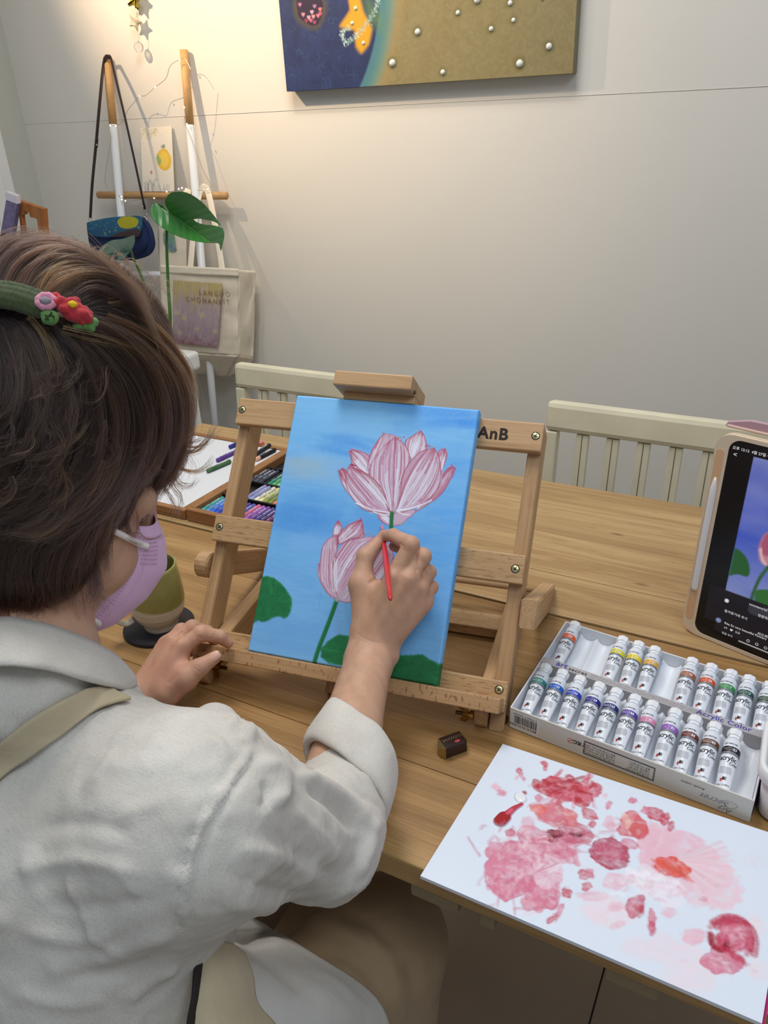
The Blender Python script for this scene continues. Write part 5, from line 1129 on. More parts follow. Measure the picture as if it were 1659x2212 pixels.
keep = P.inside(P.all(), fo); fl_ = lambda X, Y: np.stack([x0+X, by_-.026-.006*np.sin(np.clip((P.h-Y)/P.h, 0, 1)*2.6), z0+Y], -1)
flap = masked_sheet('flap', P, keep, fl_, paintmat('flap_paint', .75, .3, 900), bag)
md = flap.modifiers.new('thickness', 'SOLIDIFY'); md.thickness = .004; md.offset = 1
# ---- small bag with a round print, behind the tote
M_canv = mat('cotton_canvas', (242, 230, 210), .85, var=.03, vscale=40, bump=.25, bscale=1200)
def cloth_sheet(name, corners, yfn, nx, ny, m, parent, thick=.002, amp=.003, seed=0):
    """a hanging cloth panel through four pixel corners (tl, tr, br, bl), depth from yfn(u, v), gentle folds"""
    U, Vv = np.meshgrid(np.linspace(0, 1, nx), np.linspace(0, 1, ny)); c = np.array(corners, float)
    q = (c[0]*((1-U)*(1-Vv))[..., None]+c[1]*(U*(1-Vv))[..., None]+c[2]*(U*Vv)[..., None]+c[3]*((1-U)*Vv)[..., None]).reshape(-1, 2)
    yv = np.array([yfn(u, v) for u, v in zip(U.ravel(), Vv.ravel())])+amp*vnoise(U.ravel()*3+seed, Vv.ravel()*4+seed*3, 3)
    v = np.array([PY(a, b_, y) for (a, b_), y in zip(q, yv)])
    o = np_mesh(name, v, grid_faces(nx, ny)[:, ::-1], m, parent, True)
    if thick: md = o.modifiers.new('thickness', 'SOLIDIFY'); md.thickness = thick; md.offset = -1
    return o
sb = thing('cloth_bag', 'small cream cloth bag with a green and blue round print, behind the tote', 'bag', tuple(PY(372, 600, 1.99)))
cloth_sheet('bag_panel', [(341, 478), (402, 466), (404, 610), (346, 610)], lambda u, v: 1.985, 16, 24, M_canv, sb)
P = Paint(.05, .075, 60, 90, (120, 160, 130)); s_ = P.all(); P.blend(s_, np.clip(P.Y/P.h*1.6-.6+.4*P.noise(s_, .02, 2), 0, 1), lin((120, 124, 176))); P.blend(s_, np.clip(.7*P.noise(s_, .012, 4), 0, 1)*.7, lin((170, 206, 176))); P.blend(s_, np.clip((P.Y/P.h-.85)*6, 0, 1), lin((96, 150, 104)))
kp = (np.hypot((P.X-.034)/.034, (P.Y-.036)/.037) < 1); o_ = PY(349, 492, 1.981)
masked_sheet('round_print', P, kp, lambda X, Y: np.stack([o_[0]+X, np.full_like(X, 1.979), o_[2]-Y], -1), paintmat('round_print_ink', .8), sb, True, False)
b = BM(); tube(b, spline([PY(398, 480, 1.983), PY(404, 440, 2.0), PY(408, 416, 2.025), PY(402, 410, 2.040), PY(396, 430, 2.0), PY(390, 480, 1.983)], 30), .008, 8, True, ((1, 0, 0), .16)); obj('handle', b, M_canv, sb, True)
# ---- tote
tote = thing('tote_bag', 'cream canvas tote bag with a pastel meadow print hanging from the rack', 'tote bag', tuple(PY(440, 812, 1.94)))
yf = 1.925
cloth_sheet('front_panel', [(346.5, 575), (515, 583), (514, 768), (352, 757)], lambda u, v: yf+.012*(1-v)*(1-v)*0+.006*math.sin(v*3), 40, 46, M_canv, tote, .002, .006, 3)
cloth_sheet('side_gusset', [(515, 583), (552, 586), (547, 773), (514, 768)], lambda u, v: yf+.105*u+.018*math.sin(u*3.1)*(.4+.6*math.sin(v*5)**2), 16, 40, M_canv, tote, .002, .010, 9)
cloth_sheet('base_panel', [(352, 757), (514, 768), (490, 814), (366, 806)], lambda u, v: yf+.006*math.sin(3)+.05*v, 30, 12, M_canv, tote, .002, .004, 5)
cloth_sheet('base_panel', [(514, 768), (547, 773), (536, 792), (490, 814)], lambda u, v: yf+.10*u+.05*v*(1-u), 12, 12, M_canv, tote, .002, .002, 6)
cloth_sheet('back_panel', [(350, 572), (550, 585), (546, 775), (356, 800)], lambda u, v: yf+.118, 20, 20, M_canv, tote, .002, .002, 7)
cloth_sheet('hem', [(346, 572), (515.5, 580.5), (515, 598), (346.5, 590)], lambda u, v: yf-.0035, 30, 5, M_canv, tote, .001, .002, 8)
P = Paint(.16, .205, 100, 128, (196, 178, 180)); s_ = P.all(); t_y = P.Y/P.h
P.blend(s_, np.clip(1.15-t_y*2.4+.5*P.noise(s_, .02, 2, .5, 1.6), 0, 1)*.9, lin((200, 182, 110))); P.blend(s_, np.clip(t_y*1.3-.2+.5*P.noise(s_, .02, 3, .6, 1.5), 0, 1)*.7, lin((180, 156, 178))); P.blend(s_, np.clip(.9*P.noise(s_, .012, 4, .5, 2.2), 0, 1)*.7, lin((222, 200, 196))); P.blend(s_, np.clip(.9*P.noise(s_, .010, 5, .5, 2.4)-.15, 0, 1)*.8, lin((170, 110, 116))); P.blend(s_, np.clip(.9*P.noise(s_, .011, 6, .5, 2.4)-.15, 0, 1)*.7, lin((140, 148, 130))); P.blend(s_, np.clip((t_y-.88)*5+.8*P.noise(s_, .012, 7), 0, 1)*.8, lin((150, 70, 64)))
for u_, v_ in ((.63, .50), (.25, .57), (.08, .5), (.53, .73), (.92, .74), (.15, .82), (.45, .3), (.85, .25)): c = np.array([u_*P.w, v_*P.h]); P.stroke(np.array([c, c+1e-5]), .013, (226, 214, 180), .7, soft=.006); P.stroke(np.array([c+.002, c+.002+1e-5]), .006, (224, 200, 84), .85, soft=.003)
pc = [PY(*q, yf-.0055) for q in ((374, 606), (480.5, 613), (471, 750), (375, 740))]
def tq(X, Y):
    u_, v_ = (X/P.w)[:, None], (Y/P.h)[:, None]; w_ = pc[0]*(1-u_)*(1-v_)+pc[1]*u_*(1-v_)+pc[2]*u_*v_+pc[3]*(1-u_)*v_; w_[:, 1] = yf-.0052-.003*np.sin(v_[:, 0]*3); return w_
masked_sheet('print', P, np.ones((P.ny, P.nx), bool), tq, paintmat('meadow_print', .8), tote, True, False)
Mgold = mat('print_gold_brown', (150, 116, 66), .5, .2)
b = BM(); o_ = PY(497, 642, yf-.010); text_bm(b, 'LANGHO', .0225, lambda x, y: o_+np.array([x, 0, y]), -.005, 1.5, 'r'); o2 = PY(496.5, 659, yf-.010); text_bm(b, 'CHOHANBIT', .0225, lambda x, y: o2+np.array([x, 0, y]), -.005, 1.5, 'r'); obj('lettering', b, Mgold, tote)
for off in (0, .10):
    b = BM(); tube(b, spline([PY(410, 588, yf-.003+off), PY(416, 520, 1.955+off*.5), PY(424, 450, 2.00+off*.2), PY(434, 411, 2.03), PY(446, 409, 2.03), PY(455, 440, 2.00+off*.2), PY(470, 520, 1.955+off*.5), PY(481, 592, yf-.003+off)], 50), .0125, 8, True, ((1, 0, 0), .12)); obj('handle', b, M_canv, tote, True)
# ---- card standing on the rod
P = Paint(.092, .180, 92, 180, (238, 228, 212)); W_ = lambda pts: np.array([((x-640)/360*P.w, (y-915)/715*P.h) for x, y in pts])
P.poly(closed(W_([(815, 1260), (830, 1200), (880, 1155), (930, 1160), (975, 1230), (985, 1300), (960, 1370), (910, 1395), (860, 1375), (825, 1320)]), 50), (236, 190, 70), 1, soft=.001); P.poly(closed(W_([(850, 1240), (890, 1180), (945, 1220), (950, 1310), (910, 1360), (870, 1330)]), 40), (244, 212, 96), .8, soft=.003)
P.poly(closed(W_([(812, 1250), (830, 1210), (850, 1250), (872, 1280), (850, 1330), (828, 1310)]), 30), (134, 176, 120), .85, soft=.002); P.poly(closed(W_([(868, 1130), (890, 1110), (915, 1105), (920, 1140), (890, 1150)]), 20), (120, 140, 110), .8, soft=.001); P.poly(closed(W_([(735, 1400), (750, 1390), (765, 1415), (745, 1435)]), 14), (214, 100, 90), .8, soft=.001)
for k in range(26): x, y = rng.uniform(670, 960), rng.uniform(1560, 1630); h_ = rng.uniform(40, 150)*(1.2-abs(x-700)/400); P.stroke(spline(W_([(x, 1632), (x+rng.normal(0, 14), y-h_*.4), (x+rng.normal(0, 22), 1632-h_)]), 8), .0014, [(120, 130, 156), (150, 130, 160), (130, 150, 130)][k % 3], .55, soft=.0008)
for k in range(24): x = rng.uniform(650, 850); a = rng.uniform(.3, 1.2); P.stroke(spline(W_([(x, 925), (x+30*math.cos(a*2), 960), (x-40+rng.normal(0, 30), 980+rng.uniform(0, 80))]), 6), .0012, (190, 176, 130), .5, soft=.0008)
for k in range(26): c = W_([(rng.uniform(655, 790), rng.uniform(1100, 1330))])[0]; P.stroke(np.array([c, c+1e-5]), .0016, (170, 160, 150), .6, soft=.0006)
cb0, cb1 = PY(308, 414, 2.028), PY(376, 414, 2.028); ct0, ct1 = PY(303, 277, WY-.008), PY(370, 273, WY-.008)
card = thing('art_card', 'pale art card with a yellow lemon, leaning on the rack rod', 'card', tuple((cb0+cb1)/2))
fc = lambda X, Y: (ct0*(1-X/P.w)[:, None]+ct1*(X/P.w)[:, None])*(1-Y/P.h)[:, None]+(cb0*(1-X/P.w)[:, None]+cb1*(X/P.w)[:, None])*(Y/P.h)[:, None]
co = masked_sheet('card_face', P, np.ones((P.ny, P.nx), bool), fc, paintmat('card_print', .7), card, True, False); md = co.modifiers.new('thickness', 'SOLIDIFY'); md.thickness = .003; md.offset = -1
# ---- star mobile
mob = thing('star_mobile', 'hanging mobile of a yellow star, a pale star and a glass ball by the wall', 'mobile', tuple(PY(298, 60, 2.03)))
ym = 2.052
def star3(name, cx, cy, r, m, th, rot):
    c = PY(cx, cy, ym); b = BM(); pts = [(c[0]+(r if k % 2 == 0 else r*.55)*math.sin(rot+k*math.pi/5), c[2]+(r if k % 2 == 0 else r*.55)*math.cos(rot+k*math.pi/5)) for k in range(10)]
    pts = [tuple(p) for p in closed(pts, 40)]; prism(b, pts, (0, 0, 0), XA, ZA, (0, 1, 0), ym-th, ym+th, th*.9, 2); return obj(name, b, m, mob, True)
star3('yellow_star', 290, -4, .032, mat('star_yellow', (244, 222, 96), .7, trans=.45), .007, .35); star3('pale_star', 292, 45, .028, mat('star_pale', (238, 228, 210), .7, trans=.4), .002, .5)
M_glass = mat('crystal', (244, 246, 248), .02, trans=1.0, ior=1.5)
c = PY(299.5, 102, ym); b = BM(); bmesh.ops.create_icosphere(b, subdivisions=3, radius=.0142); bmesh.ops.translate(b, verts=b.verts[:], vec=V(c)); obj('glass_ball', b, M_glass, mob)
b = BM(); tube(b, [PY(296, -200, ym), PY(297, -30, ym), PY(298, 40, ym), PY(299, 86, ym)], .0005, 5); tube(b, [PY(298, 86, ym), PY(299, 90, ym)], .0018, 8); obj('thread', b, mat('thread', (200, 196, 186), .6), mob)

# ---- white stand, pot and monstera, pictures on the stand
ys = 1.50; sr = PY(431, 757, 1.80); zt = sr[2]; TT = T(338, 748, zt)
stand = thing('plant_stand', 'white plant stand seen behind the painter head, under the monstera', 'stand', (sr[0]-.40, ys+.15, 0))
obj('stand_top', wbox(sr[0]-.80, sr[0], ys, ys+.30, zt-.058, zt, .012, 3), M_white, stand)
obj('stand_body', wbox(sr[0]-.785, sr[0]-.022, ys+.012, ys+.285, 0.001, zt-.0585, .003), M_white, stand)
for k in range(3): obj('door_panel', wbox(sr[0]-.78+k*.252, sr[0]-.78+k*.252+.246, ys+.004, ys+.0118, .06, zt-.07, .002), M_white, stand)
pc_ = np.array([TT[0], TT[1], zt]); plant = thing('monstera', 'potted monstera with two leaves on the white stand before the rack', 'plant', tuple(pc_))
b = BM(); lathe(b, [(0, .001), (.038, .001), (.048, .075), (.050, .078), (.046, .080), (.043, .070), (0, .068)], 32, pc_); obj('pot', b, mat('pot_white', (222, 220, 214), .5), plant, True)
b = BM(); lathe(b, [(0, .071), (.043, .0705)], 24, pc_); obj('soil', b, mat('soil', (60, 44, 32), .9), plant)
def leafmat(name, c1, c2, rough):
    t = NT(name); a = t.n('ShaderNodeAttribute', attribute_name='paint'); t.l(a.outputs['Color'], t.b.inputs['Base Color']); t.b.inputs['Roughness'].default_value = rough; t.b.inputs['Specular IOR Level'].default_value = .6
    nz = t.n('ShaderNodeTexNoise', Scale=60, Detail=2); t.l(t.n('ShaderNodeTexCoord').outputs['Object'], nz.inputs[0]); t.bump(nz.outputs[0], .15, .002); return t.m
def leaf(name, outline, holes, base, tip, y0, fold, droop, c1, c2, z, rough, wob=0.0):
    """a leaf with its own fold along the midrib; outline in pixels of the zoom z"""
    cv_ = lambda pts: np.array([(z[0]+x/z[2], z[1]+y/z[2]) for x, y in pts]); ol_ = closed(cv_(outline), 140); hs = [cv_(h) for h in holes]; bs, tp_ = cv_([base])[0], cv_([tip])[0]
    mn, mx = ol_.min(0), ol_.max(0); P = Paint(mx[0]-mn[0], mx[1]-mn[1], 190, 150, c1); P.px = .8
    k = P.inside(P.all(), ol_-mn)
    for h in hs: k &= ~P.inside(P.all(), closed(h-mn, 50))
    ax = tp_-bs; L = np.linalg.norm(ax); ax /= L; nrm = np.array([-ax[1], ax[0]])
    t_ = ((P.X+mn[0]-bs[0])*ax[0]+(P.Y+mn[1]-bs[1])*ax[1])/L; s_ = ((P.X+mn[0]-bs[0])*nrm[0]+(P.Y+mn[1]-bs[1])*nrm[1])/L
    sl = P.all(); P.blend(sl, np.clip(.5+P.noise(sl, 26, 2), 0, 1)*.5, lin(c2)); P.blend(sl, np.clip(1-np.abs(s_)/.012, 0, 1)*(t_ > -.05)*.55, lin((120, 160, 84)))
    for q in np.arange(-.1, .9, .13):
        d = np.abs(t_-q-np.abs(s_)*.75); P.blend(sl, np.clip(1-d/.010, 0, 1)*.22, lin((110, 156, 80)))
    vein = .10*np.abs(np.sin((t_-np.abs(s_)*.75)*math.pi/.13))
    yy_ = y0-fold*np.abs(s_)+droop*t_**2+wob*np.sin(t_*5+s_*4)-.010*vein*(np.abs(s_) > .02)
    X, Y = P.X+mn[0], P.Y+mn[1]; Dy = yy_.ravel(); r = (np.stack([X.ravel()-IMW/2, Y.ravel()-IMH/2, np.full(X.size, FPX)], -1)) @ RC.T; Wp = CAM+r*(Dy/r[:, 1])[:, None]
    idx = -np.ones(P.nx*P.ny, int); f = grid_faces(P.nx, P.ny); f = f[k.ravel()[f].all(1)]; u_ = np.unique(f); idx[u_] = np.arange(len(u_))
    o = np_mesh(name, Wp[u_], idx[f][:, ::-1], leafmat('leaf_'+name, c1, c2, rough), plant, True, P.img.reshape(-1, 3)[u_]); md = o.modifiers.new('thickness', 'SOLIDIFY'); md.thickness = .0009; return o
yl = 1.74
lf = leaf('leaf', [(945, 1185), (925, 1165), (905, 1146), (872, 1138), (848, 1152), (840, 1195), (858, 1232), (895, 1268), (945, 1300), (1010, 1330), (1090, 1352), (1165, 1362), (1222, 1364), (1232, 1390), (1239, 1408), (1247, 1370), (1258, 1318), (1252, 1285), (1225, 1240), (1180, 1182), (1125, 1124), (1060, 1082), (1000, 1070), (955, 1078), (930, 1105), (924, 1140)],
     [[(1086, 1229), (1120, 1226), (1170, 1234), (1215, 1250), (1244, 1274), (1205, 1262), (1150, 1256), (1110, 1246)]], (945, 1187), (1238, 1400), yl, .14, -.10, (44, 116, 44), (56, 138, 54), (0, 0, 2.592), .34, .006)
lf2 = leaf('leaf', [(860, 378), (864, 420), (838, 480), (800, 520), (765, 540), (748, 540), (757, 500), (748, 480), (722, 515), (690, 520), (650, 516), (608, 520), (628, 478), (665, 440), (715, 412), (775, 404), (825, 390)], [], (838, 478), (610, 520), 1.66, .10, .05, (96, 144, 126), (112, 160, 148), (0, 380, 2.9625), .22, .006)  # lighter bluish green puts the leaf's reflected light into its colour
M_stem = mat('leaf_stem', (62, 108, 40), .4)
def stem3(pts, r0, r1, par):
    b = BM(); tube(b, spline(pts, 40), np.linspace(r0, r1, 40), 10); obj('stem', b, M_stem, plant, True)
top_ = pc_+np.array([0, 0, .07])
stem3([top_+np.array([.02, 0, 0]), PY(366, 705, 1.70), PY(363, 610, 1.725), PY(360, 520, 1.735), PY(363.5, 459, yl+.004)], .0056, .0036, lf)
stem3([top_+np.array([-.005, 0, 0]), PY(348, 692, 1.70), PY(331, 668, 1.70), PY(305, 596, 1.69), PY(290, 562, 1.68), PY(283, 541, 1.662)], .0046, .0030, lf2)
# the open wooden frame and the violet canvas standing on the stand
M_fr = wood('frame_wood', (176, 116, 62), (158, 98, 50), (132, 78, 38), rough=.5, ring=4)
yv = 1.66; fz = zt+.0008
A0, A1 = PY(39, 434, yv), PY(95.5, 456, yv)
def leanq(x, z, d=0): return np.array([x, yv+.05*(z-fz)/(A0[2]-fz)-.05+d, z])
fr = thing('wooden_frame', 'bare wooden stretcher frame with a ragged inner edge, at the far left', 'frame', (A0[0], yv, fz))
xl, xr_ = A0[0]-.006, A1[0]; zf = (A0[2]+A1[2])/2+.004; xb = .028
def slab(name, pts, d0, d1, m, par, bev=.001):
    b = BM(); lo = [b.verts.new(leanq(x, z, d0)) for x, z in pts]; hi = [b.verts.new(leanq(x, z, d1)) for x, z in pts]; n_ = len(pts)
    L_ = b.verts.layers.float_vector.get('gr')
    for v, (x, z) in list(zip(lo, pts))+list(zip(hi, pts)): v[L_] = V((z, x, 0))
    b.faces.new(lo); b.faces.new(hi[::-1])
    for k in range(n_): b.faces.new((lo[k], lo[(k+1) % n_], hi[(k+1) % n_], hi[k]))
    bmesh.ops.recalc_face_normals(b, faces=b.faces[:]); return obj(name, b, m, par)
zd = A0[2]-A1[2]
slab('frame_bar', [(xl, zf+.012), (xr_, zf-.012), (xr_-.004, zf-.052), (xr_-.030, zf-.050), (xr_-.034, zf-.038), (xr_-.060, zf-.034), (xr_-.062, zf-.022), (xl+.022, zf-.018), (xl+.020, zf-.028), (xl+.008, zf-.030), (xl+.006, zf-.040), (xl, zf-.042)], 0, .016, M_fr, fr)
slab('frame_bar', [(xr_-.001, zf-.013), (xr_-.004, zf-.052), (xr_-.022, fz), (xr_-.052, fz), (xr_-.031, zf-.050), (xr_-.026, zf-.020)], -.001, .015, M_fr, fr)
slab('frame_bar', [(xl, zf-.043), (xl+.008, zf-.031), (xl-.006, fz), (xl-.034, fz)], 0, .015, M_fr, fr)
slab('frame_bar', [(xl-.005, fz+.03), (xr_-.044, fz+.03), (xr_-.053, fz), (xl-.005, fz)], .0, .014, M_fr, fr)
vc = thing('violet_canvas', 'violet painted canvas with a white top edge standing at the far left', 'painting', tuple(PY(20, 540, yv-.03)))
t0, t1, b0, b1 = PY(13, 432, yv-.028), PY(37, 441, yv-.028), PY(-30, 700, yv-.05), PY(-6, 716, yv-.05)
w_ = .34
def quad_box(name, A, Bq, Cq, D, back, m):
    b = BM(); f = [b.verts.new(q) for q in (A, Bq, Cq, D)]; k = [b.verts.new(np.asarray(q)+back) for q in (A, Bq, Cq, D)]; b.faces.new(f); b.faces.new(k[::-1])
    for i in range(4): b.faces.new((f[i], k[i], k[(i+1) % 4], f[(i+1) % 4]))
    bmesh.ops.recalc_face_normals(b, faces=b.faces[:]); return obj(name, b, m, vc)
z_b = fz
def down(A, Bq): d = Bq-A; return A+d*((z_b-A[2])/d[2])
bb0, bb1 = down(t0, b0), down(t1, b1)
quad_box('painted_side', t0, t1, bb1, bb0, np.array([-.30, .16, 0])*0+np.array([-.010, .022, .0]), mat('violet_paint', (116, 108, 146), .7, var=.28, vscale=70, bump=.3, bscale=150))
up_ = np.array([0, .004, .022]); quad_box('top_edge', t0+up_*1.0, t1+up_*1.0, t1+up_*.02, t0+up_*.02, np.array([-.010, .022, .0]), mat('canvas_top', (206, 204, 216), .7))
mid = lambda a, b_, t: a+(b_-a)*t
quad_box('dark_band', mid(t0, bb0, .20)+np.array([.0012, -.0012, 0]), mid(t1, bb1, .20)+np.array([.0012, -.0012, 0]), mid(t1, bb1, .245)+np.array([.0012, -.0012, 0]), mid(t0, bb0, .245)+np.array([.0012, -.0012, 0]), np.array([-.001, .001, 0]), mat('violet_dark', (72, 66, 84), .7))

# ================================================================== THE PAINTER
class Sdf:
    """a distance field on a grid, blended from primitives, turned into one continuous surface"""
    def __init__(s, lo, hi, h):
        s.lo = np.asarray(lo, np.float32); s.h = h; s.n = np.ceil((np.asarray(hi)-s.lo)/h).astype(int)+1; s.f = np.full(s.n, 9.0, np.float32)
        s.ax = [s.lo[k]+h*np.arange(s.n[k], dtype=np.float32) for k in range(3)]
    def sub(s, lo, hi):
        return tuple(slice(int(max(0, np.floor((lo[k]-s.lo[k])/s.h))), int(max(0, min(s.n[k], np.ceil((hi[k]-s.lo[k])/s.h)+1)))) for k in range(3))
    def pts(s, sl): return [a for a in np.meshgrid(s.ax[0][sl[0]], s.ax[1][sl[1]], s.ax[2][sl[2]], indexing='ij', sparse=True)]
    def put(s, sl, d, k, cut=False):
        f = s.f[sl]
        if cut:
            d = -d; h = np.clip(.5-.5*(f-d)/max(k, 1e-6), 0, 1); s.f[sl] = f+(d-f)*h+k*h*(1-h) if k else np.maximum(f, d)
        elif k:
            h = np.clip(.5+.5*(f-d)/k, 0, 1); s.f[sl] = np.where(f > 8, d, f+(d-f)*h-k*h*(1-h))
        else: s.f[sl] = np.minimum(f, d)
    def cone(s, a, b, r1, r2=None, k=.01, flat=None, cut=False, m=.03):
        a, b = np.asarray(a, np.float32), np.asarray(b, np.float32); r2 = r1 if r2 is None else r2; R = max(r1, r2)+k+m
        sl = s.sub(np.minimum(a, b)-R, np.maximum(a, b)+R)
        if s.f[sl].size == 0: return
        X, Y, Z = s.pts(sl); px_, py__, pz = X-a[0], Y-a[1], Z-a[2]; ba = b-a; L = float(ba.dot(ba))+1e-12
        t = np.clip((px_*ba[0]+py__*ba[1]+pz*ba[2])/L, 0, 1); qx, qy, qz = px_-t*ba[0], py__-t*ba[1], pz-t*ba[2]; q2 = qx*qx+qy*qy+qz*qz
        if flat is not None:
            n, fs = flat; n = np.asarray(n, np.float32); n = n/np.linalg.norm(n); c = qx*n[0]+qy*n[1]+qz*n[2]; q2 = q2+c*c*(1/fs**2-1)
        s.put(sl, np.sqrt(q2)-(r1+(r2-r1)*t), k, cut)
    def ell(s, c, A, r, k=.01, cut=False, m=.03):
        """ellipsoid: rows of A are its axes, r its radii"""
        c = np.asarray(c, np.float32); A = np.asarray(A, np.float32); r = np.asarray(r, float); R = r.max()+k+m; sl = s.sub(c-R, c+R)
        if s.f[sl].size == 0: return
        X, Y, Z = s.pts(sl); x, y, z = X-c[0], Y-c[1], Z-c[2]; q0 = q1 = 0
        for ax, rr in zip(A, r):
            u_ = x*ax[0]+y*ax[1]+z*ax[2]; q0 = q0+(u_/rr)**2; q1 = q1+(u_/rr**2)**2
        k0 = np.sqrt(q0); s.put(sl, k0*(k0-1)/(np.sqrt(q1)+1e-9), k, cut)
    def chain(s, pts, rad, k=.01, flat=None):
        for i in range(len(pts)-1): s.cone(pts[i], pts[i+1], rad[i], rad[i+1], k, flat)
    def plane(s, o, n):
        """keep what lies behind the plane"""
        X, Y, Z = s.pts((slice(None),)*3); n = np.asarray(n, float); n /= np.linalg.norm(n); s.f = np.maximum(s.f, ((X-o[0])*n[0]+(Y-o[1])*n[1]+(Z-o[2])*n[2]).astype(np.float32))
    def mesh(s, smooth=2):
        f = s.f; S = f < 0; n = np.array(f.shape); a = np.zeros(n-1, np.uint8)
        for dx in (0, 1):
            for dy in (0, 1):
                for dz in (0, 1): a += S[dx:n[0]-1+dx, dy:n[1]-1+dy, dz:n[2]-1+dz]
        act = np.argwhere((a > 0) & (a < 8)); idx = -np.ones(n-1, np.int64); idx[tuple(act.T)] = np.arange(len(act))
        acc = np.zeros((len(act), 3)); cnt = np.zeros(len(act)); cs = [(x, y, z) for x in (0, 1) for y in (0, 1) for z in (0, 1)]
        fv = {c: f[act[:, 0]+c[0], act[:, 1]+c[1], act[:, 2]+c[2]] for c in cs}
        for c in cs:
            for k in range(3):
                if c[k]: continue
                d = list(c); d[k] = 1; d = tuple(d); f0, f1 = fv[c], fv[d]; m = (f0 < 0) != (f1 < 0); t = np.where(m, f0/(f0-f1+1e-20), 0)
                p = np.zeros((len(act), 3)); p[:] = c; p[:, k] = t; acc[m] += p[m]; cnt[m] += 1
        V_ = s.lo+s.h*(act+acc/cnt[:, None]); F = []
        for k in range(3):
            e = [0, 0, 0]; e[k] = 1; i, j = (k+1) % 3, (k+2) % 3
            A0 = S[tuple(slice(0, -1) if q == k else slice(1, -1) for q in range(3))]; A1 = S[tuple(slice(1, None) if q == k else slice(1, -1) for q in range(3))]
            ed = np.argwhere(A0 != A1); fl = A0[tuple(ed.T)]; off = np.array([0 if q == k else 1 for q in range(3)]); p = ed+off
            ei = np.eye(3, dtype=int)[i]; ej = np.eye(3, dtype=int)[j]; q4 = [idx[tuple((p-x).T)] for x in (ei+ej, ej, 0*ei, ei)]
            q4 = np.stack(q4, -1); q4[~fl] = q4[~fl][:, ::-1]; F.append(q4)
        F = np.vstack(F); F = F[(F >= 0).all(1)]
        for _ in range(smooth): V_ = relax(V_, F)
        return V_, F
def relax(V_, F, w=.5):
    acc = np.zeros_like(V_); cnt = np.zeros(len(V_))
    for a, b in ((0, 1), (1, 2), (2, 3), (3, 0)):
        for p, q in ((a, b), (b, a)):
            for k in range(3): acc[:, k] += np.bincount(F[:, p], V_[F[:, q], k], len(V_))
            cnt += np.bincount(F[:, p], minlength=len(V_))
    return V_+(acc/np.maximum(cnt, 1)[:, None]-V_)*w
def vnormals(V_, F):
    n = np.cross(V_[F[:, 2]]-V_[F[:, 0]], V_[F[:, 3]]-V_[F[:, 1]]); out = np.zeros_like(V_)
    for c in range(4):
        for k in range(3): out[:, k] += np.bincount(F[:, c], n[:, k], len(V_))
    return out/(np.linalg.norm(out, axis=1)[:, None]+1e-12)
def pldist(q, pl):
    """distance of points q to a polyline, and the parameter along it"""
    pl = np.asarray(pl, float); best = np.full(len(q), 1e9); par = np.zeros(len(q)); L = len(pl)-1
    for k in range(L):
        a, b = pl[k], pl[k+1]; ab = b-a; t = np.clip((q-a)@ab/(ab@ab), 0, 1); d = np.linalg.norm(q-a-t[:, None]*ab, axis=1); m = d < best; best[m] = d[m]; par[m] = (k+t[m])/L
    return best, par
rel = lambda x, y, z: np.array([x, y, z+CAMZ])

# ---- the head's own frame
HE0 = rel(-.5225, .3548, -.2625); _y, _p, _r = .449, .566, -.058
HF = np.array([math.sin(_y)*math.cos(_p), math.cos(_y)*math.cos(_p), -math.sin(_p)]); _R = np.array([math.cos(_y), -math.sin(_y), 0]); _U = np.cross(_R, HF)
HR = _R*math.cos(_r)+_U*math.sin(_r); HU_ = _U*math.cos(_r)-_R*math.sin(_r); HA = np.array([HR, HF, HU_])
def hd_(r, f, u): return HE0+HR*r+HF*f+HU_*u
person = thing('person', 'person in a beige linen shirt and pink mask painting at the table, seen from behind', 'person', (-.46, .16, 0))

# ---- body: head, neck, trunk, arms
NK = PD(105, 1425, .600); RS = PD(405, 1768, .535); LS = rel(-.66, .39, -.52); REl = PD(698, 1802, .695); RWr = EW(803, 1402, -.040)
LWr = PD(322, 1505, .905); LEl = rel(-.73, .33, -.60)
S = Sdf(rel(-.86, .02, -.95), rel(-.20, .58, -.05), .0042)
S.ell(hd_(0, -.012, .042), HA, (.074, .092, .088), .01); S.ell(hd_(0, .040, -.022), HA, (.062, .056, .084), .02)
for sd in (-1, 1):
    S.cone(hd_(sd*.050, .000, -.055), hd_(sd*.012, .066, -.090), .018, .016, .02); S.cone(hd_(sd*.040, .056, -.028), hd_(sd*.046, .045, -.010), .026, .022, .02)
    S.cone(hd_(sd*.012, .083, .032), hd_(sd*.044, .070, .034), .012, .012, .012); S.ell(hd_(sd*.032, .089, .012), HA, (.011, .004, .003), .004, True)
    S.ell(hd_(sd*.074, -.008, -.004), HA, (.008, .020, .031), .006); S.ell(hd_(sd*.082, -.004, .002), HA, (.006, .011, .018), .004, True); S.cone(hd_(sd*.074, .004, -.030), hd_(sd*.075, .000, -.026), .007, .008, .006)
S.cone(hd_(0, .088, .022), hd_(0, .110, -.018), .014, .014, .014); S.cone(hd_(sd*.020, .086, -.004), hd_(sd*.034, .070, -.018), .015, .020, .012); S.cone(hd_(0, .074, -.096), hd_(0, .07, -.085), .020, .020, .02); S.cone(hd_(-.016, .092, -.055), hd_(.016, .092, -.055), .010, .010, .012)
S.cone(hd_(0, -.032, -.055), NK+np.array([-.012, -.008, 0]), .048, .044, .03); S.cone(hd_(0, .012, -.075), NK, .030, .034, .03)
S.cone(NK+(RS-NK)*.35-np.array([0, .01, .02]), RS, .030, .046, .03); S.cone(NK+(LS-NK)*.3-np.array([0, .01, .03]), LS, .028, .036, .03)
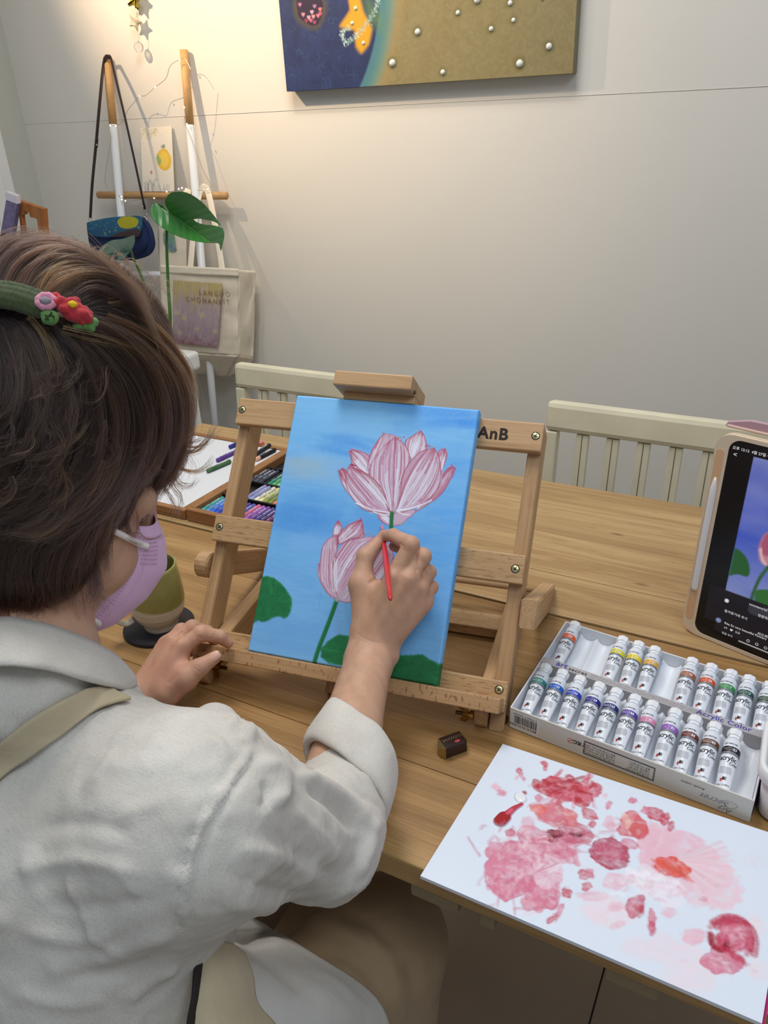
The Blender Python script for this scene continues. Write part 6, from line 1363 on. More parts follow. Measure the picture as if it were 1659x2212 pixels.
for a, b, r1, r2 in (((-.42, .25, -.50), (-.43, .17, -.80), .075, .10), ((-.55, .29, -.53), (-.54, .20, -.80), .070, .10)): S.cone(rel(*a), rel(*b), r1, r2, .05)
S.cone(RS, REl, .046, .038, .03); S.cone(REl, REl+(RWr-REl)*.55, .036, .032, .02); S.cone(LS, LEl, .046, .038, .03); S.cone(LEl, LEl+(LWr-LEl)*.6, .036, .030, .02)
BV, BF = S.mesh(2)

# ---- right hand, gripping the brush in front of the canvas
def RJ(x, y, d): return EW(x, y, -d*.001)
H = Sdf(np.min([RJ(700, 1600, 70), RJ(950, 1130, 0), RJ(950, 1130, 90), RWr], 0)-.05, np.max([RJ(700, 1600, 70), RJ(950, 1130, 0), RJ(950, 1130, 90), RWr], 0)+.05, .00135)
fa0 = REl+(RWr-REl)*.40; nv = -EN
H.cone(fa0, RWr+(fa0-RWr)*.12, .0330, .0262, .01, (nv, .86)); H.cone(RWr+(fa0-RWr)*.12, RWr, .0262, .0250, .012, (nv, .74))
H.ell(RJ(846, 1416, 40), np.eye(3), (.0085, .0085, .0085), .010)                      # the wrist bone
Wi, Wm, Wr_, Wp = RJ(790, 1392, 46), RJ(805, 1390, 48), RJ(820, 1390, 45), RJ(834, 1386, 40)
Mi, Mm, Mr, Mp = RJ(852, 1247, 64), RJ(884, 1252, 61), RJ(905, 1272, 50), RJ(916, 1300, 37)
for a, b, r1, r2 in ((Wi, Mi, .0150, .0112), (Wm, Mm, .0150, .0112), (Wr_, Mr, .0140, .0106), (Wp, Mp, .0130, .0102)): H.cone(a, b, r1, r2, .010)
H.cone(RJ(800, 1370, 36), RJ(850, 1290, 40), .019, .016, .014); H.cone(RJ(830, 1370, 34), RJ(890, 1300, 36), .017, .014, .014)
fing = [[Mi, RJ(887, 1176, 66), RJ(850, 1157, 46), RJ(829, 1156, 31)], [Mm, RJ(913, 1202, 56), RJ(884, 1186, 34), RJ(852, 1180, 22)], [Mr, RJ(925, 1236, 42), RJ(898, 1232, 22), RJ(872, 1232, 14)], [Mp, RJ(931, 1268, 26), RJ(908, 1270, 12), RJ(884, 1274, 9)]]
frad = [(.0108, .0092, .0080, .0064), (.0108, .0092, .0080, .0066), (.0100, .0086, .0075, .0062), (.0092, .0078, .0068, .0056)]
for fp, fr_ in zip(fing, frad):
    H.cone(fp[0], fp[1], fr_[0]*.94, fr_[1]*.93, .005); H.cone(fp[1], fp[2], fr_[1], fr_[2], .003); H.cone(fp[2], fp[3], fr_[2], fr_[3], .003); H.cone(fp[1], fp[1], fr_[1]*1.06, None, .003)
Tc, Tm, Ti, Tt = RJ(792, 1352, 44), RJ(780, 1262, 45), RJ(790, 1203, 42), RJ(821, 1168, 33)
H.cone(Tc, Tm, .0165, .0128, .012); H.cone(Tm, Ti, .0118, .0104, .005); H.cone(Ti, Tt, .0104, .0074, .004); H.cone(Tm, RJ(828, 1285, 44), .0085, .012, .016)
for a, b in ((Wi, Mi), (Wm, Mm), (Wr_, Mr)): H.cone(a+nv*.0125, b+nv*.0095, .0022, .0024, .009)   # tendons
RHV, RHF = H.mesh(1)
# ---- left hand, fingers hooked over the ledge
def LJ(x, y, d): return PD(x, y, d)
lw = LWr
H = Sdf(np.min([LJ(290, 1560, .88), LJ(520, 1330, .97), LJ(340, 1330, .97)], 0)-.045, np.max([LJ(290, 1560, .86), LJ(520, 1330, .97), LJ(510, 1500, .88)], 0)+.045, .00135)
up_n = np.array([.35, -.45, .82]); up_n /= np.linalg.norm(up_n)
H.cone(LEl+(LWr-LEl)*.50, LWr, .0325, .0245, .01, (up_n, .80))
wi, wm_, wr_, wp = LJ(340, 1492, .905), LJ(330, 1478, .912), LJ(318, 1472, .920), LJ(312, 1478, .928)
mi, mm_, mr, mp = LJ(392, 1398, .918), LJ(372, 1388, .932), LJ(360, 1392, .945), LJ(352, 1402, .955)
for a, b, r1, r2 in ((wi, mi, .0150, .0112), (wm_, mm_, .0150, .0112), (wr_, mr, .0140, .0104), (wp, mp, .0130, .0098)): H.cone(a, b, r1, r2, .010)
H.cone(LJ(345, 1485, .925), LJ(380, 1420, .935), .017, .014, .012)
lf_ = [[mi, LJ(434, 1368, .925), LJ(474, 1375, .934), LJ(493, 1390, .940)], [mm_, LJ(416, 1356, .942), LJ(448, 1366, .957), LJ(462, 1384, .962)], [mr, LJ(392, 1362, .957), LJ(420, 1374, .972), LJ(434, 1392, .975)], [mp, LJ(378, 1384, .965), LJ(400, 1396, .975), LJ(412, 1410, .975)]]
for fp, fr_ in zip(lf_, frad):
    H.cone(fp[0], fp[1], fr_[0]*.96, fr_[1]*.95, .005); H.cone(fp[1], fp[2], fr_[1], fr_[2]*1.02, .003); H.cone(fp[2], fp[3], fr_[2]*1.02, fr_[3]*.95, .003); H.cone(fp[1], fp[1], fr_[1]*1.05, None, .003)
tc, tm, ti, tt = LJ(366, 1494, .900), LJ(400, 1466, .898), LJ(430, 1443, .902), LJ(463, 1421, .908)
H.cone(tc, tm, .0160, .0122, .012); H.cone(tm, ti, .0118, .0108, .005); H.cone(ti, tt, .0108, .0078, .004); H.cone(tm, LJ(385, 1440, .915), .0085, .011, .016)
for a, b in ((wi, mi), (wm_, mm_)): H.cone(a+up_n*.0125, b+up_n*.0098, .0020, .0022, .009)
LHV, LHF = H.mesh(1)
AV = np.vstack([BV, RHV, LHV]); AF = np.vstack([BF, RHF+len(BV), LHF+len(BV)+len(RHV)])
# skin tone: warmer over knuckles and finger ends, paler on the forearm
tone = np.tile(lin((196, 154, 127)), (len(AV), 1)); nz_ = vnoise(AV[:, 0]*90+AV[:, 2]*60, AV[:, 1]*90-AV[:, 2]*40, 4); nz2 = vnoise(AV[:, 0]*240+AV[:, 2]*160+9, AV[:, 1]*240-AV[:, 2]*90, 3)
tone *= (1+.16*nz_)[:, None]; tone[:, 1:] *= (1-.07*nz2)[:, None]
hand0 = len(BV)
def warm(c, r, col, a):
    d = np.linalg.norm(AV[hand0:]-c, axis=1); w = np.exp(-(d/r)**2)[:, None]*a; tone[hand0:] += (lin(col)-tone[hand0:])*w
for fp in fing: warm(fp[1], .010, (206, 142, 116), .45); warm(fp[0], .012, (208, 150, 124), .4)
warm(fing[0][3], .012, (208, 140, 122), .4); warm(Tt, .012, (206, 146, 126), .4)
for fp in lf_: warm(fp[0], .013, (214, 140, 120), .5); warm(fp[1], .010, (214, 144, 124), .4); warm(fp[3], .014, (208, 122, 102), .5)
warm(tt, .016, (214, 140, 120), .4); warm(tm, .02, (208, 148, 126), .4); warm((lw+mi)/2, .04, (214, 152, 130), .5)
ts = NT('skin'); a_ = ts.n('ShaderNodeAttribute', attribute_name='paint'); ts.l(a_.outputs['Color'], ts.b.inputs['Base Color']); ts.b.inputs['Roughness'].default_value = .5; ts.b.inputs['Specular IOR Level'].default_value = .35
ts.b.inputs['Subsurface Weight'].default_value = .12; ts.b.inputs['Subsurface Radius'].default_value = (.008, .003, .0015)
tc_ = ts.n('ShaderNodeTexCoord').outputs['Object']; v1 = ts.n('ShaderNodeTexVoronoi', Scale=520, feature='DISTANCE_TO_EDGE'); ts.l(tc_, v1.inputs[0]); n_ = ts.n('ShaderNodeTexNoise', Scale=140, Detail=4); ts.l(tc_, n_.inputs[0])
ad = ts.n('ShaderNodeMath', operation='ADD'); ts.l(v1.outputs['Distance'], ad.inputs[0]); ts.l(n_.outputs[0], ad.inputs[1]); ts.bump(ad.outputs[0], .25, .0012)
# creases at wrist, thumb web and finger joints
AN = vnormals(AV, AF); pj = proj(AV); face_cam = ((CAM-AV)*AN).sum(1) > 0
def crease(pl, w, amp):
    hsel = np.zeros(len(AV), bool); hsel[hand0:] = True; m = hsel & face_cam; d, t = pldist(pj[m], spline(pl, 20)); AV[m] -= AN[m]*(amp*np.exp(-(d/w)**2)*np.clip(np.sin(np.clip(t, 0.02, .98)*math.pi)*2, 0, 1))[:, None]
for pl, w, amp in (([(765, 1365), (800, 1385), (835, 1392)], 2.5, .0004), ([(770, 1378), (805, 1394), (838, 1400)], 2.0, .0003), ([(795, 1262), (812, 1250), (832, 1240)], 4, .0018), ([(900, 1192), (898, 1215), (902, 1240)], 3.5, .0016), ([(918, 1225), (914, 1250)], 3, .0012), ([(862, 1172), (872, 1180)], 2, .0006),
                   ([(386, 1452), (372, 1468), (362, 1480)], 5, .0009), ([(418, 1440), (430, 1450), (436, 1446)], 1.6, .0006), ([(424, 1436), (434, 1446)], 1.6, .0006), ([(430, 1372), (434, 1380)], 2, .0008), ([(396, 1362), (384, 1376), (374, 1392)], 2.5, .0010), ([(402, 1366), (392, 1380)], 2, .0008), ([(462, 1368), (460, 1382)], 2, .0007)): crease(pl, w, amp)
body = np_mesh('body', AV, AF, ts.m, person, True, tone)
M_nail = mat('nail', (226, 178, 160), .25, spec=.5)
def nail(c, ax, nrm, w, l, par=body):
    c = np.asarray(c); ax = np.asarray(ax)/np.linalg.norm(ax); nrm = nrm-ax*nrm.dot(ax); nrm /= np.linalg.norm(nrm); s_ = np.cross(ax, nrm); b = BM(); g = []
    for i in range(7):
        row = []
        for j in range(7):
            a = (j/6-.5)*2; t = (i/6-.5)*2; ww = w*math.sqrt(max(.05, 1-max(0, abs(t)-.35)**2*1.5)); row.append(b.verts.new(c+ax*t*l+s_*ww*a*.98-nrm*(a*a*w*.35+t*t*l*.06)))
        g.append(row)
    for i in range(6):
        for j in range(6): b.faces.new((g[i][j], g[i+1][j], g[i+1][j+1], g[i][j+1]))
    o = obj('nail', b, M_nail, par, True); md = o.modifiers.new('thickness', 'SOLIDIFY'); md.thickness = .0006; return o
tocam = lambda p: (CAM-p)/np.linalg.norm(CAM-p)
nail(tt+(tt-ti)*.04+tocam(tt)*.0070+np.array([0, 0, .0015]), tt-ti, tocam(tt)+np.array([.25, 0, .35]), .0056, .0068)
nail(lf_[0][3]+(lf_[0][3]-lf_[0][2])*.15+np.array([0, 0, .0046])+np.array([.001, .001, 0]), lf_[0][3]-lf_[0][2], np.array([.25, .1, 1.0]), .0044, .0052)
nail(Tt+(Tt-Ti)*.0+nv*.0035+EV*-.0058, Tt-Ti, nv*.5-EV*.9, .0050, .0056)
# eyes under the fringe
for sd in (-1, 1):
    b = BM(); bmesh.ops.create_uvsphere(b, u_segments=16, v_segments=10, radius=.0115); bmesh.ops.translate(b, verts=b.verts[:], vec=V(hd_(sd*.030, .0705, .012))); ey = obj('eye', b, mat('eye_white', (232, 228, 222), .2), body, True)
    b = BM(); lathe(b, [(0, .0122), (.004, .0114), (.0052, .0104)], 16, hd_(sd*.030, .0705, .012), HR, HU_, HF*.9-HU_*.3); obj('iris', b, mat('iris', (40, 26, 18), .1), ey, True)

# ---- the brush
tipb = EW(825, 1134, 0); endr = ray(843.5, 1296); endr /= np.linalg.norm(endr)
bq_ = np.dot(tipb-CAM, endr); perp = np.linalg.norm((tipb-CAM)-endr*bq_); LB = .172; end = CAM+endr*(bq_-math.sqrt(LB**2-perp**2)); bd = (end-tipb)/LB
br = thing('paint_brush', 'thin paintbrush with red handle held between the finger and thumb', 'brush', tuple(tipb))
b = BM(); tube(b, [tipb+bd*t for t in (.040, .052, .075, .110, .150, .168, LB)], [.0021, .0028, .0034, .0034, .0028, .0024, .0014], 16); obj('handle', b, mat('red_lacquer', (206, 34, 40), .22, spec=.6, coat=.4), br, True)
b = BM(); tube(b, [tipb+bd*t for t in (.014, .020, .041)], [.0018, .0021, .0023], 14); obj('ferrule', b, mat('ferrule_metal', (190, 176, 170), .3, .8), br, True)
b = BM(); tube(b, [tipb+bd*t+EV*-.0005 for t in (0, .004, .010, .016)], [.0005, .0014, .0019, .0018], 12); obj('bristles', b, mat('pink_loaded_bristles', (214, 120, 150), .6), br, True)

# ---- mask
def cup(phi, t):
    prof = np.array([(.101, .016), (.119, -.002), (.133, -.028), (.126, -.060), (.106, -.090), (.088, -.104), (.074, -.107)]); side = np.array([(.074, .014), (.072, -.004), (.070, -.024), (.067, -.046), (.060, -.068), (.063, -.085), (.063, -.098)]); wid = np.array([.045, .051, .054, .055, .053, .042, .028])
    i = np.clip(t, 0, 1)*6; k = np.arange(7); f0, u0 = np.interp(i, k, prof[:, 0]), np.interp(i, k, prof[:, 1]); f1, u1 = np.interp(i, k, side[:, 0]), np.interp(i, k, side[:, 1]); w = np.interp(i, k, wid)
    a = np.abs(phi); c = np.cos(a*math.pi/2)**.95; s_ = np.sin(a*math.pi/2); return np.array([np.sign(phi)*w*s_**.95, f1+(f0-f1)*c, u1+(u0-u1)*c])
tt_ = spline(np.array([(0.,), (.18,), (.36,), (.54,), (.72,), (.88,), (1.,)]).repeat(2, 1), 40)[:, 0]
nphi = 49; ph = np.linspace(-1, 1, nphi); MVs = np.array([hd_(*cup(p, t)) for t in tt_ for p in ph]); MF = grid_faces(nphi, 40)
for _ in range(3): MVs = relax(MVs, MF, .4)
M_mask = NT('mask_cloth'); M_mask.b.inputs['Base Color'].default_value = srgb(226, 186, 222); M_mask.b.inputs['Roughness'].default_value = .9; M_mask.b.inputs['Sheen Weight'].default_value = .2; M_mask.b.inputs['Specular IOR Level'].default_value = .1
nzm = M_mask.n('ShaderNodeTexNoise', Scale=700, Detail=2); M_mask.l(M_mask.n('ShaderNodeTexCoord').outputs['Object'], nzm.inputs[0]); M_mask.bump(nzm.outputs[0], .2, .0006)
mk = np_mesh('mask', MVs, MF, M_mask.m, person, True); tag(mk, 'pale pink folded face mask'); md = mk.modifiers.new('thickness', 'SOLIDIFY'); md.thickness = .0014; md.offset = 0
M_loop = mat('ear_loop_white', (236, 232, 226), .8); M_dot = mat('weld_dots', (176, 130, 166), .9)
P6 = lambda p, t, e=.0012: hd_(*(cup(p, t)*np.array([1, 1, 1])))+HR*(e if p > 0 else -e)
for sd in (1, -1):
    b = BM(); tube(b, spline([P6(sd*.80, .70, .002), P6(sd*.93, .69, .004), hd_(sd*.064, .034, -.058), hd_(sd*.074, .006, -.040), hd_(sd*.082, -.020, -.012)], 24), .0026, 10); obj('ear_loop', b, M_loop, mk, True)
    b = BM(); tube(b, spline([P6(sd*.80, .15, .002), P6(sd*.93, .13, .004), hd_(sd*.070, .046, .012), hd_(sd*.076, .010, .022), hd_(sd*.083, -.016, .020)], 24), .0026, 10); obj('ear_loop', b, M_loop, mk, True)
b = BM()
def dot(p, t, w=.0011, l=.0003):
    c = P6(p, t, .0016); e = P6(p+.02, t, .0016)-c; e /= np.linalg.norm(e); g = P6(p, t+.02, .0016)-c; g /= np.linalg.norm(g); b.faces.new([b.verts.new(c+e*x+g*y) for x, y in ((-w, -l), (w, -l), (w, l), (-w, l))])
for t in np.linspace(.22, .95, 34): dot(.90, t, .0016, .0002); dot(.80, t, .0004, .0004)
for p in np.linspace(.25, .86, 26): dot(p, .10, .0006, .0004)
for i in range(7):
    for j in range(6): dot(.62+i*.035, .13+j*.028, .0006, .0005)
obj('weld_pattern', b, M_dot, mk)

# ---- linen
def linen(name, c, c2, fine=1500, amt=.4):
    t = NT(name); tc = t.n('ShaderNodeTexCoord').outputs['Object']; outs = []
    for sc in ((fine*.06, fine, fine), (fine, fine, fine*.06)):
        mp = t.n('ShaderNodeMapping'); t.l(tc, mp.inputs[0]); mp.inputs['Scale'].default_value = sc; mp.inputs['Rotation'].default_value = (.3, .2, .5); n = t.n('ShaderNodeTexNoise', Scale=1.0, Detail=2.0); t.l(mp.outputs[0], n.inputs[0]); outs.append(n.outputs[0])
    ad = t.n('ShaderNodeMath', operation='ADD'); t.l(outs[0], ad.inputs[0]); t.l(outs[1], ad.inputs[1]); hf = t.n('ShaderNodeMath', operation='MULTIPLY'); t.l(ad.outputs[0], hf.inputs[0]); hf.inputs[1].default_value = .5
    n2 = t.n('ShaderNodeTexNoise', Scale=16.0, Detail=3.0); t.l(tc, n2.inputs[0])
    col = t.mix(amt, t.ramp(n2.outputs[0], [(.3, srgb(*c)), (.7, srgb(*c2))]), t.ramp(hf.outputs[0], [(.34, (.74, .72, .69, 1)), (.5, (1, 1, 1, 1)), (.66, (1.10, 1.10, 1.10, 1))]), 'MULTIPLY')
    t.l(col, t.b.inputs['Base Color']); t.b.inputs['Roughness'].default_value = .9; t.b.inputs['Specular IOR Level'].default_value = .1; t.b.inputs['Sheen Weight'].default_value = .12
    n3 = t.n('ShaderNodeTexNoise', Scale=34.0, Detail=4.0, Distortion=.8); t.l(tc, n3.inputs[0]); b1 = t.n('ShaderNodeBump', Strength=.22, Distance=.006); t.l(n3.outputs[0], b1.inputs['Height'])
    b2 = t.n('ShaderNodeBump', Strength=.35, Distance=.0006); t.l(hf.outputs[0], b2.inputs['Height']); t.l(b1.outputs[0], b2.inputs['Normal']); t.l(b2.outputs[0], t.b.inputs['Normal']); return t.m
M_linen = linen('linen_shirt', (202, 196, 187), (216, 212, 204), 1300, .5); M_apron = linen('apron_cotton', (190, 174, 144), (198, 184, 156), 2200, .2); M_trous = linen('trouser_cotton', (158, 134, 104), (168, 146, 116), 2200, .2); M_white2 = linen('white_cotton', (212, 209, 202), (220, 218, 212), 2200, .15)
# ---- shirt
S = Sdf(rel(-.84, .00, -.98), rel(-.17, .56, -.30), .0036)
S.cone(NK+np.array([-.01, -.012, -.030]), NK+np.array([0, -.035, -.08]), .056, .080, .03)
S.cone(NK+(RS-NK)*.35-np.array([0, .012, .028]), RS, .046, .062, .04); S.cone(NK+(LS-NK)*.3-np.array([0, .012, .045]), LS, .044, .050, .04)
for a, b, r1, r2 in (((-.385, .245, -.50), (-.405, .150, -.82), .092, .118), ((-.47, .245, -.50), (-.47, .16, -.82), .105, .125), ((-.57, .285, -.54), (-.55, .20, -.82), .090, .125)): S.cone(rel(*a), rel(*b), r1, r2, .06)
S.cone(RS, REl, .0680, .0460, .03); S.cone(REl, PD(742, 1700, .738), .0450, .0425, .02); S.cone(REl, PD(705, 1835, .680), .046, .040, .03); c0, c1 = PD(742, 1690, .738), PD(779, 1592, .783); cd = c1-c0; cd /= np.linalg.norm(cd); S.cone(c0+cd*.088, c1+cd*.16, .064, .064, 0, None, True)
S.cone(LS, LEl, .050, .050, .03); S.cone(LEl, LEl+(LWr-LEl)*.55, .052, .046, .02)
S.chain([PD(-120, 1500, .540), PD(-30, 1486, .540), PD(60, 1488, .548), PD(165, 1518, .595), PD(225, 1530, .625)], [.034, .036, .036, .024, .014], .02)
S.ell(PD(470, 1566, .585), np.eye(3), (.016, .016, .016), .012); S.ell(PD(534, 1606, .585), np.eye(3), (.011, .011, .011), .008)
SV, SF = S.mesh(2)
def sculpt(Vv, F, folds, noise=(0, 1), seed=0):
    N = vnormals(Vv, F); q = proj(Vv); vis = ((CAM-Vv)*N).sum(1) > -.02; out = Vv.copy()
    for pl, w, amp in folds:
        s_ = spline(pl, 24); box = (q[:, 0] > s_[:, 0].min()-4*w) & (q[:, 0] < s_[:, 0].max()+4*w) & (q[:, 1] > s_[:, 1].min()-4*w) & (q[:, 1] < s_[:, 1].max()+4*w) & vis
        if not box.any(): continue
        d, t = pldist(q[box], s_); out[box] += N[box]*(amp*np.exp(-(d/w)**2)*np.clip(np.sin(np.clip(t, .001, .999)*math.pi)*1.7, 0, 1))[:, None]
    if noise[0]:
        for k in range(1): out += N*(noise[0]*vnoise(Vv[:, 0]*noise[1]+Vv[:, 2]*noise[1]*.6+seed, Vv[:, 1]*noise[1]-Vv[:, 2]*noise[1]*.5, 3))[:, None]
    return out
seam_l = [(548, 1604), (530, 1640), (495, 1690), (455, 1750), (425, 1815), (405, 1890), (398, 1960), (400, 2045)]
folds = [(seam_l, 7, .0024), ([(x+16, y+4) for x, y in seam_l], 9, -.0020), ([(x-14, y-3) for x, y in seam_l], 8, -.0012)]
for k in range(15):
    t = .04+k*.064; p_ = spline(seam_l, 100)[int(t*99)]; folds.append(([(p_[0]-22, p_[1]-9), (p_[0]-8, p_[1]-2), (p_[0]+5, p_[1]+4)], 5, .0016 if k % 2 else -.0014))
folds += [([(480, 1560), (520, 1572), (552, 1602)], 10, .006), ([(505, 1560), (535, 1580)], 7, -.004), ([(560, 1640), (600, 1660), (612, 1710), (585, 1745)], 16, .006), ([(560, 1690), (575, 1720), (560, 1750)], 12, -.004), ([(640, 1668), (690, 1690), (760, 1740), (812, 1800)], 12, .007), ([(660, 1700), (720, 1740), (780, 1810)], 10, -.005), ([(660, 1652), (740, 1690), (826, 1752)], 9, -.006), ([(700, 1660), (770, 1712), (828, 1790)], 9, .004),
          ([(812, 1760), (800, 1830), (770, 1900)], 14, .005), ([(770, 1800), (775, 1850), (750, 1895)], 12, -.003), ([(500, 1830), (600, 1850), (700, 1900)], 18, .004), ([(480, 1880), (580, 1920), (690, 1935)], 14, -.003), ([(620, 1740), (680, 1800), (740, 1870)], 20, .004), ([(560, 1780), (640, 1850), (720, 1890)], 14, -.003), ([(470, 1930), (540, 1960), (620, 1950)], 14, .003),
          ([(30, 1880), (180, 1860), (330, 1890)], 16, .0025), ([(90, 1950), (220, 1960), (370, 1930)], 16, -.002), ([(180, 2080), (290, 2040), (390, 2010)], 18, .004), ([(120, 2120), (250, 2100), (385, 2050)], 14, -.003), ([(30, 2010), (160, 2030), (280, 2000)], 18, .003), ([(260, 2170), (330, 2110), (392, 2075)], 14, .004), ([(20, 2140), (130, 2170), (240, 2160)], 16, .0025),
          ([(200, 1640), (300, 1660), (420, 1640)], 20, .002), ([(240, 1760), (330, 1740), (420, 1700)], 20, .002), ([(300, 1560), (380, 1575), (470, 1590)], 14, -.002), ([(60, 1790), (200, 1780), (300, 1810)], 18, -.002), ([(420, 1570), (470, 1610), (490, 1650)], 12, .0025)]
SV = sculpt(SV, SF, folds, (.0018, 22), 3); _n = vnormals(SV, SF); _q = vnoise(SV[:, 0]*34+SV[:, 2]*22, SV[:, 1]*34-SV[:, 2]*15+4, 3); _q2 = vnoise(SV[:, 0]*55-SV[:, 1]*30+8, SV[:, 2]*42+SV[:, 1]*20, 2); SV = SV+_n*((.0030*np.clip(.28-np.abs(_q), 0, 1)/.28*np.clip(_q2+.25, 0, 1))+.0007*_q2)[:, None]
shirt = np_mesh('shirt', SV, SF, M_linen, person, True); tag(shirt, 'loose beige linen shirt')
from mathutils.bvhtree import BVHTree
shirt_bvh = BVHTree.FromPolygons([tuple(v) for v in SV], [tuple(f) for f in SF])
def on_shirt(x, y, lift=.002, dflt=.56):
    r = ray(x, y); r = r/np.linalg.norm(r); h = shirt_bvh.ray_cast(V(CAM), V(r))
    if h[0] is None: return PD(x, y, dflt)
    return np.array(h[0])+np.array(h[1])*lift
# rolled cuff: a soft band folded back round the forearm
c0, c1 = PD(742, 1690, .738), PD(779, 1592, .783); cd = c1-c0; cl = np.linalg.norm(cd); cd /= cl; cx__, cy__, _ = frame_of(cd)
b = BM(); CR_ = RC[:, 0]; rings = []; prof = [(.0395, cl*.02), (.0455, -.002), (.0490, .002), (.0500, cl*.25), (.0475, cl*.62), (.0448, cl*.94), (.0425, cl*1.01), (.0395, cl*.98), (.0385, cl*.70), (.0385, cl*.3)]
for r_, h_ in prof:
    ring = []
    for k in range(72):
        a = 2*math.pi*k/72; wv = 1+.05*math.sin(a*2+.8)+.025*math.sin(a*5+h_*60)+.012*math.sin(a*9-h_*90); rad_ = (cx__*math.cos(a)+cy__*math.sin(a))*r_*wv; ring.append(b.verts.new(c0+cd*(h_-.42*rad_.dot(CR_)+.003*math.sin(a+1.2)+.0025*math.sin(a*3))+rad_))
    rings.append(ring)
for a_, b_ in zip(rings, rings[1:]+rings[:1]):
    for k in range(72): b.faces.new((a_[k], a_[(k+1) % 72], b_[(k+1) % 72], b_[k]))
bmesh.ops.recalc_face_normals(b, faces=b.faces[:])
cuff = obj('rolled_cuff', b, M_linen, shirt, True); sm = cuff.modifiers.new('sub', 'SUBSURF'); sm.levels = sm.render_levels = 1
# collar
def strip(name, top, bot, m, par, n=60, rows=8, bulge=.006, thick=.0022):
    t3 = spline([PD(*q) for q in top], n); b3 = spline([PD(*q) for q in bot], n); Vv = []
    for j in range(rows):
        v = j/(rows-1); p_ = t3+(b3-t3)*v; out_ = (CAM-p_)/np.linalg.norm(CAM-p_, axis=1)[:, None]; Vv.append(p_+out_*(bulge*math.sin(v*math.pi)+.0012*np.sin(np.arange(n)*.5+v*3)[:, None]*v))
    o = np_mesh(name, np.vstack(Vv), grid_faces(n, rows)[:, ::-1], m, par, True); md = o.modifiers.new('thickness', 'SOLIDIFY'); md.thickness = thick; md.offset = -1; return o
strip('collar', [(-260, 1395, .60), (-120, 1352, .555), (0, 1338, .545), (60, 1344, .550), (110, 1355, .558), (180, 1381, .575), (240, 1412, .594), (274, 1444, .612), (289, 1464, .622)], [(-260, 1500, .56), (-120, 1452, .505), (0, 1440, .495), (60, 1443, .500), (120, 1453, .514), (180, 1471, .534), (238, 1485, .562), (272, 1490, .590), (291, 1478, .620)], M_linen, shirt)
strip('collar', [(262, 1462, .606), (280, 1470, .616), (294, 1484, .626)], [(268, 1500, .602), (282, 1512, .612), (290, 1522, .622)], M_linen, shirt, 16, 5, .002)
# apron strap over the shoulder
def laid(name, A, B_, m, par, n=50, rows=7, lift=.0028, thick=.0022):
    a = spline(A, n); b_ = spline(B_, n); Vv = np.array([on_shirt(*(a[i]+(b_[i]-a[i])*j/(rows-1)), lift) for j in range(rows) for i in range(n)])
    F = grid_faces(n, rows)
    for _ in range(4): Vv = relax(Vv, F, .4)
    o = np_mesh(name, Vv, F[:, ::-1], m, par, True); md = o.modifiers.new('thickness', 'SOLIDIFY'); md.thickness = thick; md.offset = -1; return o
apron = tag(laid('apron_strap', [(-90, 1655), (0, 1588), (60, 1540), (110, 1511), (150, 1492), (182, 1482), (215, 1487), (245, 1500), (276, 1516)], [(-90, 1790), (0, 1702), (60, 1650), (120, 1605), (180, 1563), (225, 1542), (255, 1530), (275, 1524), (284, 1519)], M_apron, person), 'wide tan apron strap over the shoulder')
# ---- legs, apron skirt
S = Sdf(rel(-.72, .02, -1.36), rel(-.14, .66, -.68), .005)
hipR, kneeR, hipL, kneeL = rel(-.40, .16, -.855), rel(-.306, .505, -.890), rel(-.53, .20, -.855), rel(-.50, .58, -.86)
S.cone(hipR, kneeR, .095, .068, .03); S.cone(hipL, kneeL, .095, .074, .03); S.cone(hipR, hipL, .11, .11, .04); S.cone(kneeR, rel(-.315, .47, -1.28), .072, .070, .03); S.cone(kneeL, rel(-.51, .54, -1.28), .070, .062, .03)
LV, LF = S.mesh(2)
LV = sculpt(LV, LF, [([(640, 1990), (740, 2010), (830, 2080)], 16, .005), ([(660, 2060), (760, 2070), (850, 2160)], 18, -.005), ([(780, 1990), (840, 2080), (860, 2190)], 18, .005), ([(880, 2060), (900, 2140), (890, 2210)], 18, -.006), ([(720, 1960), (800, 2000), (850, 2050)], 14, -.004)], (.002, 16), 5)
tr = np_mesh('trousers', LV, LF, M_trous, person, True); tag(tr, 'brown cotton trousers')
for fx in ((-.30, .50), (-.51, .57)):
    b = BM(); lathe(b, [(0, .0)], 4) if False else None; fo_ = Sdf(rel(fx[0]-.07, fx[1]-.12, -1.385), rel(fx[0]+.07, fx[1]+.22, -1.25), .006); fo_.cone(rel(fx[0], fx[1]-.04, -1.342), rel(fx[0], fx[1]+.13, -1.350), .036, .030, .02, ((0, 0, 1), .9)); fo_.plane(rel(0, 0, -1.379), (0, 0, -1)); v_, f_ = fo_.mesh(1); np_mesh('shoe', v_, f_, mat('shoe_grey', (90, 88, 86), .7), person)
lap_bvh = BVHTree.FromPolygons([tuple(v) for v in np.vstack([LV, SV])], [tuple(f) for f in np.vstack([LF, SF+len(LV)])])
def on_lap(x, y, lift):
    r = ray(x, y); r = r/np.linalg.norm(r); h = lap_bvh.ray_cast(V(CAM), V(r))
    return PD(x, y, .62) if h[0] is None else np.array(h[0])-r*lift
n_ = 60; rows_ = 30
A_ = np.array([on_lap(x, y, .014) for x, y in spline([(548, 1984), (572, 1996), (610, 2018), (660, 2048), (720, 2084), (775, 2118), (818, 2155), (842, 2200), (855, 2260), (850, 2330)], n_)])
B_ = np.array([PD(*q) for q in spline([(396, 1950, .60), (402, 2000, .585), (408, 2060, .570), (412, 2100, .56), (416, 2140, .55), (418, 2180, .545), (420, 2220, .54), (420, 2260, .535), (420, 2300, .53), (420, 2330, .53)], n_)])
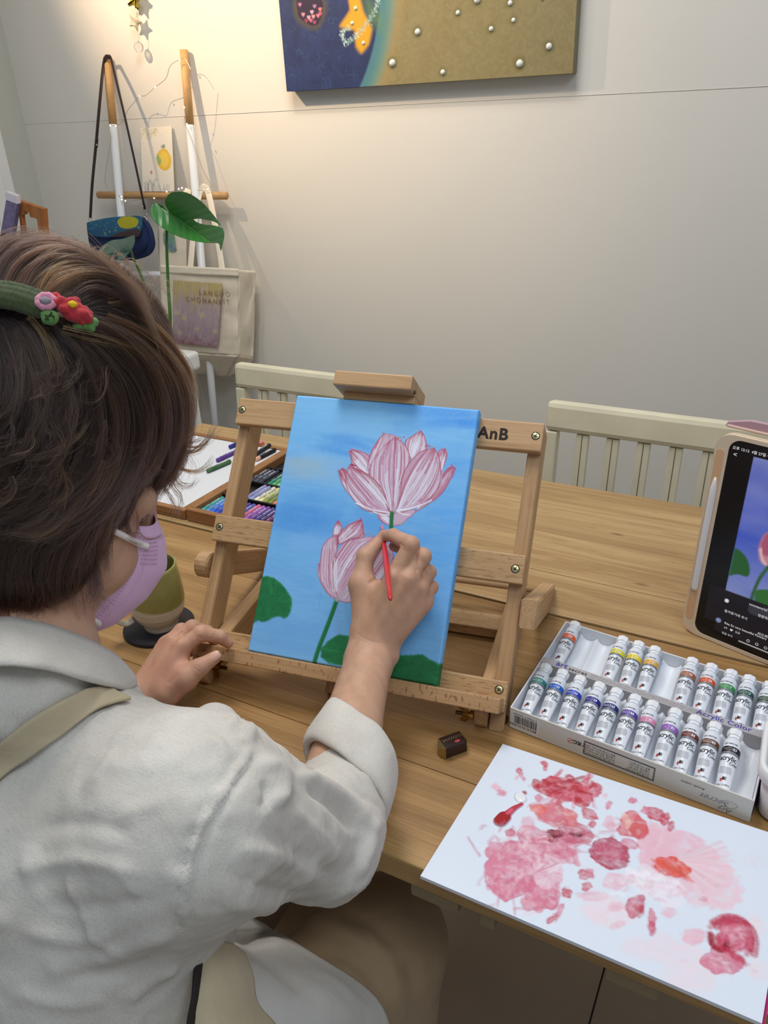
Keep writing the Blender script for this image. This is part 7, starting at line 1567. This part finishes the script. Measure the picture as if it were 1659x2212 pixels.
trous_bvh = BVHTree.FromPolygons([tuple(v) for v in LV], [tuple(f) for f in LF]); Vv = []
for j_ in range(rows_):
    v_ = j_/(rows_-1)
    for i_ in range(n_):
        p_ = B_[i_]+(A_[i_]-B_[i_])*v_; r_ = p_-CAM; L_ = np.linalg.norm(r_); r_ = r_/L_; L_ -= .022*math.sin(v_*math.pi)
        h_ = trous_bvh.ray_cast(V(CAM), V(r_))
        if h_[0] is not None: L_ = min(L_, h_[3]-.007)
        Vv.append(CAM+r_*L_)
Vv = np.array(Vv); F_ = grid_faces(n_, rows_)[:, ::-1]
for _ in range(3): Vv = relax(Vv, F_, .5)
Vv = sculpt(Vv, F_, [([(560, 2020), (660, 2080), (800, 2190)], 12, .004), ([(470, 2010), (560, 2060), (700, 2180)], 16, -.004), ([(640, 2140), (700, 2150), (780, 2215)], 22, .004), ([(430, 2000), (480, 2020), (540, 2060)], 10, .003)])
o = np_mesh('shirt_tail', Vv, F_, M_white2, shirt, True); md = o.modifiers.new('thickness', 'SOLIDIFY'); md.thickness = .002; md.offset = 0
# tan apron gathered at the hip, with a dark strip beside it painting in the shadow gap
def drape(name, rows_px, m, par, n=40, folds=(), thick=.002):
    R_ = [spline([PD(*q) for q in r], n) for r in rows_px]; k = len(R_); R_ = np.array(R_); rr = spline(R_.reshape(k, -1), 36).reshape(36, n, 3); Vv = rr.reshape(-1, 3); F = grid_faces(n, 36)[:, ::-1]; Vv = sculpt(Vv, F, folds)
    o = np_mesh(name, Vv, F, m, par, True); md = o.modifiers.new('thickness', 'SOLIDIFY'); md.thickness = thick; md.offset = 0; return o
gath = [([(446, 2100), (470, 2150), (520, 2185), (560, 2196)], 9, .006), ([(444, 2120), (470, 2172), (520, 2206)], 7, -.006), ([(446, 2074), (480, 2090), (510, 2110), (535, 2150)], 12, .006), ([(446, 2150), (470, 2190), (500, 2225)], 8, .006), ([(440, 2175), (455, 2200), (480, 2235)], 6, -.005), ([(450, 2050), (500, 2058), (540, 2080)], 10, -.004)]
ag = drape('apron_skirt', [[(428, 2044, .560), (462, 2034, .572), (500, 2040, .585), (528, 2060, .600)], [(426, 2090, .545), (466, 2080, .552), (512, 2088, .568), (545, 2108, .590)], [(420, 2150, .530), (464, 2146, .536), (515, 2152, .552), (556, 2168, .580)], [(412, 2230, .515), (470, 2228, .518), (540, 2228, .540), (600, 2222, .575)], [(404, 2330, .505), (480, 2330, .508), (580, 2330, .53), (660, 2320, .56)]], M_apron, person, 44, gath)
tag(ag, 'tan apron gathered over the lap')
strip('gap_shadow_strip', [(424, 2040, .552), (421, 2100, .535), (414, 2160, .522), (406, 2225, .510), (398, 2300, .50)], [(442, 2046, .556), (436, 2100, .540), (428, 2160, .527), (419, 2225, .515), (410, 2300, .505)], mat('gap_shadow_dark', (38, 30, 28), .8), person, 30, 4, .001)
# a plain stool carries the painter
stool = thing('stool', 'low wooden stool under the painter, hidden by the clothes', 'stool', (-.46, .17, 0))
stz = CAMZ-.855-.112
b = BM(); lathe(b, [(0, stz-.03), (.17, stz-.03), (.175, stz-.02), (.17, stz-.002), (0, stz)], 40, (-.46, .17, 0)); obj('seat', b, M_beech, stool, True)
for k in range(4):
    a = math.pi/4+k*math.pi/2; b = BM(); tube(b, [(-.46+.10*math.cos(a), .17+.10*math.sin(a), stz-.031), (-.46+.16*math.cos(a), .17+.16*math.sin(a), 0.001)], .014, 12); obj('leg', b, M_beech, stool, True)

# ================================================================== HAIR
S = Sdf(rel(-.74, .12, -.44), rel(-.30, .56, -.02), .004)
blobs = [(110, 765, .605, 238), (208, 864, .625, 180), (150, 1030, .610, 150), (50, 1120, .585, 165), (292, 962, .655, 100), (238, 722, .635, 116), (40, 1225, .575, 88), (110, 1210, .590, 70), (-60, 900, .62, 260), (-60, 1100, .60, 200), (-80, 780, .66, 220), (205, 1110, .622, 42), (60, 662, .61, 112), (150, 668, .615, 100), (120, 860, .68, 230), (345, 850, .66, 62)]
for x, y, d, r in blobs: S.ell(PD(x, y, d), np.eye(3), (r/FPX*d,)*3, .022)
S.ell(hd_(0, -.032, .046), HA, (.091, .094, .104), .02)
HVt, HFc = S.mesh(3); HS = S
HN = vnormals(HVt, HFc)
cap = np_mesh('hair', HVt, HFc, None, person, True)
t = NT('hair_mass'); t.b.inputs['Base Color'].default_value = srgb(26, 17, 14); t.b.inputs['Roughness'].default_value = .6; t.b.inputs['Specular IOR Level'].default_value = .2; cap.data.materials.append(t.m); tag(cap, 'short wavy dark brown hair with golden streaks')
hair_bvh = BVHTree.FromPolygons([tuple(v) for v in HVt], [tuple(f) for f in HFc])
def sdf_at(p):
    q = (p-HS.lo)/HS.h; i = np.clip(q.astype(int), 0, HS.n-2); f = np.clip(q-i, 0, 1); out = 0
    for dx in (0, 1):
        for dy in (0, 1):
            for dz in (0, 1):
                w = (f[:, 0] if dx else 1-f[:, 0])*(f[:, 1] if dy else 1-f[:, 1])*(f[:, 2] if dz else 1-f[:, 2]); out = out+w*HS.f[i[:, 0]+dx, i[:, 1]+dy, i[:, 2]+dz]
    return out
def sdf_grad(p, e=.003):
    g = np.stack([sdf_at(p+np.eye(3)[k]*e)-sdf_at(p-np.eye(3)[k]*e) for k in range(3)], -1); return g/(np.linalg.norm(g, axis=1)[:, None]+1e-9)
def on_hair(px, py, lift=0.0):
    """a point of the hair surface under a pixel; beside the silhouette the nearest depth is kept"""
    r = ray(px, py); r = r/np.linalg.norm(r); h = hair_bvh.ray_cast(V(CAM), V(r))
    if h[0] is not None: return np.array(h[0])-r*lift, True
    n_ = hair_bvh.find_nearest(V(CAM+r*.64*FPX/FPX*1.0)); t_ = np.dot(np.array(n_[0])-CAM, r); return CAM+r*t_, False
# guides: (pixels of the lock's course, half width, strands, colour, lift mm, end lift mm)
DK, MD, LT, GO = (44, 29, 24), (62, 42, 32), (84, 58, 38), (128, 88, 46)
G = []
def g(pts, w=26, n=260, c=DK, l0=1, l1=6, wav=1.0): G.append((pts, w, n, c, l0, l1, wav))
for k, o in enumerate((-12, 10, 32, 56)): g([(5+o, 660), (38+o, 582+o*.5), (100+o, 548+o*.55), (182+o*.9, 566+o*.6), (246+o*.7, 612+o*.6), (300+o*.4, 676+o*.7), (336+o*.2, 730+o)], 24, 300, (DK, MD, MD, LT)[k], 2, 9)
g([(-40, 640), (-10, 560), (40, 522), (100, 515), (150, 530)], 24, 240, DK, 2, 10); g([(-90, 650), (-60, 570), (-20, 535), (30, 530)], 30, 240, DK, 2, 8); g([(60, 640), (96, 585), (150, 560), (230, 580), (290, 630), (322, 690)], 24, 260, MD, 3, 10); g([(90, 640), (120, 590), (180, 572), (250, 600), (300, 660)], 16, 60, GO, 4, 10); g([(110, 645), (150, 610), (210, 602), (280, 640), (325, 700)], 26, 260, LT, 3, 9); g([(160, 650), (205, 628), (262, 650), (312, 700), (345, 760)], 24, 240, DK, 2, 8)
g([(70, 700), (165, 718), (255, 785), (300, 880), (290, 985), (235, 1065), (170, 1100)], 30, 320, DK); g([(120, 705), (225, 730), (308, 800), (342, 900), (322, 1010), (265, 1090)], 30, 320, MD); g([(165, 705), (268, 742), (350, 822), (376, 912), (362, 1000), (335, 1065)], 28, 300, MD); g([(225, 695), (318, 745), (380, 825), (395, 910), (382, 990), (350, 1050)], 26, 300, LT); g([(285, 680), (355, 745), (402, 815), (402, 890), (385, 970)], 20, 280, LT); g([(300, 720), (352, 800), (372, 880), (362, 960), (330, 1030), (312, 1080)], 26, 260, DK)
g([(150, 720), (240, 770), (300, 850), (318, 940), (300, 1030), (255, 1085)], 24, 260, DK); g([(60, 700), (100, 765), (124, 850), (118, 960), (60, 1040), (-10, 1080)], 28, 300, DK); g([(30, 695), (66, 770), (84, 860), (58, 960), (-10, 1010)], 28, 300, DK); g([(0, 700), (28, 780), (28, 860), (-10, 930)], 28, 260, DK); g([(-60, 700), (-30, 790), (-40, 890), (-90, 960)], 34, 240, DK)
g([(100, 710), (166, 780), (200, 880), (190, 990), (130, 1070), (40, 1120)], 28, 320, DK); g([(130, 715), (218, 800), (255, 910), (232, 1030), (160, 1110), (60, 1160)], 28, 320, MD); g([(200, 760), (270, 850), (290, 950), (258, 1050), (190, 1130), (100, 1190)], 26, 300, DK); g([(150, 850), (190, 950), (160, 1060), (90, 1130), (0, 1150)], 26, 280, DK); g([(80, 900), (90, 1000), (40, 1090), (-40, 1120)], 28, 260, DK); g([(0, 940), (0, 1020), (-50, 1090)], 30, 220, DK)
g([(205, 985), (155, 1075), (90, 1135), (15, 1165)], 24, 240, LT, 2, 6); g([(262, 1010), (210, 1085), (140, 1140), (70, 1170)], 20, 220, MD, 2, 7)
for a in ([(255, 1040), (205, 1110), (172, 1185), (160, 1262)], [(215, 1060), (165, 1140), (140, 1220), (140, 1292)], [(180, 1080), (135, 1155), (112, 1230), (112, 1305)], [(130, 1100), (92, 1180), (75, 1255), (80, 1318)], [(80, 1110), (50, 1190), (38, 1262), (45, 1326)], [(30, 1120), (10, 1200), (4, 1275), (12, 1338)], [(-20, 1130), (-40, 1220), (-36, 1300), (-26, 1340)]): g(a, 24, 300, DK, 1, 4)
g([(262, 1030), (236, 1100), (216, 1165), (206, 1222)], 12, 160, MD, 2, 5); g([(288, 1040), (252, 1105), (230, 1170), (224, 1236)], 10, 130, DK, 2, 6); g([(275, 1020), (262, 1080), (238, 1140), (226, 1200), (232, 1262)], 6, 50, LT, 3, 8); g([(300, 1040), (284, 1090), (272, 1130), (284, 1160), (312, 1166)], 6, 80, DK, 4, 10); g([(310, 1050), (300, 1095), (300, 1150), (325, 1165), (362, 1152)], 3, 26, MD, 5, 12); g([(312, 1040), (320, 1080), (308, 1120), (296, 1135)], 8, 70, DK, 2, 6)
g([(345, 770), (392, 862), (396, 950), (366, 1030), (332, 1082)], 18, 220, MD, 2, 8); g([(335, 900), (352, 980), (332, 1060), (306, 1112)], 16, 200, DK, 2, 8); g([(370, 900), (388, 970), (372, 1030), (340, 1060)], 12, 120, LT, 3, 9)
g([(372, 930), (392, 975), (425, 972), (455, 945), (474, 914)], 5, 60, LT, 2, 4); g([(378, 920), (400, 955), (432, 955), (462, 930)], 5, 50, MD, 2, 4); g([(365, 960), (385, 1005), (420, 1018), (448, 1005), (462, 985)], 4, 34, LT, 2, 4); g([(360, 985), (382, 1040), (410, 1050), (430, 1032)], 5, 26, MD, 2, 4); g([(360, 1000), (372, 1050), (388, 1075), (386, 1110), (398, 1125)], 5, 16, MD, 2, 4); g([(340, 1040), (362, 1070), (378, 1100), (368, 1130)], 6, 20, MD, 3, 6)
g([(62, 684), (96, 728), (120, 788), (128, 838)], 9, 70, GO, 3, 7); g([(135, 712), (220, 733), (288, 762), (325, 800)], 14, 60, GO, 3, 7); g([(232, 648), (290, 650), (332, 705)], 14, 60, GO, 4, 9); g([(240, 985), (200, 1045), (150, 1080)], 14, 50, GO, 3, 7); g([(0, 590), (20, 620), (36, 650)], 10, 40, GO, 3, 7); g([(55, 1000), (110, 985), (170, 940), (200, 890)], 14, 60, LT, 3, 7); g([(70, 1060), (0, 1085), (-30, 1090)], 14, 60, LT, 3, 7); g([(310, 760), (340, 840), (345, 920)], 12, 60, LT, 4, 9); g([(290, 1015), (240, 1030), (180, 1030), (130, 1010)], 14, 60, LT, 3, 7)
# ragged ends at the nape and before the ear
for k in range(26):
    x = rng.uniform(-40, 215); y = 1255+rng.uniform(-20, 20)-max(0, x-110)*.22; dx = rng.normal(4, 12); g([(x, y-50), (x+dx*.3, y), (x+dx*.7, y+35), (x+dx*1.6, y+rng.uniform(55, 92))], rng.uniform(5, 11), 46, DK if k % 3 else MD, 1, 5, 1.4)
for k in range(12):
    x = rng.uniform(165, 240); y = rng.uniform(1130, 1200); g([(x+18, y-90), (x+6, y-30), (x, y+20), (x+rng.normal(6, 10), y+rng.uniform(50, 100))], rng.uniform(2, 6), 22, MD, 2, 7, 1.5)
for k in range(26):
    x, y = rng.uniform(20, 330), rng.uniform(760, 1080); a = rng.uniform(1.2, 2.6); L = rng.uniform(60, 130); g([(x, y), (x+L*.35*math.cos(a)+14, y+L*.4), (x+L*.8*math.cos(a)+6, y+L*.75), (x+L*1.3*math.cos(a), y+L)], rng.uniform(6, 13), 44, (DK, MD, LT)[k % 3], 3, 11, 1.8)
# stray hairs standing off the crown and the side
for k in range(34):
    x, y = rng.uniform(40, 330), 0; y = 530+max(0, (x-150))*.55; a = rng.uniform(-.6, .5); L = rng.uniform(40, 130); g([(x, y+30), (x+L*.3, y-rng.uniform(5, 28)), (x+L*.8, y-rng.uniform(-30, 20)+L*.25), (x+L*1.15, y+L*.5)], 2.5, 3, MD, 2, 3)
for k in range(22):
    y = rng.uniform(760, 1060); x = 392-max(0, y-930)*.35; g([(x-20, y-20), (x+rng.uniform(0, 20), y+10), (x+rng.uniform(5, 45), y+rng.uniform(20, 60)), (x+rng.uniform(-10, 40), y+rng.uniform(50, 120))], 3, 3, MD, 2, 3)
curves_P, curves_c = [], []; NPT = 20; gtan = []
for gi, (pts, w, n, c, l0, l1, wav) in enumerate(G):
    s_ = spline(pts, NPT); base = []; dlast = None
    for i, (x, y) in enumerate(s_):
        p_, hit = on_hair(x, y, 0); base.append((depth(p_), hit))
    dep = np.array([b_[0] for b_ in base]); hit = np.array([b_[1] for b_ in base])
    if hit.any() and not hit.all():
        ii = np.arange(NPT); dep = np.interp(ii, ii[hit], dep[hit])
    for _ in range(3): dep[1:-1] = (dep[:-2]+dep[1:-1]*2+dep[2:])/4
    P3 = np.array([PD(x, y, d) for (x, y), d in zip(s_, dep)]); tan = np.gradient(P3, axis=0); tan /= np.linalg.norm(tan, axis=1)[:, None]; view = (P3-CAM); view /= np.linalg.norm(view, axis=1)[:, None]; sd_ = np.cross(tan, view); sd_ /= np.linalg.norm(sd_, axis=1)[:, None]
    if n > 100: gtan.append((P3, tan))
    tl = np.linspace(0, 1, NPT); w3 = w/FPX*dep
    prof = np.sin(np.clip(tl*1.0+.10, 0, 1)*math.pi)**.5*.75+.30*(1-tl)
    r_ = np.random.default_rng(gi)
    for q in range(n):
        cl_ = r_.integers(9); ca_ = math.sin(cl_*12.9898+gi)*.85; a = ca_+r_.normal(0, .16) if r_.random() < .8 else r_.normal(0, .7); dp = abs(math.sin(cl_*7.3+gi*3.1))*.6+abs(r_.normal(0, .2)); ln = r_.uniform(.72, 1.08); ph_ = cl_*1.7+gi+r_.normal(0, .35); am = (.0016+.0040*abs(math.sin(cl_*3.7+gi)))*wav*(1 if n > 40 else .5); off0 = r_.normal(0, .12)
        wob = am*np.sin(tl*(5+3*math.sin(cl_*5.1+gi))+ph_)*tl
        lift = (l0+(l1-l0)*np.sin(tl*math.pi*.5))*.001*(1.5-dp*1.6)-.0015
        p_ = P3+sd_*((a+off0*tl)*w3*prof+wob)[:, None]-view*lift[:, None]
        if ln < 1:
            k_ = np.interp(tl*ln, tl, np.arange(NPT)); i0 = np.clip(k_.astype(int), 0, NPT-2); p_ = p_[i0]+(p_[i0+1]-p_[i0])*(k_-i0)[:, None]
        curves_P.append(p_); cc = np.array(lin(c))*r_.uniform(.5, 1.15)*(.75+.5*abs(math.sin(cl_*4.3+gi*1.9)))
        if r_.random() < .08: cc = lin(LT)*r_.uniform(.8, 1.2)
        curves_c.append(cc)
# a coat of strands over the whole mass, combed along the locks
NB, NS = 15000, 14
tri = HFc[:, :3]; ar = np.linalg.norm(np.cross(HVt[tri[:, 1]]-HVt[tri[:, 0]], HVt[tri[:, 2]]-HVt[tri[:, 0]]), axis=1); pick = rng.choice(len(HFc), NB, p=ar/ar.sum()); uv_ = rng.random((NB, 2)); q4 = HVt[HFc[pick]]
pos = (q4[:, 0]*(1-uv_[:, :1])+q4[:, 1]*uv_[:, :1])*(1-uv_[:, 1:])+(q4[:, 3]*(1-uv_[:, :1])+q4[:, 2]*uv_[:, :1])*uv_[:, 1:]
GP = np.vstack([a[::2] for a, b_ in gtan]); GT = np.vstack([b_[::2] for a, b_ in gtan]); crown = hd_(0, -.03, .16)
def flow(p):
    out = np.zeros_like(p); wt = np.zeros(len(p))
    for i in range(0, len(p), 1500):
        d2 = ((p[i:i+1500, None]-GP[None])**2).sum(-1); w = np.exp(-d2/(.010**2)); out[i:i+1500] = w@GT; wt[i:i+1500] = w.sum(1)
    away = p-crown; n_ = sdf_grad(p); away = away-HU_*0; away -= n_*(away*n_).sum(1)[:, None]; away /= np.linalg.norm(away, axis=1)[:, None]+1e-9
    d = out+away*.02; d -= n_*(d*n_).sum(1)[:, None]; return d/(np.linalg.norm(d, axis=1)[:, None]+1e-9), n_
tr_ = np.zeros((NB, NS, 3)); cur = pos; amp_ = rng.uniform(.001, .004, NB)
for i in range(NS):
    tr_[:, i] = cur; 
    if i == NS-1: break
    d, n_ = flow(cur); cur = cur+d*.0055; cur = cur+n_*((i+1)/NS*amp_-sdf_at(cur))[:, None]*.8
for i in range(NB):
    k_ = np.linspace(0, NS-1, NPT); i0 = np.clip(k_.astype(int), 0, NS-2); curves_P.append(tr_[i][i0]+(tr_[i][i0+1]-tr_[i][i0])*(k_-i0)[:, None]); curves_c.append(lin(DK)*rng.uniform(.5, 1.4) if rng.random() > .10 else lin(LT)*rng.uniform(.7, 1.2))
HP = np.array(curves_P, np.float32); HC = np.array(curves_c, np.float32); nc = len(HP)
mi_ = np.array(wm(person).inverted()); HPl = HP.reshape(-1, 3) @ mi_[:3, :3].T.astype(np.float32)+mi_[:3, 3].astype(np.float32)
hc = bpy.data.hair_curves.new('strands'); hc.add_curves([NPT]*nc)
hc.attributes['position'].data.foreach_set('vector', HPl.astype(np.float32).ravel())
ra = hc.attributes.new('radius', 'FLOAT', 'POINT'); tl = np.linspace(0, 1, NPT); ra.data.foreach_set('value', np.tile((.000095*(1-.75*tl**2)).astype(np.float32), nc))
ca = hc.attributes.new('paint', 'FLOAT_COLOR', 'CURVE'); c4_ = np.ones((nc, 4), np.float32); c4_[:, :3] = HC; ca.data.foreach_set('color', c4_.ravel())
hm = bpy.data.materials.new('hair_strand'); hm.use_nodes = True; nt_ = hm.node_tree; nt_.nodes.clear(); ou = nt_.nodes.new('ShaderNodeOutputMaterial'); hb_ = nt_.nodes.new('ShaderNodeBsdfHairPrincipled'); at_ = nt_.nodes.new('ShaderNodeAttribute'); at_.attribute_name = 'paint'
hb_.parametrization = 'COLOR'; nt_.links.new(at_.outputs['Color'], hb_.inputs['Color']); hb_.inputs['Roughness'].default_value = .32; hb_.inputs['Radial Roughness'].default_value = .4; nt_.links.new(hb_.outputs[0], ou.inputs[0])
hc.materials.append(hm); ho = bpy.data.objects.new('strands', hc); COL.objects.link(ho); ho.parent = cap; ho['kind'] = 'stuff'

# ---- knitted hair clip with flowers
def lump(name, parts, m, par, h=.0011, k=.0012, smooth=1, noise=0.0, pre=None):
    P_ = np.array([p for p, r in parts]); R_ = max(r for p, r in parts); S_ = Sdf(P_.min(0)-R_-.004, P_.max(0)+R_+.004, h)
    for p, r in parts: S_.cone(p, p, r, None, k, m=.004)
    v, f = S_.mesh(smooth)
    if noise: v = v+vnormals(v, f)*(noise*vnoise(v[:, 0]*900+v[:, 2]*500, v[:, 1]*900-v[:, 2]*300, 2))[:, None]
    return np_mesh(name, v, f, m, par, True)
M_knit = mat('dark_green_yarn', (64, 76, 44), .95, var=.2, vscale=500, bump=.5, bscale=1800, sheen=.3); M_pinky = mat('pink_yarn', (214, 142, 166), .95, bump=.5, bscale=1800, sheen=.3); M_redy = mat('crimson_yarn', (176, 40, 50), .95, var=.15, vscale=300, bump=.6, bscale=1500, sheen=.3); M_greeny = mat('leaf_felt', (92, 138, 70), .95, var=.15, vscale=400, bump=.5, bscale=1600, sheen=.3); M_greyy = mat('grey_yarn', (140, 132, 142), .95, bump=.5, bscale=1800); M_yely = mat('yellow_yarn', (226, 182, 40), .95); M_vein = mat('vein_thread', (46, 50, 36), .9)
OH = lambda x, y, l: on_hair(x, y, l)[0]
bandp = spline([(-70, 640), (-20, 634), (30, 640), (70, 652), (92, 664)], 40); lift_c = .010
st = []
for i in range(0, 40, 1):
    x, y = bandp[i]; tx, ty = (bandp[min(i+1, 39)]-bandp[max(i-1, 0)]); L = math.hypot(tx, ty); nx_, ny_ = -ty/L, tx/L; wd = 21*(1-.35*max(0, (i-32)/8))
    for r in range(-2, 3): st.append((OH(x+nx_*r*wd/2.2+(r % 2)*2, y+ny_*r*wd/2.2, lift_c+.003*math.cos(r*.75)), (.0036 if (i+r) % 2 else .0019)))
clip = lump('hair_clip', st, M_knit, person, .0010, .0005, 0, .0004); tag(clip, 'knitted dark green hair clip with small flowers')
ring_ = [(OH(99+17*math.cos(a), 651+13*math.sin(a), .0165), .0026 if k % 2 else .0021) for k, a in enumerate(np.linspace(0, 6.283, 16, endpoint=False))]+[(OH(99+10*math.cos(a), 651+8*math.sin(a), .0155), .0022) for a in np.linspace(0, 6.283, 10, endpoint=False)]
pf = lump('pink_flower', ring_, M_pinky, clip, .0009, .0006, 0, .0002); lump('flower_center', [(OH(98+x, 650+y, .0185), .0022) for x, y in ((-6, 0), (0, -3), (6, 0), (0, 3), (3, 1), (-3, 1))], M_greyy, pf, .0008, .0006, 0, .0002)
red = [(OH(132+x, 652+y, .0145+.0015*math.sin(x*.4+y*.3)), r) for x, y, r in ((-12, -10, .0034), (0, 0, .0040), (10, 6, .0042), (22, 2, .0040), (20, 18, .0044), (34, 14, .0044), (30, 30, .0046), (46, 28, .0044), (44, 40, .0038), (58, 36, .0036), (6, 16, .0036), (0, 12, .0034), (-6, 4, .0036), (32, -2, .0030), (50, 18, .0034), (18, 30, .0034), (60, 26, .0028), (-14, 2, .0030))]
rf = lump('red_flower', red, M_redy, clip, .0010, .0007, 0, .0006); lump('flower_center', [(OH(157+x, 657+y, .0205), .0019) for x, y in ((-5, 0), (0, -2), (5, 1), (0, 3))], M_yely, rf, .0008, .0006, 0)
l1 = lump('felt_leaf', [(OH(107+x, 684+y, .0135), r) for x, y, r in ((-10, -4, .0030), (-6, 6, .0034), (0, -2, .0040), (4, 7, .0036), (9, -2, .0032), (11, 5, .0026))], M_greeny, clip, .0009, .0012, 1)
b = BM()
for pl in ([(97, 690), (106, 682), (112, 674)], [(104, 684), (97, 680)], [(108, 680), (116, 683), (117, 688)], [(101, 688), (106, 691)]): tube(b, [OH(x, y, .0182) for x, y in pl], .00045, 6)
obj('vein', b, M_vein, l1)
lump('felt_leaf', [(OH(164+x, 704+y, .0110), r) for x, y, r in ((0, 0, .0022), (8, -1, .0026), (16, -2, .0030), (24, -4, .0034), (32, -6, .0036), (38, -8, .0034), (30, 4, .0026), (36, 8, .0018))], M_greeny, clip, .0009, .0010, 1, .0003)
